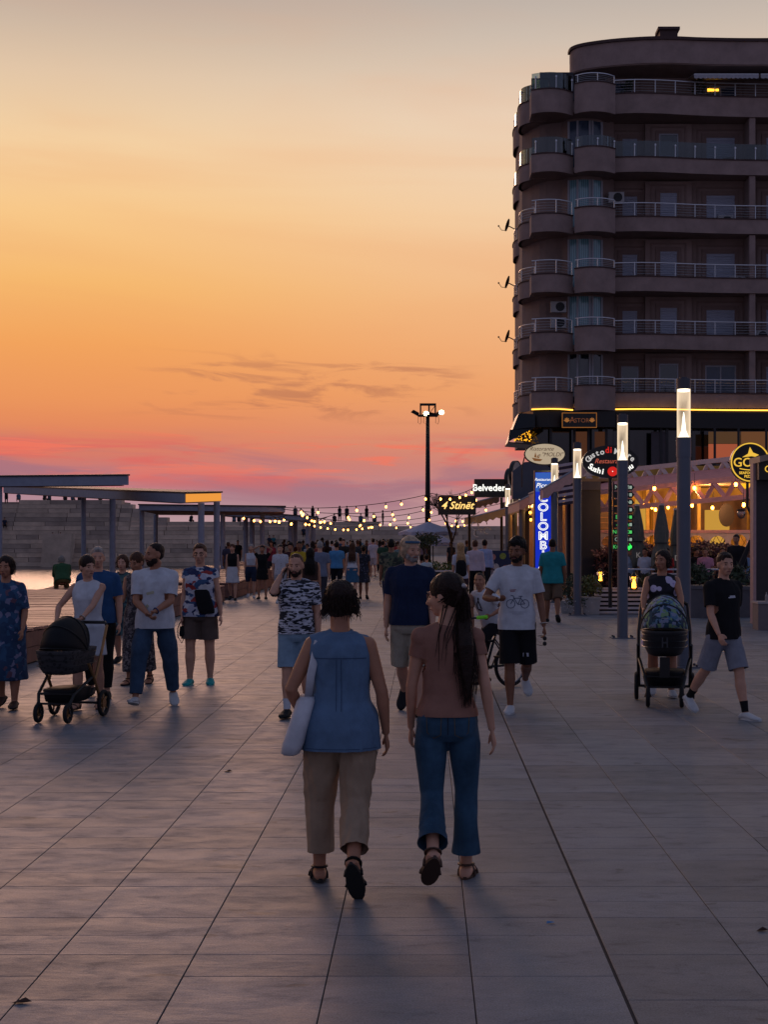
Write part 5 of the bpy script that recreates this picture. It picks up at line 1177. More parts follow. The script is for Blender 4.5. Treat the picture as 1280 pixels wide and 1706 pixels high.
class Person:
    def __init__(s, px, fy, label, H=1.7, sex='m', rz=180, legL=(0,0,0,.03), legR=(0,0,0,.03), armL=(0,.12,.15,0), armR=(0,.12,.15,0), ikL=None, ikR=None,
                 lean=0, yaw=0, pitch=0, bulk=1.0, legk=1.0, tone='tan', voxel=.010, group=None, loc=None, pelvis=None, seed=1, grp=None, sway=0):
        s.H = H; s.legk = legk; s.sex = sex; s.bulk = bulk; s.vox = voxel; s.seed = seed
        loc = gnd(px, fy) if loc is None else Vector(loc)
        s.e = empty('person', label, 'person', loc, R(rz), group)
        D = R; lean = D(lean); s.lean = lean
        P = Vector((sway, 0, .52*H)); s.up = rotx(Vector((0,0,1)), -lean); s.fw = rotx(Vector((0,1,0)), -lean); s.rt = Vector((1,0,0))
        s.leg = {}
        for sd, l in ((-1, legL), (1, legR)):
            fl, kn, fp, ab = D(l[0]), D(l[1]), D(l[2]), l[3]
            hip = P + Vector((sd*.052*H*(1.1 if sex == 'f' else 1)*bulk**.5, 0, 0)) - Vector((0,0,.005*H))
            kd = Vector((sd*ab, math.sin(fl), -math.cos(fl))).normalized(); knee = hip + kd*.245*H
            sdv = Vector((sd*ab*.4, math.sin(fl-kn), -math.cos(fl-kn))).normalized(); ank = knee + sdv*.232*H
            fd = Vector((sd*.15, math.cos(fp), -math.sin(fp))).normalized(); n = Vector((0,-math.sin(fp), -math.cos(fp)))
            heel = ank + n*.043*H - fd*.035*H; toe = ank + n*.043*H + fd*.112*H
            s.leg[sd] = dict(hip=hip, knee=knee, ank=ank, fd=fd, n=n, heel=heel, toe=toe)
        if pelvis is None:
            mz = min(min(l['heel'].z, l['toe'].z) for l in s.leg.values())
        else: mz = -(pelvis - P.z)
        dz = Vector((0,0,-mz+.004))
        for l in s.leg.values():
            for k in ('hip','knee','ank','heel','toe'): l[k] = l[k] + dz
        s.P = P + dz
        s.sh = {}
        sw_ = (.102 if sex == 'm' else .089)*H*bulk**.3
        for sd, a, ik in ((-1, armL, ikL), (1, armR, ikR)):
            S = s.P + s.up*(.276*H) + s.rt*sd*sw_ - s.fw*.006*H
            if ik is not None:
                T = Vector(ik[:3])*H; la, lb = .165*H, .145*H; d = T-S; L_ = min(max(d.length, abs(la-lb)+.01), (la+lb)*.995); dn = d.normalized()
                pole = Vector(ik[3:6]) if len(ik) > 3 else Vector((sd*.5,-.6,-.8)); pole = (pole - dn*pole.dot(dn)).normalized()
                ca = (la*la + L_*L_ - lb*lb)/(2*la*L_); ca = max(-1, min(1, ca)); E = S + dn*la*ca + pole*la*math.sqrt(1-ca*ca); W = S + dn*L_
            else:
                fl, ab, el, inw = D(a[0]), a[1], D(a[2]), a[3]
                E = S + rotx(Vector((sd*ab, math.sin(fl), -math.cos(fl))).normalized(), -lean*.5)*.165*H
                W = E + Vector((sd*(ab*.5-inw), math.sin(fl+el), -math.cos(fl+el))).normalized()*.145*H
            s.sh[sd] = dict(S=S, E=E, W=W)
        s.tone = tone; s.hy = D(yaw); s.hp = D(pitch)
        s.hh = .135*H*(1.03 if sex == 'f' else 1.0); s.neck = s.P + s.up*(.33*H)
        s.hm = Matrix.Rotation(s.hy, 3, 'Z') @ Matrix.Rotation(-s.hp, 3, 'X')
        s.hc = s.P + s.up*.345*H + s.fw*.012*H      # chin level, centre of head
        s.head_base = s.hc
    def hp_(s, x, y, z): return s.hc + s.hm @ Vector((x, y, z))*s.hh
    def hm_ell(s, mb, x, y, z, rx, ry, rz, n=14, m=10): mb.ell(s.hp_(x,y,z), (rx*s.hh, ry*s.hh, rz*s.hh), s.hm, n, m)
    def torso(s, mb, z0, z1, ease, n=18, w=1.0, extra=None, low=None):
        pr = PROF[s.sex]; zs = [q[0] for q in pr]; rows = []
        zz = [z0] + [q[0] for q in pr if z0+.008 < q[0] < z1-.008] + [z1]; H = s.H
        for z in zz:
            zq = max(z, low) if low else z
            rx = np.interp(zq, zs, [q[1] for q in pr])*H*s.bulk*w + ease; ry = np.interp(zq, zs, [q[2] for q in pr])*H*s.bulk**1.3 + ease; yo = np.interp(zq, zs, [q[3] for q in pr])*H
            if extra: e_ = extra(z); rx += e_; ry += e_
            if z > .80: rx = min(rx, np.interp(z, zs, [q[1] for q in pr])*H + ease)
            c = s.P + s.up*((z-.52)*H) + s.fw*yo
            rows.append([c + s.rt*(math.copysign(abs(math.cos(a))**.85, math.cos(a))*rx) + s.fw*(math.copysign(abs(math.sin(a))**.9, math.sin(a))*ry) for a in [2*math.pi*j/n for j in range(n)]])
        mb.ring_loft(rows)
        if s.sex == 'f' and z1 > .74 and z0 < .70:
            for sd in (-1,1): mb.ell(s.P + s.up*(.205*H) + s.fw*(.036*H*s.bulk) + s.rt*sd*.038*H, (.036*H+ease,.034*H*s.bulk+ease,.034*H+ease))
        if s.bulk > 1.12 and s.sex == 'm' and z0 < .6 and z1 > .7: mb.ell(s.P + s.up*.075*H + s.fw*.03*H*s.bulk, (.075*H+ease,.055*H*s.bulk+ease,.085*H+ease))
    def yoke(s, mb, ease, short=0):
        a, b_ = s.sh[-1]['S'], s.sh[1]['S']; c = (a+b_)/2 + s.up*.028*s.H; d = (b_-a)*(short/2)
        r = .027*s.H + ease; mb.tube([a+d, a.lerp(c,.35), a.lerp(c,.75), c, b_.lerp(c,.75), b_.lerp(c,.35), b_-d], [r*.98, r*1.06, r*1.06, r, r*1.06, r*1.06, r*.98], 12)
    def armtube(s, mb, sd, t0, t1, ease, flare=0, n=12):
        q = s.sh[sd]; H = s.H; k = s.bulk**.6*(1 if s.sex == 'm' else .88)
        pts = [(0,.031),(.25,.029),(.5,.027),(.8,.0235),(1.0,.0225),(1.25,.0230),(1.6,.0185),(1.9,.0145),(2.0,.0140)]
        P, Rr = [], []
        ts = [t0] + [t for t, _ in pts if t0+.02 < t < t1-.02] + [t1]
        for t in ts:
            p = q['S'].lerp(q['E'], t) if t <= 1 else q['E'].lerp(q['W'], t-1)
            P.append(p); Rr.append(np.interp(t, [a for a, _ in pts], [b_ for _, b_ in pts])*H*k + ease + flare*(t-t0))
        mb.tube(P, Rr, n)
    def legtube(s, mb, sd, t0, t1, ease, prof=None, n=14, kk=1.0):
        l = s.leg[sd]; H = s.H; k = s.bulk**.5*(1.05 if s.sex == 'f' else 1)
        pts = prof or [(0,.052),(.2,.051),(.5,.045),(.8,.035),(1.0,.0315),(1.15,.031),(1.35,.0335),(1.6,.027),(1.9,.0195),(2.0,.0195)]
        P, Rr = [], []; ts = [t0] + [t for t, _ in pts if t0+.02 < t < t1-.02] + [t1]
        for t in ts:
            p = l['hip'].lerp(l['knee'], t) if t <= 1 else l['knee'].lerp(l['ank'], t-1)
            hk = .80+.20*min(1, t/.22)
            if 1.1 < t < 1.7: p = p + Vector((0,-.006*H,0))
            P.append(p); Rr.append(np.interp(t, [a for a, _ in pts], [b_ for _, b_ in pts])*H*k*hk*(kk if t < 1.75 else 1) + ease)
        mb.tube(P, Rr, n)
    def foot(s, mb, sd, ease=0, sole=False):
        l = s.leg[sd]; H = s.H; fd, n = l['fd'], l['n']; side = fd.cross(n).normalized(); base = l['heel']; Lf = (l['toe']-l['heel']).length
        rows = []
        for u, w, h in ((-.04,.016,.020),(.05,.022,.034),(.25,.024,.046),(.5,.026,.036),(.72,.030,.024),(.9,.026,.018),(1.03,.014,.011)):
            c = base + fd*Lf*u - n*(h*H*.5); rows.append([c + side*math.cos(a)*(w*H+ease) + n*math.sin(a)*(h*H*.5+ease*.7) for a in [2*math.pi*j/12 for j in range(12)]])
        mb.ring_loft(rows)
    def hand(s, mb, sd, curl=.5, spread=.12):
        q = s.sh[sd]; H = s.H; d = (q['W']-q['E']).normalized(); W = q['W']; fwd = Vector((0,1,0)); k = H/1.75
        # palm faces the thigh: thumb side forward
        th = (fwd - d*fwd.dot(d)); th = th.normalized() if th.length > .2 else (Vector((-sd,0,0)) - d*Vector((-sd,0,0)).dot(d)).normalized()
        pn = th.cross(d).normalized()
        if pn.x*sd > 0: pn = -pn                      # palm normal looks inwards
        s.sh[sd].update(pn=pn, th=th, d=d, palm=W + d*.05*k)
        mb.tube([W-d*.01, W+d*.02*k, W+d*.06*k, W+d*.088*k], [.020*k,.027*k,.038*k,.036*k], 12, flat=.42, ref=th)
        for i, (off, ln) in enumerate(((.030,.070),(.010,.078),(-.010,.072),(-.028,.056))):
            b0 = W + d*.082*k + th*off*k; c1 = curl*(.9+.12*i); dd = d*math.cos(c1*.5)+pn*math.sin(c1*.5); dd = (dd + th*spread*(1.5-i)*.35).normalized(); d2 = (d*math.cos(c1*1.3)+pn*math.sin(c1*1.3)); d3 = (d*math.cos(c1*2.2)+pn*math.sin(c1*2.2))
            p1 = b0 + dd*ln*.45*k; p2 = p1 + d2*ln*.32*k; p3 = p2 + d3*ln*.25*k
            mb.tube([b0-d*.02*k, b0, p1, p2, p3], [.009*k,.0098*k,.0088*k,.0082*k,.0060*k], 8)
        b0 = W + d*.022*k + th*.020*k; t1 = (th*.75+d*.65+pn*.25).normalized(); t2 = (th*.25+d*.9+pn*.4).normalized()
        mb.tube([b0, b0+t1*.04*k, b0+t1*.04*k+t2*.032*k, b0+t1*.04*k+t2*.032*k+d*.018*k+pn*.006*k], [.014*k,.0125*k,.0105*k,.0075*k], 8)
    def body(s, hands=(.5,.5), face=True, ears=True, tiny=False):
        mb = MB(); s.torso(mb, .455 if s.legk == 1 else .50, .845, -.004 if s.legk == 1 else -.010); s.yoke(mb, 0)
        mb.tube([s.P+s.up*.30*s.H-s.fw*.008*s.H, s.P+s.up*.335*s.H-s.fw*.004*s.H, s.hc+s.hm@Vector((0,-.10,.22))*s.hh], [.040*s.H,.031*s.H*s.bulk**.4,.032*s.H], 12)
        E = s.hm_ell; k = .0
        E(mb, 0,-.02,.62, .335,.42,.385); E(mb, 0,.10,.40, .275,.33,.36); E(mb, 0,.24,.13, .15,.15,.12); E(mb, 0,.02,.26, .255,.27,.20)
        if not tiny:
            E(mb, 0,.375,.585, .20,.06,.045); mb.tube([s.hp_(0,.40,.56), s.hp_(0,.47,.44), s.hp_(0,.53,.34), s.hp_(0,.42,.29)], [.035*s.hh,.05*s.hh,.075*s.hh,.05*s.hh], 8)
            E(mb, 0,.385,.195, .13,.055,.045); E(mb, -.15,.32,.37, .10,.09,.09); E(mb, .15,.32,.37, .10,.09,.09)
            if ears:
                for sd in (-1,1): E(mb, sd*.335,-.03,.44, .045,.09,.14, 10, 8)
        for sd in (-1,1):
            s.armtube(mb, sd, 0, 2.0, 0); s.legtube(mb, sd, 0, 2.0, 0, kk=s.legk); s.foot(mb, sd)
            mb.ell(s.sh[sd]['S'], (.030*s.H,.030*s.H,.030*s.H)); mb.ell(s.leg[sd]['hip'], (.038*s.H*s.legk,.050*s.H*s.legk,.052*s.H*s.legk)); mb.ell(s.leg[sd]['knee'], (.0315*s.H*s.legk,)*3, n=10, m=8)
            s.hand(mb, sd, hands[0 if sd < 0 else 1])
        o = link('body', fuse(mb, 'body', s.vox, 2, .5), skin(s.tone), s.e)
        if face and not tiny:
            for sd in (-1,1):
                q = MB(); s.hm_ell(q, sd*.135,.378,.485, .036,.034,.019, 10, 8); q.build('eye', eyeM, s.e, smooth=True)
                q = MB(); q.tube([s.hp_(sd*.05,.425,.565), s.hp_(sd*.14,.425,.60), s.hp_(sd*.23,.36,.575)], [.010*s.hh,.016*s.hh,.007*s.hh], 6); q.build('eyebrow', s.hairmat if hasattr(s,'hairmat') else eyeM, s.e)
            q = MB(); s.hm_ell(q, 0,.425,.195, .105,.03,.024, 10, 8); q.build('mouth', lipM, s.e, smooth=True)
        return s
    def garment(s, name, mb, m, amp=.004, scale=17, smooth=3, seedo=0, vox=None, ends=None):
        me = fuse(mb, name, (vox or s.vox)*1.1, 2, .5)
        if ends: openend(me, ends)
        wrinkle(me, amp, scale, s.seed*7+seedo)
        o = link(name, me, m, s.e); return o
    def top(s, m, sleeve=.62, hem=.49, ease=.012, loose=.010, amp=.004, name='shirt', neck=.838, flare=.006, longs=False, extra=None):
        mb = MB(); f = lambda z: loose*max(0, min(1, (.70-z)/.12))
        s.torso(mb, hem, neck, ease, extra=lambda z: f(z)+(extra(z) if extra else 0), low=.525)
        s.yoke(mb, ease*.8, short=0 if sleeve > 0 else .02)
        for sd in (-1,1):
            if sleeve > 0:
                mb.ell(s.sh[sd]['S'], (.032*s.H+ease*.8,)*3); s.armtube(mb, sd, 0, sleeve, ease*.7, flare=flare*2.5)
        ends = [(s.P + s.up*((hem-.52)*s.H), -s.up, .26)]
        if sleeve > 0: ends += [(s.sh[sd]['S'].lerp(s.sh[sd]['E'], sleeve) if sleeve <= 1 else s.sh[sd]['E'].lerp(s.sh[sd]['W'], sleeve-1), ((s.sh[sd]['E']-s.sh[sd]['S']) if sleeve <= 1 else (s.sh[sd]['W']-s.sh[sd]['E'])).normalized(), .085) for sd in (-1,1)]
        return s.garment(name, mb, m, amp, ends=ends if s.vox < .012 else None)
    def trousers(s, m, end=1.93, ease=.012, prof=None, waist=.585, amp=.004, name='trousers', hemr=None):
        mb = MB(); s.torso(mb, .455, waist, ease*.9)
        for sd in (-1,1): mb.ell(s.leg[sd]['hip'], (.038*s.H+ease,.050*s.H+ease,.05*s.H+ease)); s.legtube(mb, sd, 0, end, ease, prof)
        for sd in (-1,1): mb.ell(s.leg[sd]['hip']-s.fw*.022*s.H+s.up*.012*s.H, (.038*s.H+ease*.6,.046*s.H+ease*.6,.046*s.H+ease*.6))
        ends = []
        for sd in (-1,1):
            l = s.leg[sd]; ends.append((l['hip'].lerp(l['knee'], end) if end <= 1 else l['knee'].lerp(l['ank'], end-1), ((l['knee']-l['hip']) if end <= 1 else (l['ank']-l['knee'])).normalized(), .12))
        return s.garment(name, mb, m, amp, seedo=3, ends=ends if s.vox < .012 else None)
    def skirt(s, m, hem=.30, top=.60, flare=.05, ease=.012, amp=.005, name='skirt', fold=.02):
        mb = MB(); H = s.H; rows = []; n = 24; mid = (s.leg[-1]['knee']+s.leg[1]['knee'])/2; lo = (s.leg[-1]['ank']+s.leg[1]['ank'])/2
        sp_ = abs((s.leg[-1]['knee']-s.leg[1]['knee']).y)/2
        pr = PROF[s.sex]; zs = [q[0] for q in pr]
        for i in range(9):
            z = top + (hem-top)*i/8
            if z > .50:
                rx = np.interp(z, zs, [q[1] for q in pr])*H*s.bulk+ease; ry = np.interp(z, zs, [q[2] for q in pr])*H*s.bulk**1.3+ease; c = s.P + s.up*((z-.52)*H)
            else:
                u = (.50-z)/.23; c = (s.P+Vector((0,0,-.02*H))).lerp(mid, min(u, 1)) if u <= 1 else mid.lerp(lo, min(1,(u-1)))
                rx = (.100*H*s.bulk+ease) + flare*H*u*.8; ry = (.072*H*s.bulk+ease) + flare*H*u*.7 + sp_*min(u,1.2)*.8
            rows.append([c + Vector((math.cos(a)*rx*(1+fold*math.cos(7*a+i*.3)*i/8), math.sin(a)*ry*(1+fold*math.cos(7*a+i*.3)*i/8), 0)) for a in [2*math.pi*j/n for j in range(n)]])
        mb.ring_loft(rows); return s.garment(name, mb, m, amp, seedo=5)
    def dress(s, m, hem=.28, sleeve=.3, flare=.05, ease=.012, name='dress', amp=.005, neck=.83, fold=.03, loose=.006):
        mb = MB(); H = s.H; rows = []; n = 24; mid = (s.leg[-1]['knee']+s.leg[1]['knee'])/2; lo = (s.leg[-1]['ank']+s.leg[1]['ank'])/2; sp_ = abs((s.leg[-1]['knee']-s.leg[1]['knee']).y)/2
        for i in range(8):
            z = .545+(hem-.545)*i/7; u = max(0, (.50-z)/.23); c = (s.P+Vector((0,0,-.02*H if u else (z-.52)*H))).lerp(mid, min(u, 1)) if u <= 1 else mid.lerp(lo, min(1, u-1))
            rx = .100*H*s.bulk+ease+flare*H*u*.8; ry = .074*H*s.bulk+ease+flare*H*u*.7+sp_*min(u,1.2)*.8
            rows.append([c + Vector((math.cos(a)*rx*(1+fold*math.cos(6*a)*i/7), math.sin(a)*ry*(1+fold*math.cos(6*a)*i/7), 0)) for a in [2*math.pi*j/n for j in range(n)]])
        mb.ring_loft(rows); s.torso(mb, .50, neck, ease, extra=lambda z: loose); s.yoke(mb, ease*.8, short=0 if sleeve > 0 else .18)
        for sd in (-1,1):
            if sleeve > 0: mb.ell(s.sh[sd]['S'], (.033*H+ease*.8,)*3); s.armtube(mb, sd, 0, sleeve, ease+.003, flare=.006)
        return s.garment(name, mb, m, amp)
    def shoes(s, m, sole=None, kind='shoe', sock=None):
        for sd in (-1,1):
            l = s.leg[sd]; fd, n = l['fd'], l['n']; side = fd.cross(n).normalized(); Lf = (l['toe']-l['heel']).length; H = s.H
            if kind == 'shoe':
                mb = MB(); s.foot(mb, sd, .007); o = link('shoe', fuse(mb, 'shoe', max(.006, s.vox*.8), 2, .5), m, s.e)
            else:
                o = None; mb = MB()
                for u in (.62,.30):
                    h = .030 if u > .5 else .05; w = .031 if u > .5 else .027; c = l['heel']+fd*Lf*u
                    mb.tube([c + side*math.cos(a)*w*H - n*math.sin(a)*h*H for a in [math.pi*j/8 for j in range(9)]], .008*H/1.6, 6, flat=1.2)
                c = l['ank']; mb.tube([c + side*math.cos(a)*.024*H + fd*math.sin(a)*.026*H - fd*.002 for a in [2*math.pi*j/12 for j in range(12)]], .006*H/1.6, 6, closed=True, flat=1.6)
                o = mb.build('sandal', m, s.e)
            so = MB(); rows = []
            for z in (0, .012*H):
                rows.append([l['heel'] + fd*Lf*(.5+.56*math.cos(a)) + side*math.sin(a)*(.029+.004*math.cos(a))*H - n*(z-.004*H) for a in [2*math.pi*j/18 for j in range(18)]])
            so.ring_loft(rows); so.build('sole', sole or m, o)
            if sock:
                mb = MB(); s.legtube(mb, sd, 1.72, 2.0, .003); mb.build('sock', sock, s.e)
    def hair(s, kind, m, seed=0, amp=None, length=1.0):
        s.hairmat = m; mb = MB(); E = s.hm_ell; hh = s.hh; v = max(s.vox*.8, .006)
        if kind == 'bald': return s
        if kind == 'buzz': E(mb, 0,-.06,.675, .343,.418,.365); E(mb, 0,-.14,.50, .325,.30,.28)
        elif kind == 'short': E(mb, 0,-.075,.69, .362,.435,.375); E(mb, 0,-.17,.50, .325,.30,.30); E(mb, 0,.16,.86, .24,.22,.12)
        elif kind == 'fluffy': E(mb, 0,-.06,.74, .39,.45,.39); E(mb, 0,-.18,.52, .35,.32,.32); E(mb, .03,.24,.88, .27,.18,.13)
        elif kind == 'bob': E(mb, 0,-.07,.69, .40,.45,.39); E(mb, 0,-.19,.42, .37,.30,.38); E(mb, .29,-.08,.42, .10,.22,.30); E(mb, -.29,-.08,.42, .10,.22,.30)
        elif kind == 'wild': E(mb, 0,-.08,.70, .38,.45,.39); E(mb, 0,-.19,.46, .35,.31,.34); E(mb, .25,-.10,.46, .11,.20,.24); E(mb, -.25,-.10,.46, .11,.20,.24)
        elif kind in ('long','pony','bun','up'): E(mb, 0,-.06,.675, .385,.455,.405); E(mb, 0,-.22,.50, .31,.30,.34)
        if kind == 'bun': E(mb, 0,-.50,.72, .20,.19,.19)
        if kind == 'up': E(mb, 0,-.42,.60, .25,.22,.25)
        me = fuse(mb, 'hair', v, 2, .5); wrinkle(me, amp if amp is not None else (.001 if kind == 'buzz' else .012 if kind == 'fluffy' else .0055), 42, s.seed*3+11, stretch=(1.6,1.6,.5)); o = link('hair', me, m, s.e)
        q = random.Random(s.seed*5+1)
        def strand(pts, r, n=5, mbx=None): mbx.tube(pts, [r*(1-.75*i/(len(pts)-1)) for i in range(len(pts))], n)
        if kind in ('bob','wild','fluffy'):
            sb = MB()
            for i in range(150 if kind != 'wild' else 460):
                a = q.uniform(1.05, math.pi*2-1.05)+math.pi/2; zt = q.uniform(.3,1.0); rr_ = .38*(1-max(0, zt-.6)**2*3.2)**.5 if zt > .6 else .38
                p = s.hp_(rr_*math.cos(a)*1.02, -.06+rr_*1.15*math.sin(a), zt); 
                if kind == 'fluffy' and zt < .5: continue
                ot = (p - s.hp_(0,-.05,.5)); ot.z = 0; ot = ot.normalized() if ot.length else ot
                l = hh*(q.uniform(.10,.26) if kind == 'wild' else q.uniform(.15,.30)); p2 = p + ot*l*q.uniform(.08,.35) - Vector((0,0,l*.5)); p3 = p2 + ot*l*q.uniform(-.2,.30) - Vector((0,0,l*.5))
                strand([p - ot*.02, p2, p3], .0034, 4, sb)
            sb.build('strands', m, o)
        if kind == 'long' or kind == 'pony':
            sb = MB(); n_ = 150 if kind == 'long' else 300; Ln = length*.9
            for i in range(n_):
                if kind == 'long':
                    a = q.uniform(math.pi*.95, math.pi*2.05); zt = q.uniform(.45,.95); rr_ = .36 if zt < .7 else .36-.45*(zt-.7)
                    p = s.hp_(rr_*math.cos(a)*1.0, rr_*1.15*math.sin(a)-.05, zt); sx = math.cos(a)*.30*hh
                    end = s.hc + s.hm@Vector((math.cos(a)*.32, -.36+.05*math.sin(a), -.0))*hh
                    back = -s.fw*.075*s.H*s.bulk; e1 = s.P + s.up*.285*s.H + s.rt*(math.cos(a)*.060*s.H) + back*1.0 + Vector((0,q.uniform(-.012,.006),0)); e2 = e1 - Vector((0,0,Ln*hh*q.uniform(.75,1.15))) + Vector((q.gauss(0,.012),-.012,0))
                    if a < math.pi*1.06 or a > math.pi*1.94: e1 = e1 + Vector((0,.015,0))
                    strand([p, end+Vector((0,0,.12*hh)), e1, e1.lerp(e2,.5)+Vector((q.gauss(0,.006),-.004,0)), e2], q.uniform(.008,.013), 5, sb)
                else:
                    b0 = s.hp_(0.02,-.44,.66); off = Vector((max(-.03,min(.03,q.gauss(0,.014))), q.gauss(-.010,.012), 0)); w1 = b0 + s.hm@Vector((0,-.06,-.25))*hh + off*.8
                    dn = Vector((0,0,-hh*Ln*2.4)); dr = s.sway_hair if hasattr(s,'sway_hair') else Vector((0,0,0))
                    w2 = b0 + dn*.35 + off*1.5 + dr*.35; w3 = b0 + dn*.7*q.uniform(.92,1.05) + off*(1.9+.5*math.sin(i)) + dr*.8; w4 = b0 + dn*q.uniform(.78,1.04) + off*1.5 + dr
                    bk = lambda p: Vector((p.x, min(p.y, (s.P - s.fw*(.078*s.H)).y), p.z)) if p.z < (s.P+s.up*.30*s.H).z else p
                    strand([b0+off*.4, w1, bk(w2), bk(w3), bk(w4)], q.uniform(.0018,.0036), 4, sb)
                    if i == 0: sb.tube([b0, b0+Vector((0,-.01,-.05)), bk(b0+dn*.25+dr*.3), bk(b0+dn*.5+dr*.6), bk(b0+dn*.75+dr*.9), bk(b0+dn*.92+dr)], [.024,.036,.042,.042,.030,.006], 10, flat=.6, ref=(1,0,0))
            if kind == 'pony':
                for i in range(150):
                    a = q.uniform(math.pi*.9, math.pi*2.1); zt = q.uniform(.2,.92); rr_ = .375 if zt < .7 else .375-.5*(zt-.7)**1.2
                    p = s.hp_(rr_*math.cos(a), rr_*1.15*math.sin(a)-.05, zt); strand([p, s.hp_(.3*math.cos(a),-.46,.60), s.hp_(.02,-.46,.64)], .0028, 4, sb)
                for i in range(14):      # loose lower hair on the shoulders
                    a = q.uniform(math.pi*1.0, math.pi*2.0); p = s.hp_(.28*math.cos(a), .28*math.sin(a)-.08, .28); e1 = s.P + s.up*.29*s.H + s.rt*math.cos(a)*.055*s.H - s.fw*.06*s.H
                    e1.x *= .55; e2 = e1 - Vector((q.gauss(0,.02), .015, q.uniform(.05,.22))); strand([p, e1, e2], .004, 4, sb)
            sb.build('strands', m, o)
        if kind == 'short' or kind == 'buzz': pass
        return s
    def beard(s, m, full=.5):
        mb = MB(); s.hm_ell(mb, 0,.235,.12, .19,.19,.15+.05*full); s.hm_ell(mb, -.19,.12,.22, .10,.17,.16); s.hm_ell(mb, .19,.12,.22, .10,.17,.16); mb.tube([s.hp_(-.13,.38,.19), s.hp_(-.08,.435,.25), s.hp_(.08,.435,.25), s.hp_(.13,.38,.19)], [.03*s.hh]*4, 6)
        me = fuse(mb, 'beard', max(.005, s.vox*.6), 1); link('beard', me, m, s.e); return s
    def watch(s, sd, m=None):
        q = s.sh[sd]; d = (q['W']-q['E']).normalized(); c = q['E'].lerp(q['W'], .90); u = d.orthogonal().normalized(); w = d.cross(u); r = .0175*s.H
        MB().tube([c+(u*math.cos(a)+w*math.sin(a))*r for a in [k*math.pi/6 for k in range(12)]], .006, 6, closed=True, flat=1.8).build('watch', m or blackM, s.e)
    def world(s, p): return s.e.location + Matrix.Rotation(s.e.rotation_euler.z, 3, 'Z') @ Vector(p)
def decal(per, garment, shapes, cx, cz, m, name='print', front=True, off=.004):
    """flat print: polygons of (x, z) laid on the garment's front"""
    me = garment.data; n = len(me.vertices); co = [v.co.copy() for v in me.vertices]; bv = BVHTree.FromPolygons(co, [tuple(p.vertices) for p in me.polygons]); d = Vector((0,-1 if front else 1,0))
    mb = MB(); fx = 1
    for poly in shapes:
        P = []
        for (x, z) in poly:
            o_ = Vector((cx - x*(1 if front else -1), 1.5*(1 if front else -1), cz+z)); h = bv.ray_cast(o_, d); 
            if h[0] is None: P = None; break
            P.append(h[0] + Vector((0, off if front else -off, 0)))
        if P: mb.add(P, [tuple(range(len(P)))])
    o = mb.build(name, m, garment); return o
def ringpoly(cx, cz, r, w, n=20):
    out = []
    for i in range(n):
        a, b_ = 2*math.pi*i/n, 2*math.pi*(i+1)/n; out.append([(cx+r*math.cos(a),cz+r*math.sin(a)),(cx+r*math.cos(b_),cz+r*math.sin(b_)),(cx+(r-w)*math.cos(b_),cz+(r-w)*math.sin(b_)),(cx+(r-w)*math.cos(a),cz+(r-w)*math.sin(a))])
    return out
def strokes(lines, w):
    out = []
    for (x0,z0,x1,z1) in lines:
        d = Vector((x1-x0, z1-z0)); n_ = max(1, int(d.length/.03)); s = Vector((-d.y, d.x)).normalized()*w/2 if d.length else Vector((0,0))
        for i in range(n_):
            a = Vector((x0,z0)) + d*(i/n_); b_ = Vector((x0,z0)) + d*((i+1)/n_); out.append([(a.x-s.x,a.y-s.y),(b_.x-s.x,b_.y-s.y),(b_.x+s.x,b_.y+s.y),(a.x+s.x,a.y+s.y)])
    return out
hBlk = hairm('black', (24,18,17)); hDk = hairm('dark_brown', (40,26,22)); hBr = hairm('brown', (78,50,36)); hGr = hairm('grey', (150,142,138)); hBl = hairm('blond', (176,138,98)); hGB = hairm('grey_blond', (186,160,134))
blk = cloth('black', (22,22,26)); wht = cloth('white', (196,198,206)); denim = mat('denim', (56,76,100), .9, var=.3, vscale=9, bump=.25, bscale=300, spec=.2); ltdenim = mat('light_denim', (128,152,172), .9, var=.2, vscale=9, bump=.2, bscale=300, spec=.2)
shoeW = cloth('shoe_white', (190,190,192), .6); shoeB = cloth('shoe_black', (20,20,24), .6); soleB = mat('sole_dark', (30,28,28), .8, var=0); soleW = mat('sole_white', (200,200,200), .6, var=.05); leather = mat('sandal_leather', (66,42,30), .6, var=.1)
beige = cloth('beige', (158,134,112)); khaki = cloth('khaki', (160,150,134)); navy = cloth('navy', (26,38,66))
FAM = 'people walking on the promenade'
# ---- 1: woman in blue blouse, from behind
w1 = Person(567, 1474, 'woman seen from behind in a blue sleeveless blouse and beige trousers with a white tote', H=1.585, sex='f', rz=0, bulk=1.17, tone='tan', voxel=.0075, legk=.84, legL=(9,6,2,.035), legR=(-12,32,58,-.02),
    ikL=(-.140,.060,.57, -.6,-.9,-.5), armR=(-4,.30,16,.06), yaw=-12, pitch=6, seed=3)
w1.hairmat = hDk; w1.body(hands=(.8,.5), face=False); w1.hair('wild', hDk)
w1.trousers(beige, end=1.80, ease=.014, prof=[(0,.050),(.3,.050),(.6,.045),(1,.038),(1.4,.035),(2,.031)], amp=.015)
blouse = cloth('blue_blouse', (92,118,148)); w1.top(blouse, sleeve=0, hem=.445, ease=.014, loose=.014, amp=.016, name='blouse')
mb = MB(); c = w1.P+w1.up*.318*w1.H-w1.fw*.01; mb.tube([c+Vector((math.cos(a)*.064, math.sin(a)*.062, .01*math.sin(a))) for a in [k*math.pi/10 for k in range(20)]], .016, 8, closed=True, flat=.6); mb.build('collar', blouse, w1.e, smooth=True)
w1.shoes(shoeB, soleB, 'sandal')
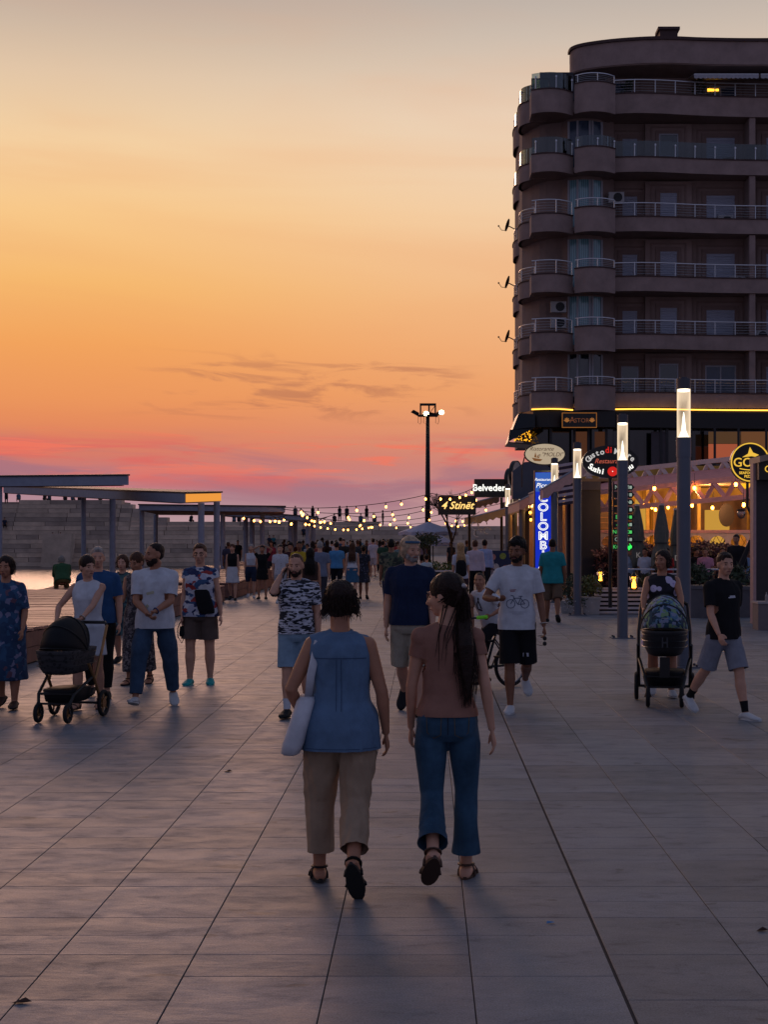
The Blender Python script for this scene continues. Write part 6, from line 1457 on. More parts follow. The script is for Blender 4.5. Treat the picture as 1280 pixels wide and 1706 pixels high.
def bag_strap_bag(name, label, per, pts, bag_c, size, m, sm=None, rot=0, strap=.016, tilt=0, rounded=True):
    g = empty(name, label, 'bag', per.world(bag_c), per.e.rotation_euler.z+rot); mb = MB(); w, d, h = size; rows = []
    for u, k_ in ((0,.72),(.04,.93),(.2,1.05),(.6,1.0),(.93,.92),(1,.7)):
        rows.append([Vector((math.copysign(abs(math.cos(a))**.5,math.cos(a))*w/2*k_ + tilt*(u-.5), math.copysign(abs(math.sin(a))**.6,math.sin(a))*d/2*k_*(1.25-.5*u), (u-.5)*h)) for a in [2*math.pi*j/20 for j in range(20)]])
    mb.ring_loft(rows); me = mb.mesh('bag_body'); wrinkle(me, .008, 9, 4); o = link('bag_body', me, m, g, smooth=True)
    inv = Matrix.Rotation(-rot, 3, 'Z')
    MB().tube([inv @ (Vector(p)-Vector(bag_c)) for p in pts], strap, 8, flat=.3).build('strap', sm or m, g, smooth=True); return g
S = w1.sh[-1]['S']; bc = w1.P + Vector((-.215,-.03,.02))
bag_strap_bag('tote_bag', 'white cloth tote bag hanging from the left shoulder of the woman in blue', w1, [bc+Vector((.05,.06,.12)), S+Vector((.00,.085,-.06)), S+Vector((.035,.03,.055)), S+Vector((.035,-.055,.02)), S+Vector((.0,-.10,-.15)), bc+Vector((.05,-.03,.14))], bc, (.11,.30,.30), cloth('tote', (196,196,204)), strap=.022, tilt=.09)
# ---- 2: girl with ponytail
w2 = Person(746, 1466, 'young woman seen from behind with a long dark ponytail, brown t-shirt and flared jeans', H=1.635, sex='f', rz=0, bulk=.97, tone='light', voxel=.0075, legk=.80, legL=(-4,48,44,-.02), legR=(6,3,0,.02),
    armL=(4,.19,10,.08), armR=(-14,.22,18,-.04), yaw=58, pitch=4, seed=9)
w2.hairmat = hDk; w2.sway_hair = Vector((.03,-.02,0)); w2.body(hands=(.7,.45)); w2.hair('pony', hDk, length=1.25, amp=.003)
jeans = mat('jeans_blue', (52,80,104), .9, var=.35, vscale=7, bump=.25, bscale=300, spec=.2)
w2.trousers(jeans, end=1.86, ease=.010, prof=[(0,.047),(.3,.047),(.6,.040),(.95,.031),(1.2,.032),(1.6,.038),(2,.046)], waist=.60, amp=.008, name='jeans')
w2.top(cloth('brown_tee', (146,104,90)), sleeve=.42, hem=.535, ease=.010, loose=.010, amp=.006, name='t_shirt')
for sd in (-1,1):       # back pockets
    mb = MB(); c = w2.P + Vector((sd*.062,-.118,.0)); mb.add([c+Vector(q) for q in ((-.045,.012,.045),(.045,.012,.045),(.045,.006,-.04),(0,.002,-.06),(-.045,.006,-.04))],[(0,1,2,3,4)])
w2.shoes(leather, leather, 'sandal')
stitch = mat('stitch_thread', (96,84,60), .8, var=0); seam = mat('seam_dark', (26,34,48), .9, var=0)
kid = lambda p, n: p.e.children[[c.name.startswith(n) for c in p.e.children].index(True)]
zj = w2.P.z
decal(w2, kid(w2,'jeans'), strokes([(0,.11,0,-.06),(-.13,.075,-.02,.050),(.13,.075,.02,.050)], .004), 0, zj, seam, name='seam', front=False)
decal(w2, kid(w2,'jeans'), strokes([(s_*.035,.035,s_*.115,.045) for s_ in (-1,1)]+[(s_*.035,.035,s_*.038,-.06) for s_ in (-1,1)]+[(s_*.115,.045,s_*.110,-.05) for s_ in (-1,1)]+[(s_*.038,-.06,s_*.074,-.08) for s_ in (-1,1)]+[(s_*.110,-.05,s_*.074,-.08) for s_ in (-1,1)], .0035), 0, zj, stitch, name='pocket', front=False)
kb = kid(w1,'blouse'); seamB = mat('blouse_seam', (50,72,104), .9, var=0); zb_ = w1.P.z
decal(w1, kb, strokes([(-.17,.375,.17,.375)], .004), 0, zb_, seamB, name='yoke_seam', front=False); decal(w1, kb, strokes([(-.20,-.095,.20,-.095)], .003), 0, zb_, seamB, name='hem_seam', front=False); decal(w1, kb, strokes([(-.012,.37,-.014,.10),(.012,.37,.014,.10)], .003), 0, zb_, seamB, name='pleat', front=False)
kt = kid(w1,'trousers'); decal(w1, kt, strokes([(0,-.02,0,-.10)], .004), 0, zb_, mat('trouser_seam', (92,76,62), .9, var=0), name='seam', front=False)
clip = MB(); clip.ell(w2.hp_(.02,-.44,.70), (.028,.03,.018)); clip.build('hair_clip', mat('silver_clip',(170,160,160),.3,.6), w2.e)
# ---- 3: man on the phone
tee3 = printed('black_white_print', [(24,26,36),(190,190,202),(30,32,44),(168,170,186),(200,200,210),(36,38,52)], 19, 'voronoi', (1,1,3.6), thresholds=[0,.22,.42,.58,.72,.86], distort=2.5)
p3 = Person(494, 1194, 'man with short hair and beard talking on a phone, black and white printed t-shirt', H=1.66, rz=178, bulk=1.13, tone='light', voxel=.0095, legL=(-4,8,6,.02), legR=(10,6,0,-.01), ikR=(.090,.060,.882, .5,.5,-1.6), armL=(0,.16,12,.03), yaw=-6, pitch=6, seed=5)
p3.hairmat = hBr; p3.body(hands=(.5,1.3)); p3.hair('buzz', hBr, amp=.004); p3.beard(hDk, .5); p3.trousers(ltdenim, end=.93, ease=.020, prof=[(0,.056),(1,.046)], name='shorts', amp=.006)
p3.top(tee3, sleeve=.72, hem=.50, ease=.014, loose=.014, name='t_shirt', amp=.010); p3.shoes(shoeB, soleB, sock=wht)
ph = p3.world(p3.sh[1]['palm'] + p3.sh[1]['pn']*.028 + p3.sh[1]['d']*.02); g = empty('phone', 'dark mobile phone held to the ear of the man in the printed t-shirt', 'phone', ph); q = (p3.sh[1]['d']); rq = p3.e.rotation_euler.to_matrix()
phb = MB().box((-.036,-.005,-.075),(.036,.005,.075)).build('case', blackM, g, bevel=.006); MB().box((-.032,-.0065,-.07),(.032,-.0055,.07)).build('screen', mat('screen_black',(10,12,16),.1,var=0), g)
g.rotation_euler = (rq @ Matrix([p3.sh[1]['th'], p3.sh[1]['pn'], p3.sh[1]['d']]).transposed()).to_euler()
# ---- 4: man with headband
p4 = Person(684, 1190, 'tall older man in a navy polo shirt with a blue headband in grey hair', H=1.85, rz=176, bulk=1.12, tone='light', voxel=.0095, legL=(10,8,0,.0), legR=(-14,32,50,.0), armL=(6,.12,16,.02), armR=(-6,.15,12,.02), yaw=36, pitch=5, seed=8)
p4.hairmat = hGB; p4.body(); p4.hair('bob', hGB); p4.beard(hGr, .3); p4.trousers(khaki, end=1.02, ease=.026, prof=[(0,.056),(1,.047)], name='shorts', amp=.007)
p4.top(navy, sleeve=.75, hem=.50, ease=.014, loose=.026, name='polo_shirt', amp=.010); p4.shoes(shoeB, soleB)
mb = MB(); mb.tube([p4.hp_(.375*math.cos(a), -.05+.475*math.sin(a), .80+.03*math.sin(a)) for a in [R(20)+R(140)*k/14 for k in range(15)]], .013, 6, ref=(0,0,1), flat=.5); mb.build('headband', mat('blue_lens',(44,86,120),.25), p4.e)
MB().tube([p4.P+p4.up*.315*p4.H+Vector((math.cos(a)*.066, math.sin(a)*.064+.01, .012-.02*math.sin(a))) for a in [k*math.pi/10 for k in range(20)]], .013, 7, closed=True, flat=.7).build('collar', cloth('navy_collar',(40,56,88)), p4.e)
mb = MB(); mb.tube([p4.P+p4.up*.312*p4.H+Vector((math.cos(a)*.05, math.sin(a)*.05+.03, -.01-.035*math.sin(a))) for a in [k*math.pi/10 for k in range(11)]], .004, 5); mb.build('necklace', mat('silver',(190,180,170),.3,.8), p4.e)
# ---- 6: man in bicycle t-shirt
p6 = Person(862, 1186, 'young man in a white bicycle print t-shirt and black shorts holding sunglasses', H=1.83, rz=180, bulk=.98, tone='brown', voxel=.0095, legL=(-10,52,30,.04), legR=(6,4,0,-.03), ikR=(.12,.16,.66, 1,-.8,-.8), armL=(4,.22,12,.0), yaw=-22, pitch=4, seed=12)
p6.hairmat = hBlk; p6.body(hands=(1.0,1.0)); p6.hair('fluffy', hBlk); p6.beard(hBlk, .1); p6.trousers(blk, end=1.0, ease=.024, prof=[(0,.056),(1,.048)], name='shorts', amp=.007)
t6 = p6.top(wht, sleeve=.72, hem=.47, ease=.016, loose=.024, name='t_shirt', amp=.011); p6.shoes(shoeW, soleW); p6.watch(-1, mat('silver',(190,180,170),.3,.8))
ink = mat('print_ink', (84,92,112), .8, var=0); z6 = p6.P.z + .105*p6.H
decal(p6, t6, ringpoly(.075,0,.048,.007)+ringpoly(-.075,0,.048,.007)+strokes([(.075,0,.03,.06),(.03,.06,-.04,.06),(-.04,.06,-.075,0),(-.04,.06,0,-.005),(0,-.005,.075,0),(.03,.06,0,-.005),(-.04,.06,-.05,.085),(-.05,.085,-.075,.09),(.03,.06,.03,.08),(.01,.08,.05,.08)], .008), 0, z6, ink)
decal(p6, t6, strokes([(-.085,0,-.02,.004),(-.08,-.014,-.03,-.01)], .008), 0, z6+.145, mat('print_red',(150,90,100),.8,var=0)); decal(p6, t6, strokes([(-.09,-.085,.09,-.085),(-.06,-.105,.06,-.105)], .005), 0, z6, mat('print_faint',(150,152,166),.8,var=0))
decal(p6, p6.e.children[[c.name.startswith('shorts') for c in p6.e.children].index(True)], [[(-.03,-.02),(.03,-.02),(.03,.02),(-.03,.02)]], -.09, p6.leg[-1]['knee'].z+.10, mat('print_white',(190,190,200),.8,var=0), name='logo')
hp = p6.world(p6.sh[-1]['palm']) + Vector((0,-.02,-.08)); g = empty('sunglasses', 'sunglasses dangling from the hand of the man in the bicycle t-shirt', 'sunglasses', hp)
for dz in (0,.055): MB().ell((0,0,-dz),(.022,.008,.024)).build('lens', blackM, g)
MB().tube([(0,0,.02),(-.03,.02,.03),(-.07,.05,.02)], .003, 5).tube([(0,0,-.07),(-.04,.02,-.075),(-.08,.05,-.07)], .003, 5).build('temple', blackM, g)
# ---- 5: boy on bicycle
YB = 17.6; by = Vector(((806-VX)*YB/F, YB, 0)); brz = R(130)
bike = empty('bicycle', 'black child bicycle with bright green grips behind the man in white', 'bicycle', by, brz)
tyre = mat('tyre_black',(18,18,20),.8,var=0); rimM = mat('rim_grey',(120,120,126),.35,.7,var=0); frB = mat('bike_frame',(20,24,34),.3,.2,var=0)
for y in (-.46,.48):
    w = MB(); r_ = .255; w.tube([(0,y+r_*math.cos(a),.275+r_*math.sin(a)) for a in [k*math.pi/16 for k in range(32)]], .022, 8, closed=True); wo_ = w.build('wheel', tyre, bike, smooth=True)
    w = MB(); w.tube([(0,y+.232*math.cos(a),.275+.232*math.sin(a)) for a in [k*math.pi/16 for k in range(32)]], .009, 6, closed=True); w.build('rim', rimM, wo_)
    w = MB(); [w.tube([(.015*(-1)**k,y,.275),(0,y+.23*math.cos(k*math.pi/10),.275+.23*math.sin(k*math.pi/10))], .0018, 3) for k in range(20)]; w.ell((0,y,.275),(.035,.02,.02)); w.build('spokes', rimM, wo_)
MB().tube([(0,-.46,.275),(0,-.05,.27),(0,.36,.56),(0,.33,.66)], .018, 8).tube([(0,-.05,.27),(0,-.20,.66)], .016, 8).tube([(0,-.17,.58),(0,.34,.62)], .017, 8).tube([(.03,-.46,.275),(.02,-.18,.60)], .010, 6).tube([(-.03,-.46,.275),(-.02,-.18,.60)], .010, 6).build('frame', frB, bike, smooth=True)
MB().tube([(0,.33,.62),(.05,.40,.50),(.05,.48,.275)], .013, 8).tube([(0,.33,.62),(-.05,.40,.50),(-.05,.48,.275)], .013, 8).build('fork', frB, bike)
MB().tube([(0,.34,.60),(0,.30,.86),(.10,.28,.88),(.27,.22,.90)], .012, 8).tube([(0,.30,.86),(-.10,.28,.88),(-.27,.22,.90)], .012, 8).build('handlebar', frB, bike)
grn = mat('green_grip',(110,200,40),.6,emit=.05,var=0)
for sd in (-1,1): MB().tube([(sd*.17,.255,.89),(sd*.30,.215,.905)], .021, 8).build('grip', grn, bike)
MB().tube([(0,-.34,.70),(0,-.22,.71),(0,-.05,.70)], [.07,.05,.02], 8, flat=.4).build('saddle', blackM, bike); MB().tube([(.09,-.05,.27),(.09,.02,.14)], .010, 6).tube([(-.09,-.05,.27),(-.09,-.12,.40)], .010, 6).tube([(-.09,-.05,.27),(.09,-.05,.27)], .02, 6).tube([(.03,-.05+.07*math.cos(a),.27+.07*math.sin(a)) for a in [k*math.pi/8 for k in range(16)]], .006, 4, closed=True).build('crank', blackM, bike)
for x, y, z in ((.14,.02,.13),(-.14,-.12,.40)):
    MB().box((x-.05,y-.035,z-.010),(x+.05,y-.022,z+.010)).box((x-.05,y+.022,z-.010),(x+.05,y+.035,z+.010)).box((x-.05,y-.022,z-.010),(x-.038,y+.022,z+.010)).box((x+.038,y-.022,z-.010),(x+.05,y+.022,z+.010)).build('pedal', blackM, bike)
b5 = Person(0,0,'boy with short black hair in a white t-shirt riding the bicycle with green grips', H=1.42, rz=130, loc=by+Vector((math.sin(-brz)*-.14*-1*-1, 0, 0)), tone='tan', voxel=.009, pelvis=.79, legL=(62,70,0,.05), legR=(18,32,10,.05), lean=26, ikL=(-.19,.20,.645,-1,-.5,-.5), ikR=(.19,.20,.645,1,-.5,-.5), yaw=34, pitch=-6, seed=14)
b5.e.location = by + Matrix.Rotation(brz,3,'Z') @ Vector((0,-.16,0)); b5.hairmat = hBlk; b5.body(hands=(1.3,1.3)); b5.hair('buzz', hBlk, amp=.003); b5.trousers(blk, end=1.0, ease=.018, prof=[(0,.054),(1,.045)], name='shorts')
t5 = b5.top(wht, sleeve=.75, hem=.49, ease=.016, loose=.02, name='t_shirt'); b5.shoes(shoeB, soleB)
decal(b5, t5, strokes([(0,.05,-.03,.0),(-.03,0,-.04,-.06),(.0,.05,.02,.0),(.02,0,.03,-.05),(-.04,-.06,.035,-.07)], .022)+ringpoly(.0,.07,.018,.018,10), 0, b5.P.z+.17*b5.H, mat('print_dark',(60,50,60),.8,var=0))
c5 = Person(764, 1148, 'small child with brown hair in a tan top, half hidden behind the ponytail', H=1.36, sex='m', rz=176, tone='tan', voxel=.012, legL=(8,6,0,.02), legR=(-6,8,10,.02), yaw=-10, seed=15); c5.hairmat = hBr; c5.body(); c5.hair('short', hBr); c5.trousers(cloth('dark_grey',(60,60,68)), end=1.0, ease=.014, name='shorts'); c5.top(cloth('tan_top',(150,110,92)), sleeve=.5, name='t_shirt'); c5.shoes(shoeB, soleB)
# ---- 7: man in teal
p7 = Person(921, 1036, 'broad man in a teal polo shirt and brown shorts walking away past the blue sign', H=1.82, rz=-6, bulk=1.22, tone='brown', voxel=.013, legL=(6,4,0,.02), legR=(-14,22,30,.02), armL=(3,.20,14,.04), armR=(-3,.20,12,.04), seed=17)
p7.hairmat = hBlk; p7.body(face=False); p7.hair('buzz', hBlk); p7.trousers(cloth('brown_shorts',(98,80,66)), end=1.05, ease=.022, prof=[(0,.056),(1,.046)], name='shorts', amp=.007); p7.top(cloth('teal',(36,128,136)), sleeve=.78, hem=.46, ease=.016, loose=.02, name='polo_shirt', amp=.010); p7.shoes(shoeB, soleB)
# ---- strollers
def stroller(loc, rz, label, fabric, hoodm, framem, quilt=None, k=1.0, emblem=False):
    g = empty('stroller', label, 'stroller', loc, rz); r_ = lambda *p: Vector(p)*k
    def wheel(x, y, rr_):
        w = MB(); w.tube([r_(x,y+rr_*math.cos(a),rr_+.022+rr_*math.sin(a)-.0) for a in [q*math.pi/12 for q in range(24)]], .022*k, 8, closed=True); o = w.build('wheel', tyre, g, smooth=True)
        w = MB(); w.tube([r_(x-.012,y,rr_+.022), r_(x+.012,y,rr_+.022)], rr_*.42*k, 14); [w.tube([r_(x,y,rr_+.022), r_(x,y+rr_*.95*math.cos(q*2*math.pi/5),rr_+.022+rr_*.95*math.sin(q*2*math.pi/5))], .010*k, 5) for q in range(5)]; w.build('rim', framem, o)
    for sx in (-1,1): wheel(sx*.285,-.30,.125); wheel(sx*.165,.36,.085)
    MB().tube([r_(-.28,-.30,.147), r_(.28,-.30,.147)], .014*k, 6).build('rear_axle', blackM, g)
    for sx in (-1,1):
        MB().tube([r_(sx*.26,-.30,.15), r_(sx*.265,-.10,.42), r_(sx*.265,.05,.60)], .017*k, 8).build('frame_leg', framem, g); MB().tube([r_(sx*.165,.36,.16), r_(sx*.20,.28,.30), r_(sx*.255,-.05,.45)], .017*k, 8).build('frame_leg', blackM, g)
        MB().tube([r_(sx*.262,-.12,.42), r_(sx*.265,-.30,.72), r_(sx*.24,-.50,.98)], .016*k, 8).build('handle_tube', framem, g); MB().tube([r_(sx*.14,.36,.10), r_(sx*.165,.36,.21), r_(sx*.19,.36,.10)], .013*k, 6).build('wheel_fork', blackM, g)
    MB().tube([r_(-.24,-.50,.98), r_(-.20,-.54,1.01), r_(.20,-.54,1.01), r_(.24,-.50,.98)], .019*k, 8).build('handle', blackM, g, smooth=True); MB().tube([r_(-.20,.28,.30), r_(.20,.28,.30)], .014*k, 6).tube([r_(-.2,.33,.2), r_(.2,.33,.2)], .012*k, 6).build('cross_bar', framem if emblem else blackM, g)
    def loftbox(rows_, nm, m, smooth=True):
        mb = MB(); rings = []
        for (z, w, d, y) in rows_: rings.append([r_(math.copysign(abs(math.cos(a))**.6,math.cos(a))*w/2, y+math.copysign(abs(math.sin(a))**.6,math.sin(a))*d/2, z) for a in [2*math.pi*j/28 for j in range(28)]])
        mb.ring_loft(rings); return mb.build(nm, m, g, smooth=smooth)
    loftbox([(.20,.34,.46,.0),(.21,.38,.52,.0),(.33,.42,.58,.0),(.34,.40,.56,.0)], 'basket', fabric)
    cot = loftbox([(.50,.26,.55,.02),(.52,.34,.70,.02),(.58,.40,.80,.02),(.74,.46,.88,.02),(.76,.465,.89,.02)], 'carrycot', quilt or fabric)
    if quilt:
        sm_ = MB()
        for z in (.60,.66,.72): sm_.tube([r_(math.copysign(abs(math.cos(a))**.6,math.cos(a))*.225, .02+math.copysign(abs(math.sin(a))**.6,math.sin(a))*.435, z) for a in [2*math.pi*j/28 for j in range(28)]], .004*k, 4, closed=True)
        sm_.build('seam', blackM, cot)
    # hood: dome over the front half, opening towards the pusher
    mb = MB(); rings = []
    for i in range(9):
        t_ = R(8+i*14); ax = r_(0,.02,.74); rr_ = .44
        rings.append([ax + r_(.238*math.cos(a), math.cos(t_)*rr_*math.sin(a)*.98, math.sin(t_)*rr_*.82*math.sin(a)) for a in [math.pi*j/18 for j in range(19)]])
    n_ = 19; vs = [p for q in rings for p in q]; inn = [p*1 + (r_(0,.02,.74)-p)*.03 for p in vs]; fs = []
    for i in range(8):
        for j in range(18): fs.append((i*n_+j, i*n_+j+1, (i+1)*n_+j+1, (i+1)*n_+j))
    hd = MB().add(vs, fs).build('hood', hoodm, g, smooth=True); md = hd.modifiers.new('thick','SOLIDIFY'); md.thickness = .012
    for i in (0,3,6,8): MB().tube([p + (p-r_(0,.02,.74))*.012 for p in rings[i]], .007*k, 5).build('hood_rib', blackM, hd)
    MB().tube([r_(-.24,.02,.74), r_(-.24,.30,.86), r_(-.1,.42,.90), r_(.1,.42,.90), r_(.24,.30,.86), r_(.24,.02,.74)], .0, 3) if False else None
    if emblem:
        MB().box(r_(-.03,.462,.60), r_(-.016,.470,.70)).box(r_(.016,.462,.60), r_(.03,.470,.70)).box(r_(-.016,.462,.643), r_(.016,.470,.657)).build('emblem', mat('emblem_grey',(58,58,64),.5), g)
        MB().box(r_(-.05,.36,.30), r_(.05,.40,.50)).build('front_joint', blackM, g)
        MB().box(r_(-.035,.455,.885), r_(.035,.462,.895)).build('logo', mat('emblem_pale',(150,156,160),.5), g)
    return g
quiltM = printed('quilted_grey', [(30,30,34),(58,56,60)], 26, 'petal', thresholds=[0,.42]); st_blk = cloth('stroller_black',(20,20,24),.7); floralHood = printed('floral_hood', [(30,46,66),(84,120,150),(120,150,110),(40,70,90),(130,140,170)], 24, 'voronoi')
gold_ = mat('gold_frame',(150,110,70),.35,.6,var=0)
stroller(gnd(112,1198), R(170), 'black stroller with a quilted carrycot and golden frame pushed by the woman in white', st_blk, st_blk, gold_, quiltM, k=.95)
st2 = stroller(gnd(1108,1172), R(171), 'black stroller with a floral hood and a letter on the front, on the right', st_blk, floralHood, blackM, mat('cot_dark',(34,34,38),.6), k=1.1, emblem=True)
# ---- 8: woman with stroller
flw = printed('floral_lilac', [(170,150,200),(196,186,214),(22,20,34),(18,18,28)], 9, 'petal', thresholds=[0,.12,.40,.6])
p8 = Person(1104, 1160, 'woman in a floral sleeveless dress pushing the stroller with the floral hood', H=1.67, sex='f', rz=171, bulk=1.22, tone='tan', voxel=.010, legL=(8,6,0,.0), legR=(-8,14,14,.0), ikL=(-.13,.24,.615,-1,-.4,-.6), ikR=(.13,.24,.615,1,-.4,-.6), yaw=-28, pitch=-4, seed=19)
p8.hairmat = hDk; p8.body(hands=(1.4,1.4)); p8.hair('bob', hDk); p8.dress(flw, hem=.33, sleeve=0, flare=.03); p8.shoes(shoeW, soleW)
# ---- 9: boy in black
p9 = Person(1207, 1196, 'young man in a black t-shirt and grey shorts striding past at the right edge', H=1.71, rz=208, bulk=1.0, tone='light', voxel=.010, legL=(18,6,0,.02), legR=(-24,18,26,.02), armL=(-14,.16,20,.02), armR=(14,.16,24,.0), yaw=-16, seed=21)
p9.hairmat = hDk; p9.body(); p9.hair('short', hDk); p9.trousers(cloth('grey_shorts',(128,130,142)), end=.92, ease=.024, prof=[(0,.056),(1,.048)], name='shorts', amp=.006); t9 = p9.top(blk, sleeve=.75, hem=.48, ease=.015, loose=.02, name='t_shirt', amp=.010); p9.shoes(shoeW, soleW, sock=blk)
decal(p9, t9, strokes([(-.045,0,.045,.004),(-.03,.014,.04,.016)], .012), 0, p9.P.z+.215*p9.H, mat('print_white',(190,190,200),.8,var=0), name='logo')
# ---- 10: woman in white with stroller
p10 = Person(146, 1182, 'woman in a white sleeveless dress with tied back hair pushing the quilted stroller', H=1.62, sex='f', rz=176, bulk=1.06, tone='light', voxel=.0095, legL=(-6,10,10,.0), legR=(8,6,0,.0), ikL=(-.02,.24,.60,-1,-.5,-.5), ikR=(.16,.16,.60,1,-.4,-.5), yaw=44, pitch=2, seed=23)
p10.hairmat = hDk; p10.body(hands=(1.4,1.4)); p10.hair('bun', hDk, amp=.002); p10.dress(wht, hem=.345, sleeve=0, flare=.03); p10.shoes(leather, leather, 'sandal'); p10.watch(-1, mat('silver',(190,180,170),.3,.8))
p11 = Person(163, 1162, 'grey haired man in a blue t-shirt close behind the woman in white', H=1.72, rz=182, bulk=1.18, tone='light', voxel=.011, armL=(0,.2,14,.04), armR=(0,.16,14,.04), legL=(6,4,0,.03), legR=(-8,12,10,.03), yaw=10, seed=25)
p11.hairmat = hGr; p11.body(); p11.hair('short', hGr, amp=.002); p11.trousers(blk, name='trousers', ease=.018); p11.top(cloth('blue_tee',(40,76,120)), sleeve=.78, ease=.015, loose=.02, name='t_shirt'); p11.shoes(shoeB, soleB)
bluF = printed('blue_floral', [(34,62,96),(44,80,116),(120,120,150),(30,56,92),(96,70,88)], 20, 'voronoi', thresholds=[0,.35,.62,.72,.92])
p12 = Person(10, 1180, 'woman in a long blue patterned dress cut by the left edge of the photo', H=1.61, sex='f', rz=178, bulk=1.2, tone='tan', voxel=.010, armL=(4,.22,30,.05), armR=(0,.2,14,.04), legL=(8,6,0,.02), legR=(-8,14,16,.02), yaw=0, seed=27)
p12.hairmat = hDk; p12.body(); p12.hair('bob', hDk); p12.dress(bluF, hem=.17, sleeve=.9, flare=.012, loose=.012); p12.shoes(leather, soleB)
gF = printed('green_floral', [(34,56,66),(56,92,96),(26,42,52),(84,104,104)], 26, 'voronoi'); lace = printed('patterned_grey', [(96,86,88),(46,42,48),(132,122,122),(60,54,60)], 40, 'voronoi')
p13 = Person(204, 1106, 'woman with short brown hair in a dark green patterned dress', H=1.57, sex='f', rz=178, bulk=1.12, tone='light', voxel=.012, legL=(8,6,0,.02), legR=(-8,14,12,.02), seed=29)
p13.hairmat = hBr; p13.body(); p13.hair('bob', hBr); p13.dress(gF, hem=.26, sleeve=.7, flare=.02); p13.shoes(shoeB, soleB)
p14 = Person(230, 1140, 'woman in a patterned grey jumpsuit and black sandals behind the bearded man', H=1.64, sex='f', rz=172, bulk=1.02, tone='tan', voxel=.011, armR=(20,.1,60,.1), armL=(5,.12,30,.1), legL=(-8,10,8,.0), legR=(8,6,0,.0), yaw=-14, pitch=14, seed=31)
p14.hairmat = hBr; p14.body(); p14.hair('up', hBr); p14.trousers(lace, end=1.8, ease=.018, prof=[(0,.054),(1,.044),(2,.042)], name='jumpsuit_legs', amp=.006); p14.top(lace, sleeve=0, ease=.012, name='jumpsuit_top'); p14.shoes(shoeB, soleB, 'sandal')
p15 = Person(258, 1178, 'bearded man in a white t-shirt and jeans looking sideways with hands together', H=1.76, rz=186, bulk=1.10, tone='tan', voxel=.0095, legk=.86, legL=(-10,16,22,.14), legR=(20,8,-14,.16), ikL=(-.01,.155,.60,-1,-.6,-.6), ikR=(.03,.15,.585,1,-.6,-.6), yaw=-58, seed=33)
p15.hairmat = hDk; p15.body(hands=(1.0,1.0)); p15.hair('buzz', hDk); p15.beard(hDk, 1.0); p15.trousers(denim, end=1.93, ease=.013, prof=[(0,.056),(.6,.050),(1,.042),(1.5,.036),(2,.028)], name='jeans', amp=.009)
t15 = p15.top(wht, sleeve=.8, hem=.47, ease=.016, loose=.024, name='t_shirt', amp=.012); p15.shoes(shoeW, soleW); decal(p15, t15, strokes([(-.08,.0,.0,.02),(-.06,-.12,-.1,-.16)], .03), 0, p15.P.z+.17*p15.H, mat('print_yellow',(176,172,150),.8,var=0)); p15.watch(-1, mat('blue_strap',(40,60,110),.5))
mult = printed('multicolour_top', [(170,172,190),(34,44,86),(190,190,200),(150,50,50),(50,80,120),(200,200,206)], 12, 'voronoi', (1,1,1.6), thresholds=[0,.2,.42,.6,.68,.84], distort=2.5)
p16 = Person(333, 1140, 'woman with short hair and glasses in a colourful top, brown shorts and teal shoes', H=1.75, sex='f', rz=180, bulk=1.20, tone='light', voxel=.0105, legL=(-2,3,0,.02), legR=(4,2,0,.02), armL=(2,.26,10,.0), armR=(2,.12,14,.0), seed=35)
p16.hairmat = hBr; p16.body(); p16.hair('short', hBr); p16.trousers(cloth('brown_cloth',(92,78,72)), end=.82, ease=.020, prof=[(0,.056),(1,.050)], name='shorts'); p16.top(mult, sleeve=.28, hem=.48, ease=.016, loose=.02, name='top'); p16.shoes(cloth('teal_shoe',(30,150,150),.6), mat('teal_sole',(60,170,170),.6))
mb = MB()
for sd in (-1,1): mb.tube([p16.hp_(sd*.14+.10*math.cos(a),.43,.485+.075*math.sin(a)) for a in [k*math.pi/6 for k in range(12)]], .0035, 4, closed=True)
mb.tube([p16.hp_(-.04,.44,.49), p16.hp_(.04,.44,.49)], .003, 4).build('glasses', blackM, p16.e)
H_ = p16.H; bag_strap_bag('shoulder_bag', 'black crossbody bag worn across the colourful top', p16, [p16.P+Vector((-.06,.11,.02)), p16.P+Vector((.02,.150,.22)), p16.P+Vector((.11,.12,.40)), p16.P+Vector((.14,.03,.52)), p16.P+Vector((.10,-.09,.40)), p16.P+Vector((-.10,-.14,.10)), p16.P+Vector((-.17,.0,.0))], p16.P+Vector((-.08,.165,.13)), (.20,.07,.30), blk, strap=.014, tilt=.08)
hp = p16.sh[1]['palm']+Vector((0,0,-.06)); bag_strap_bag('camera_case', 'small black pouch hanging from the hand of the woman in teal shoes', p16, [hp+Vector((0,0,.06)), hp+Vector((.05,0,-.05)), hp+Vector((.05,0,-.16)), hp+Vector((0,0,-.24)), hp+Vector((-.045,0,-.15)), hp+Vector((-.02,0,0))], hp+Vector((-.02,0,-.09)), (.09,.06,.13), blk, strap=.006)

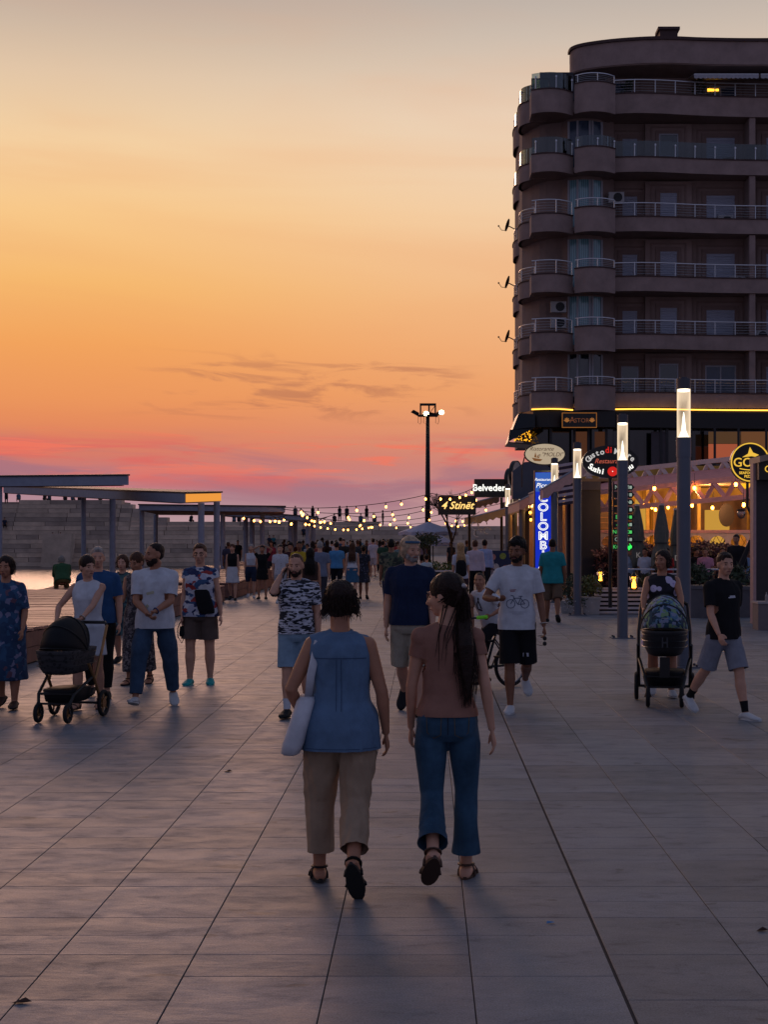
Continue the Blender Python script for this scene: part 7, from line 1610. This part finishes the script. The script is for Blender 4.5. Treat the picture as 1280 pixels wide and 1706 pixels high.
# ---- middle distance
MCOL = {}
def mid(px, fy, H, sex, rz, label, top, topc, bot, botc, hr='short', hc=hDk, tone='tan', bulk=1.0, pose='walk', seed=0, sleeve=.7, hem=.48, voxel=None, grp='people in the middle of the promenade', loc=None, shoe=None, yaw=0, **kw):
    Y = (F*CH/(fy-VY)) if loc is None else loc[1]; v = voxel or max(.013, Y*.00042)
    a = dict(walk=((9,6,0,.01),(-12,18,22,.01)), walk2=((-12,18,22,.01),(9,6,0,.01)), stand=((1,1,0,.03),(-1,1,0,.03)), sit=((82,84,0,.12),(80,86,0,.08)), sitk=((100,110,0,.08),(95,105,0,.08)))[pose]
    p = Person(px, fy, label, H=H, sex=sex, rz=rz, bulk=bulk, tone=tone, voxel=v, legL=a[0], legR=a[1], seed=int(seed or px), group=grp, loc=loc, yaw=yaw, **kw)
    p.hairmat = hc; far_ = Y > 55; p.body(face=(not far_ and 90 < rz < 270), tiny=far_); p.hair(hr, hc)
    M1 = topc if not isinstance(topc, tuple) else cloth('c%d_%d_%d' % topc, topc); M2 = botc if not isinstance(botc, tuple) else cloth('c%d_%d_%d' % botc, botc)
    if bot == 'trousers': p.trousers(M2, ease=.016)
    elif bot == 'shorts': p.trousers(M2, end=.9, ease=.018, name='shorts')
    elif bot == 'skirt': p.skirt(M2, hem=kw.get('hem_', .30), name='skirt', flare=.03)
    if top == 'dress': p.dress(M1, hem=hem, sleeve=sleeve, flare=.03)
    elif top == 'tee': p.top(M1, sleeve=sleeve, hem=hem, ease=.014, loose=.012, name='t_shirt')
    elif top == 'shirt': p.top(M1, sleeve=1.85, hem=hem, ease=.014, loose=.012, name='shirt')
    elif top == 'crop': p.top(M1, sleeve=0, hem=.60, ease=.012, name='top')
    if not far_: p.shoes(shoe or shoeB, soleB if (shoe or shoeB) is shoeB else soleW)
    return p
UP = dict(ikL=(-.055,-.01,1.0,-1.5,.2,0), ikR=(.055,-.01,1.0,1.5,.2,0))
mid(387, 1000, 1.64, 'f', 178, 'woman in a black strapless top and white skirt beside the timber deck', 'crop', (20,20,24), 'skirt', (190,190,196), 'up', hBr, 'light')
mid(418, 996, 1.63, 'f', 184, 'fair haired woman in a white crop top and navy shorts near the deck', 'crop', (196,196,204), 'shorts', (36,46,70), 'bob', hGr, 'light', shoe=shoeW)
mid(437, 998, 1.60, 'f', 180, 'woman in a short black dress holding both hands on her head', 'dress', (20,20,24), None, None, 'short', hBlk, 'tan', pose='stand', hem=.36, sleeve=.5, **UP)
mid(467, 1006, 1.64, 'm', 178, 'young person in a white printed t-shirt right of the woman with raised arms', 'tee', printed('white_print', [(190,190,200),(150,140,120),(196,196,206)], 18, 'noise', thresholds=[0,.62,.68]), 'shorts', (160,160,170), 'short', hDk, 'light', shoe=shoeW)
mid(484, 1000, 1.68, 'm', 176, 'dark curly haired man in a maroon shirt behind the phone man', 'tee', (60,30,38), 'trousers', (30,30,36), 'fluffy', hBlk, 'tan')
mid(499, 1012, 1.74, 'm', 182, 'man in a yellow shirt behind the phone man', 'tee', (180,150,40), 'trousers', (40,40,46), 'short', hBlk, 'brown')
mid(517, 1048, 1.62, 'f', 2, 'woman with very long black hair, bare back and dark jeans seen from behind', 'crop', (60,44,40), 'trousers', (30,40,60), 'long', hBlk, 'tan', bulk=1.14)
mid(533, 1016, 1.74, 'm', 2, 'man in a grey t-shirt beside the long black hair', 'tee', (110,116,136), 'trousers', (50,50,60), 'short', hGr, 'light', bulk=1.1)
mid(561, 992, 1.70, 'm', 4, 'stout man in a light blue short sleeved shirt and black trousers walking away', 'tee', (74,130,176), 'trousers', (20,22,30), 'short', hBlk, 'tan', bulk=1.22, hem=.50)
p = mid(587, 1000, 1.68, 'f', 0, 'woman with long brown hair, white tank top and blue skirt walking away', 'crop', (196,196,206), 'skirt', (50,90,120), 'long', hBr, 'light')
p.top(wht, sleeve=0, hem=.56, name='tank_top')
mid(606, 998, 1.60, 'f', 2, 'woman with dark bun in a black patterned dress walking away', 'dress', printed('dark_pattern', [(24,26,38),(34,40,60),(90,90,110),(20,22,32)], 30, 'voronoi', thresholds=[0,.4,.75,.82]), None, None, 'bun', hBlk, 'brown', hem=.30, sleeve=.6)
mid(622, 962, 1.80, 'm', 0, 'man in white t-shirt and white shorts with a dark crossbody strap', 'tee', (190,184,196), 'shorts', (180,170,176), 'short', hDk, 'light')
mid(652, 1034, 1.80, 'm', 2, 'man in a green camouflage shirt walking away beside the headband man', 'tee', printed('camouflage', [(60,72,58),(86,92,70),(40,46,42),(104,100,80)], 14, 'voronoi', distort=3), 'trousers', (50,60,84), 'short', hBlk, 'brown', bulk=1.12)
mid(638, 968, 1.70, 'm', 2, 'man in a dark green t-shirt ahead of the camouflage shirt', 'tee', (40,74,60), 'shorts', (60,60,60), 'short', hBlk)
p = mid(768, 1020, 1.70, 'f', 2, 'woman with long blond wavy hair and a black backpack walking away', 'tee', (190,190,204), 'trousers', (60,40,44), 'long', hBl, 'light')
g = empty('backpack', 'small black backpack worn by the blond woman', 'backpack', p.world(p.P+Vector((0,-.16,.20)))); MB().tube([(0,0,-.2),(0,0,-.15),(0,0,.12),(0,0,.2)], [.09,.14,.13,.07], 14, flat=.55, ref=(1,0,0)).build('pack', blk, g, smooth=True)
for sx in (-1,1): MB().tube([(sx*.08,.02,.17),(sx*.10,.16,.24),(sx*.10,.24,.1),(sx*.12,.14,-.14)], .014, 6, flat=.5).build('strap', blk, g)
mid(792, 1006, 1.76, 'm', 2, 'man in a pale pink shirt and black trousers walking away near the menu board', 'shirt', (190,170,180), 'trousers', (20,20,26), 'short', hBr, 'light', hem=.52)
mid(808, 996, 1.77, 'm', -6, 'man in a pale blue shirt just right of the pink shirted man', 'shirt', (150,164,200), 'trousers', (26,28,36), 'short', hBlk, 'tan', hem=.52)
k = 40/F; mid(711, 990, 1.62, 'f', 4, 'woman with dark hair in a bun and white top sitting left of the leafy bush', 'tee', (170,190,200), 'trousers', (40,50,60), 'bun', hDk, 'light', pose='sit', pelvis=.52)
FARP = [(545,966,1.72,0,(60,40,44),'in a dark red top'),(572,972,1.78,180,(34,34,34),'in a dark shirt and cap'),(596,968,1.74,0,(40,50,60),'in a slate t-shirt'),(528,972,1.66,180,(120,60,60),'in a faded red dress'),(553,960,1.7,0,(190,180,180),'in a white shirt'),
        (611,958,1.72,180,(34,40,50),'in a navy t-shirt'),(633,955,1.7,0,(120,110,120),'in a mauve shirt'),(648,952,1.74,180,(50,60,50),'in a dark olive shirt'),(663,957,1.66,0,(150,60,60),'in a red shirt'),(676,953,1.7,0,(36,36,44),'in black, near the bush'),
        (584,954,1.72,180,(90,100,120),'in a grey blue shirt'),(536,956,1.7,0,(70,80,70),'in a moss green shirt'),(521,965,1.68,0,(170,120,100),'in a peach top'),(396,950,1.7,180,(30,30,36),'in black beside the deck'),(372,956,1.68,180,(40,36,44),'in dark clothes by the pergola post'),
        (600,950,1.65,0,(180,90,110),'in a pink top'),(628,948,1.7,180,(70,70,90),'in a lead grey top'),(778,965,1.72,0,(60,80,100),'in a teal grey shirt by the far awning'),(752,960,1.66,180,(30,30,40),'in dark clothes below the bare tree'),(690,956,1.7,0,(40,44,60),'in navy left of the round bush'),
        (380,972,1.66,0,(60,60,80),'in a dark grey hoodie by the far deck'),(452,968,1.70,180,(120,44,60),'in a crimson shirt by the deck step')]
CN = [((120,124,150),'in a steel blue shirt'),((60,56,60),'in a charcoal top'),((170,150,140),'in a sand coloured top'),((90,40,44),'in a wine red top'),((50,80,110),'in a denim blue shirt'),((150,150,160),'in a light grey top'),((30,32,38),'in an all black outfit'),((90,110,80),'in a sage green top')]
WH = ['near the left decks','under the lowest bulbs','in the middle of the crowd','just before the umbrellas','at the far end of the crowd']
q = random.Random(77)
for i in range(30):
    c, lb = CN[i % 8]; FARP.append((468+i*8.3+q.uniform(-5,5), q.uniform(936,962), q.uniform(1.50,1.86), q.choice([0,180]), tuple(int(v*q.uniform(.85,1.1)) for v in c), lb+' '+WH[min(4, i//6)]+(', walking away' if False else '')))
for i, (px, fy, H, rz, c, lb) in enumerate(FARP):
    f_ = i % 3 == 0; mid(px, fy, H, 'f' if f_ else 'm', rz+random.uniform(-8,8), ('distant woman ' if f_ else 'distant man ')+lb, 'dress' if (f_ and 'dress' in lb) else 'tee', c, None if 'dress' in lb else ['trousers','shorts'][i % 2], [(36,38,46),(60,60,70),(90,84,80)][i % 3], ['long','short','short'][i % 3], [hDk, hBlk, hBr][i % 3], ['tan','light','brown'][i % 3], pose=['walk','walk2'][i % 2], bulk=[1,1.1,1.05][i % 3], hem=.30 if 'dress' in lb else .48, grp='people far down the promenade')
# figure sitting on the quay
kq = 40.2; s17 = Person(0,0,'person in green clothes with a pale knitted hat sitting hunched at the water edge', H=1.6, rz=20, loc=((104-VX)*kq/F, kq, .52), pelvis=.13, tone='tan', voxel=.016, legL=(100,112,0,.1), legR=(96,108,0,.1), lean=30, bulk=1.3, ikL=(-.07,.30,.26,-.3,-.5,-1), ikR=(.07,.30,.26,.3,-.5,-1), pitch=14, seed=41)
s17.body(face=False); s17.hair('bob', mat('hat_grey',(130,126,120),.9)); s17.top(cloth('olive_green',(50,84,56)), sleeve=1.8, ease=.03, name='jacket', amp=.01); s17.trousers(cloth('mustard_brown',(96,82,50)), ease=.02); s17.shoes(shoeB, soleB)
# ---- terrace guests
mid(0,0,1.8,'m',150,'man in dark clothes standing at the terrace beside the kiosk column','shirt',(26,24,30),'trousers',(50,48,56),'short',hBlk,'tan',loc=((1228-VX)*37.5/F,37.5,.12),voxel=.014,pose='stand',grp='guests at the terrace',hem=.5)
gu = [(1176,41.5,(190,130,150),'guest in a pink shirt seated behind the agave plant',hBr,160),(1160,42,(20,20,24),'guest in black seated left of the pink shirted guest',hBlk,200),(1204,42.5,(90,60,60),'guest in a brown top seated behind the young man in black',hDk,180),(1112,41,(170,40,40),'guest in red seated behind the stroller woman',hDk,190),
      (1076,41.5,(180,184,200),'guest in a white shirt seated left of the closed umbrella',hBlk,150),(1050,42,(150,160,180),'guest in pale blue seated behind the slatted planter',hBr,200),(1243,40,(110,130,160),'guest in a blue checked shirt seated by the dark column',hBr,180),(1140,42.5,(60,50,60),'guest in plum colour seated by the second closed umbrella',hDk,170)]
for i, (px, Y, c, lb, hc_, rz) in enumerate(gu):
    mid(0,0,1.68,['m','f'][i % 2],rz,lb,'tee',c,'trousers',(50,50,60),['short','long'][i % 2],hc_,'tan',loc=((px-VX)*Y/F, Y, .25),voxel=.018,pose='sit',pelvis=.50,grp='guests at the terrace')
    X = (px-VX)*Y/F; ch_ = empty('cafe_chair', 'cafe chair under the '+lb.split(' seated')[0], 'chair', (X,Y,.25), R(rz), group='cafe chairs on the terrace')
    MB().box((-.21,-.2,.36),(.21,.22,.39)).build('seat', blackM, ch_); MB().box((-.21,-.24,.39),(.21,-.205,.82)).build('backrest', blackM, ch_)
    for sx in (-.19,.19):
        for sy in (-.18,.2): MB().cyl((sx,sy), .013, 0, .36, 6).build('leg', blackM, ch_)
for i, (px, Y) in enumerate(((1066,40.6),(1186,40.6),(1126,40.4))):
    X = (px-VX)*Y/F; t_ = empty('cafe_table', ['white clothed cafe table left of the closed umbrellas','white clothed cafe table among the guests on the right','white clothed cafe table behind the nearest lamp post'][i], 'table', (X,Y,.25), group='cafe tables on the terrace'); MB().box((-.38,-.35,.70),(.38,.35,.73)).build('tabletop', cloth('tablecloth',(190,190,200)), t_); MB().cyl((0,0),.04,0,.70,8).cyl((0,0),.22,0,.03,14).build('leg', blackM, t_)
# ---- figures on the breakwater
WP = [(10,'stand',0,'in dark clothes standing at the far left of the wall top'),(31,'sit',30,'in a pale shirt sitting alone near the left end of the wall top'),(73,'sit',-20,'left of a pair sitting on the left part of the wall top'),(82,'sit',20,'right of a pair sitting on the left part of the wall top'),(108,'sit',10,'hunched, sitting behind the first pergola post'),
      (120,'sit',-10,'in black sitting between the first two pergola posts'),(132,'sit',15,'beside the first pergola post on the wall top'),(166,'sit',0,'alone on the wall top between the two thick posts'),(317,'sit',-30,'in pale clothes sitting on the lower wall right of the thick posts'),(390,'sit',10,'left of a pair far along the lower wall top'),
      (398,'sit',0,'right of a pair far along the lower wall top'),(492,'stand',0,'standing alone on the wall left of the lit pergola end'),(521,'stand',10,'standing beside the lit end of the far pergola'),(527,'sit',0,'crouching beside a standing one near the lit pergola end'),(558,'sit',20,'sitting left of the bulb cluster'),
      (566,'stand',0,'standing inside the bulb cluster'),(578,'stand',-10,'standing right in the bulb cluster'),(601,'sit',0,'sitting right of the bulb cluster, broad backed'),(611,'stand',0,'standing in a skirt right of the bulb cluster'),(624,'sit',0,'sitting before the last standing one'),(638,'stand',90,'standing last on the right of the wall top')]
proto = {}
WD = [(30,32,44),(70,90,110),(44,36,40),(60,70,80)]
for i, (px, pose, rz, lb) in enumerate(WP):
    key = (pose, i % 3); L_ = wall_top_pos(px)
    p = mid(0,0,1.72,'m' if i % 3 else 'f',rz,'silhouetted figure '+lb,'tee',WD[i % 4],'trousers',(28,28,36),'short' if i % 3 else 'long',hBlk,'tan',loc=L_,voxel=.045,pose='stand' if pose == 'stand' else 'sitk',pelvis=None if pose == 'stand' else .12,lean=0 if pose == 'stand' else 22,grp='figures on the breakwater',seed=i+60)
for (px, py, pose, lb) in ((8,868,'sitk','sitting against the wall steps at the left edge'),(88,903,'stand','left of two walking on the ledge in front of the tall wall'),(101,903,'stand','right of two walking on the ledge in front of the tall wall'),(449,900,'sitk','left of a couple sitting on the wall steps behind the far pergola'),(456,901,'sitk','right of a couple sitting on the wall steps, in teal'),(506,882,'sitk','sitting high on the steps left of the lit pergola end')):
    bot = py+9 if pose == 'sitk' else py+12; row = max(0, min(NR-1, int(round((at(px,bot,152).z-WATER_Z)/RH))-1)); L_ = wall_top_pos(px, row); 
    mid(0,0,1.72,'m',200,'small figure '+lb,'tee',(40,96,104) if 'teal' in lb else (34,40,60),'trousers',(28,28,36),'short',hBlk,'tan',loc=(L_.x,L_.y-.2,L_.z),voxel=.045,pose=pose,pelvis=None if pose == 'stand' else .12,grp='figures on the breakwater',seed=px)
bpy.data.scenes.remove(TMP)
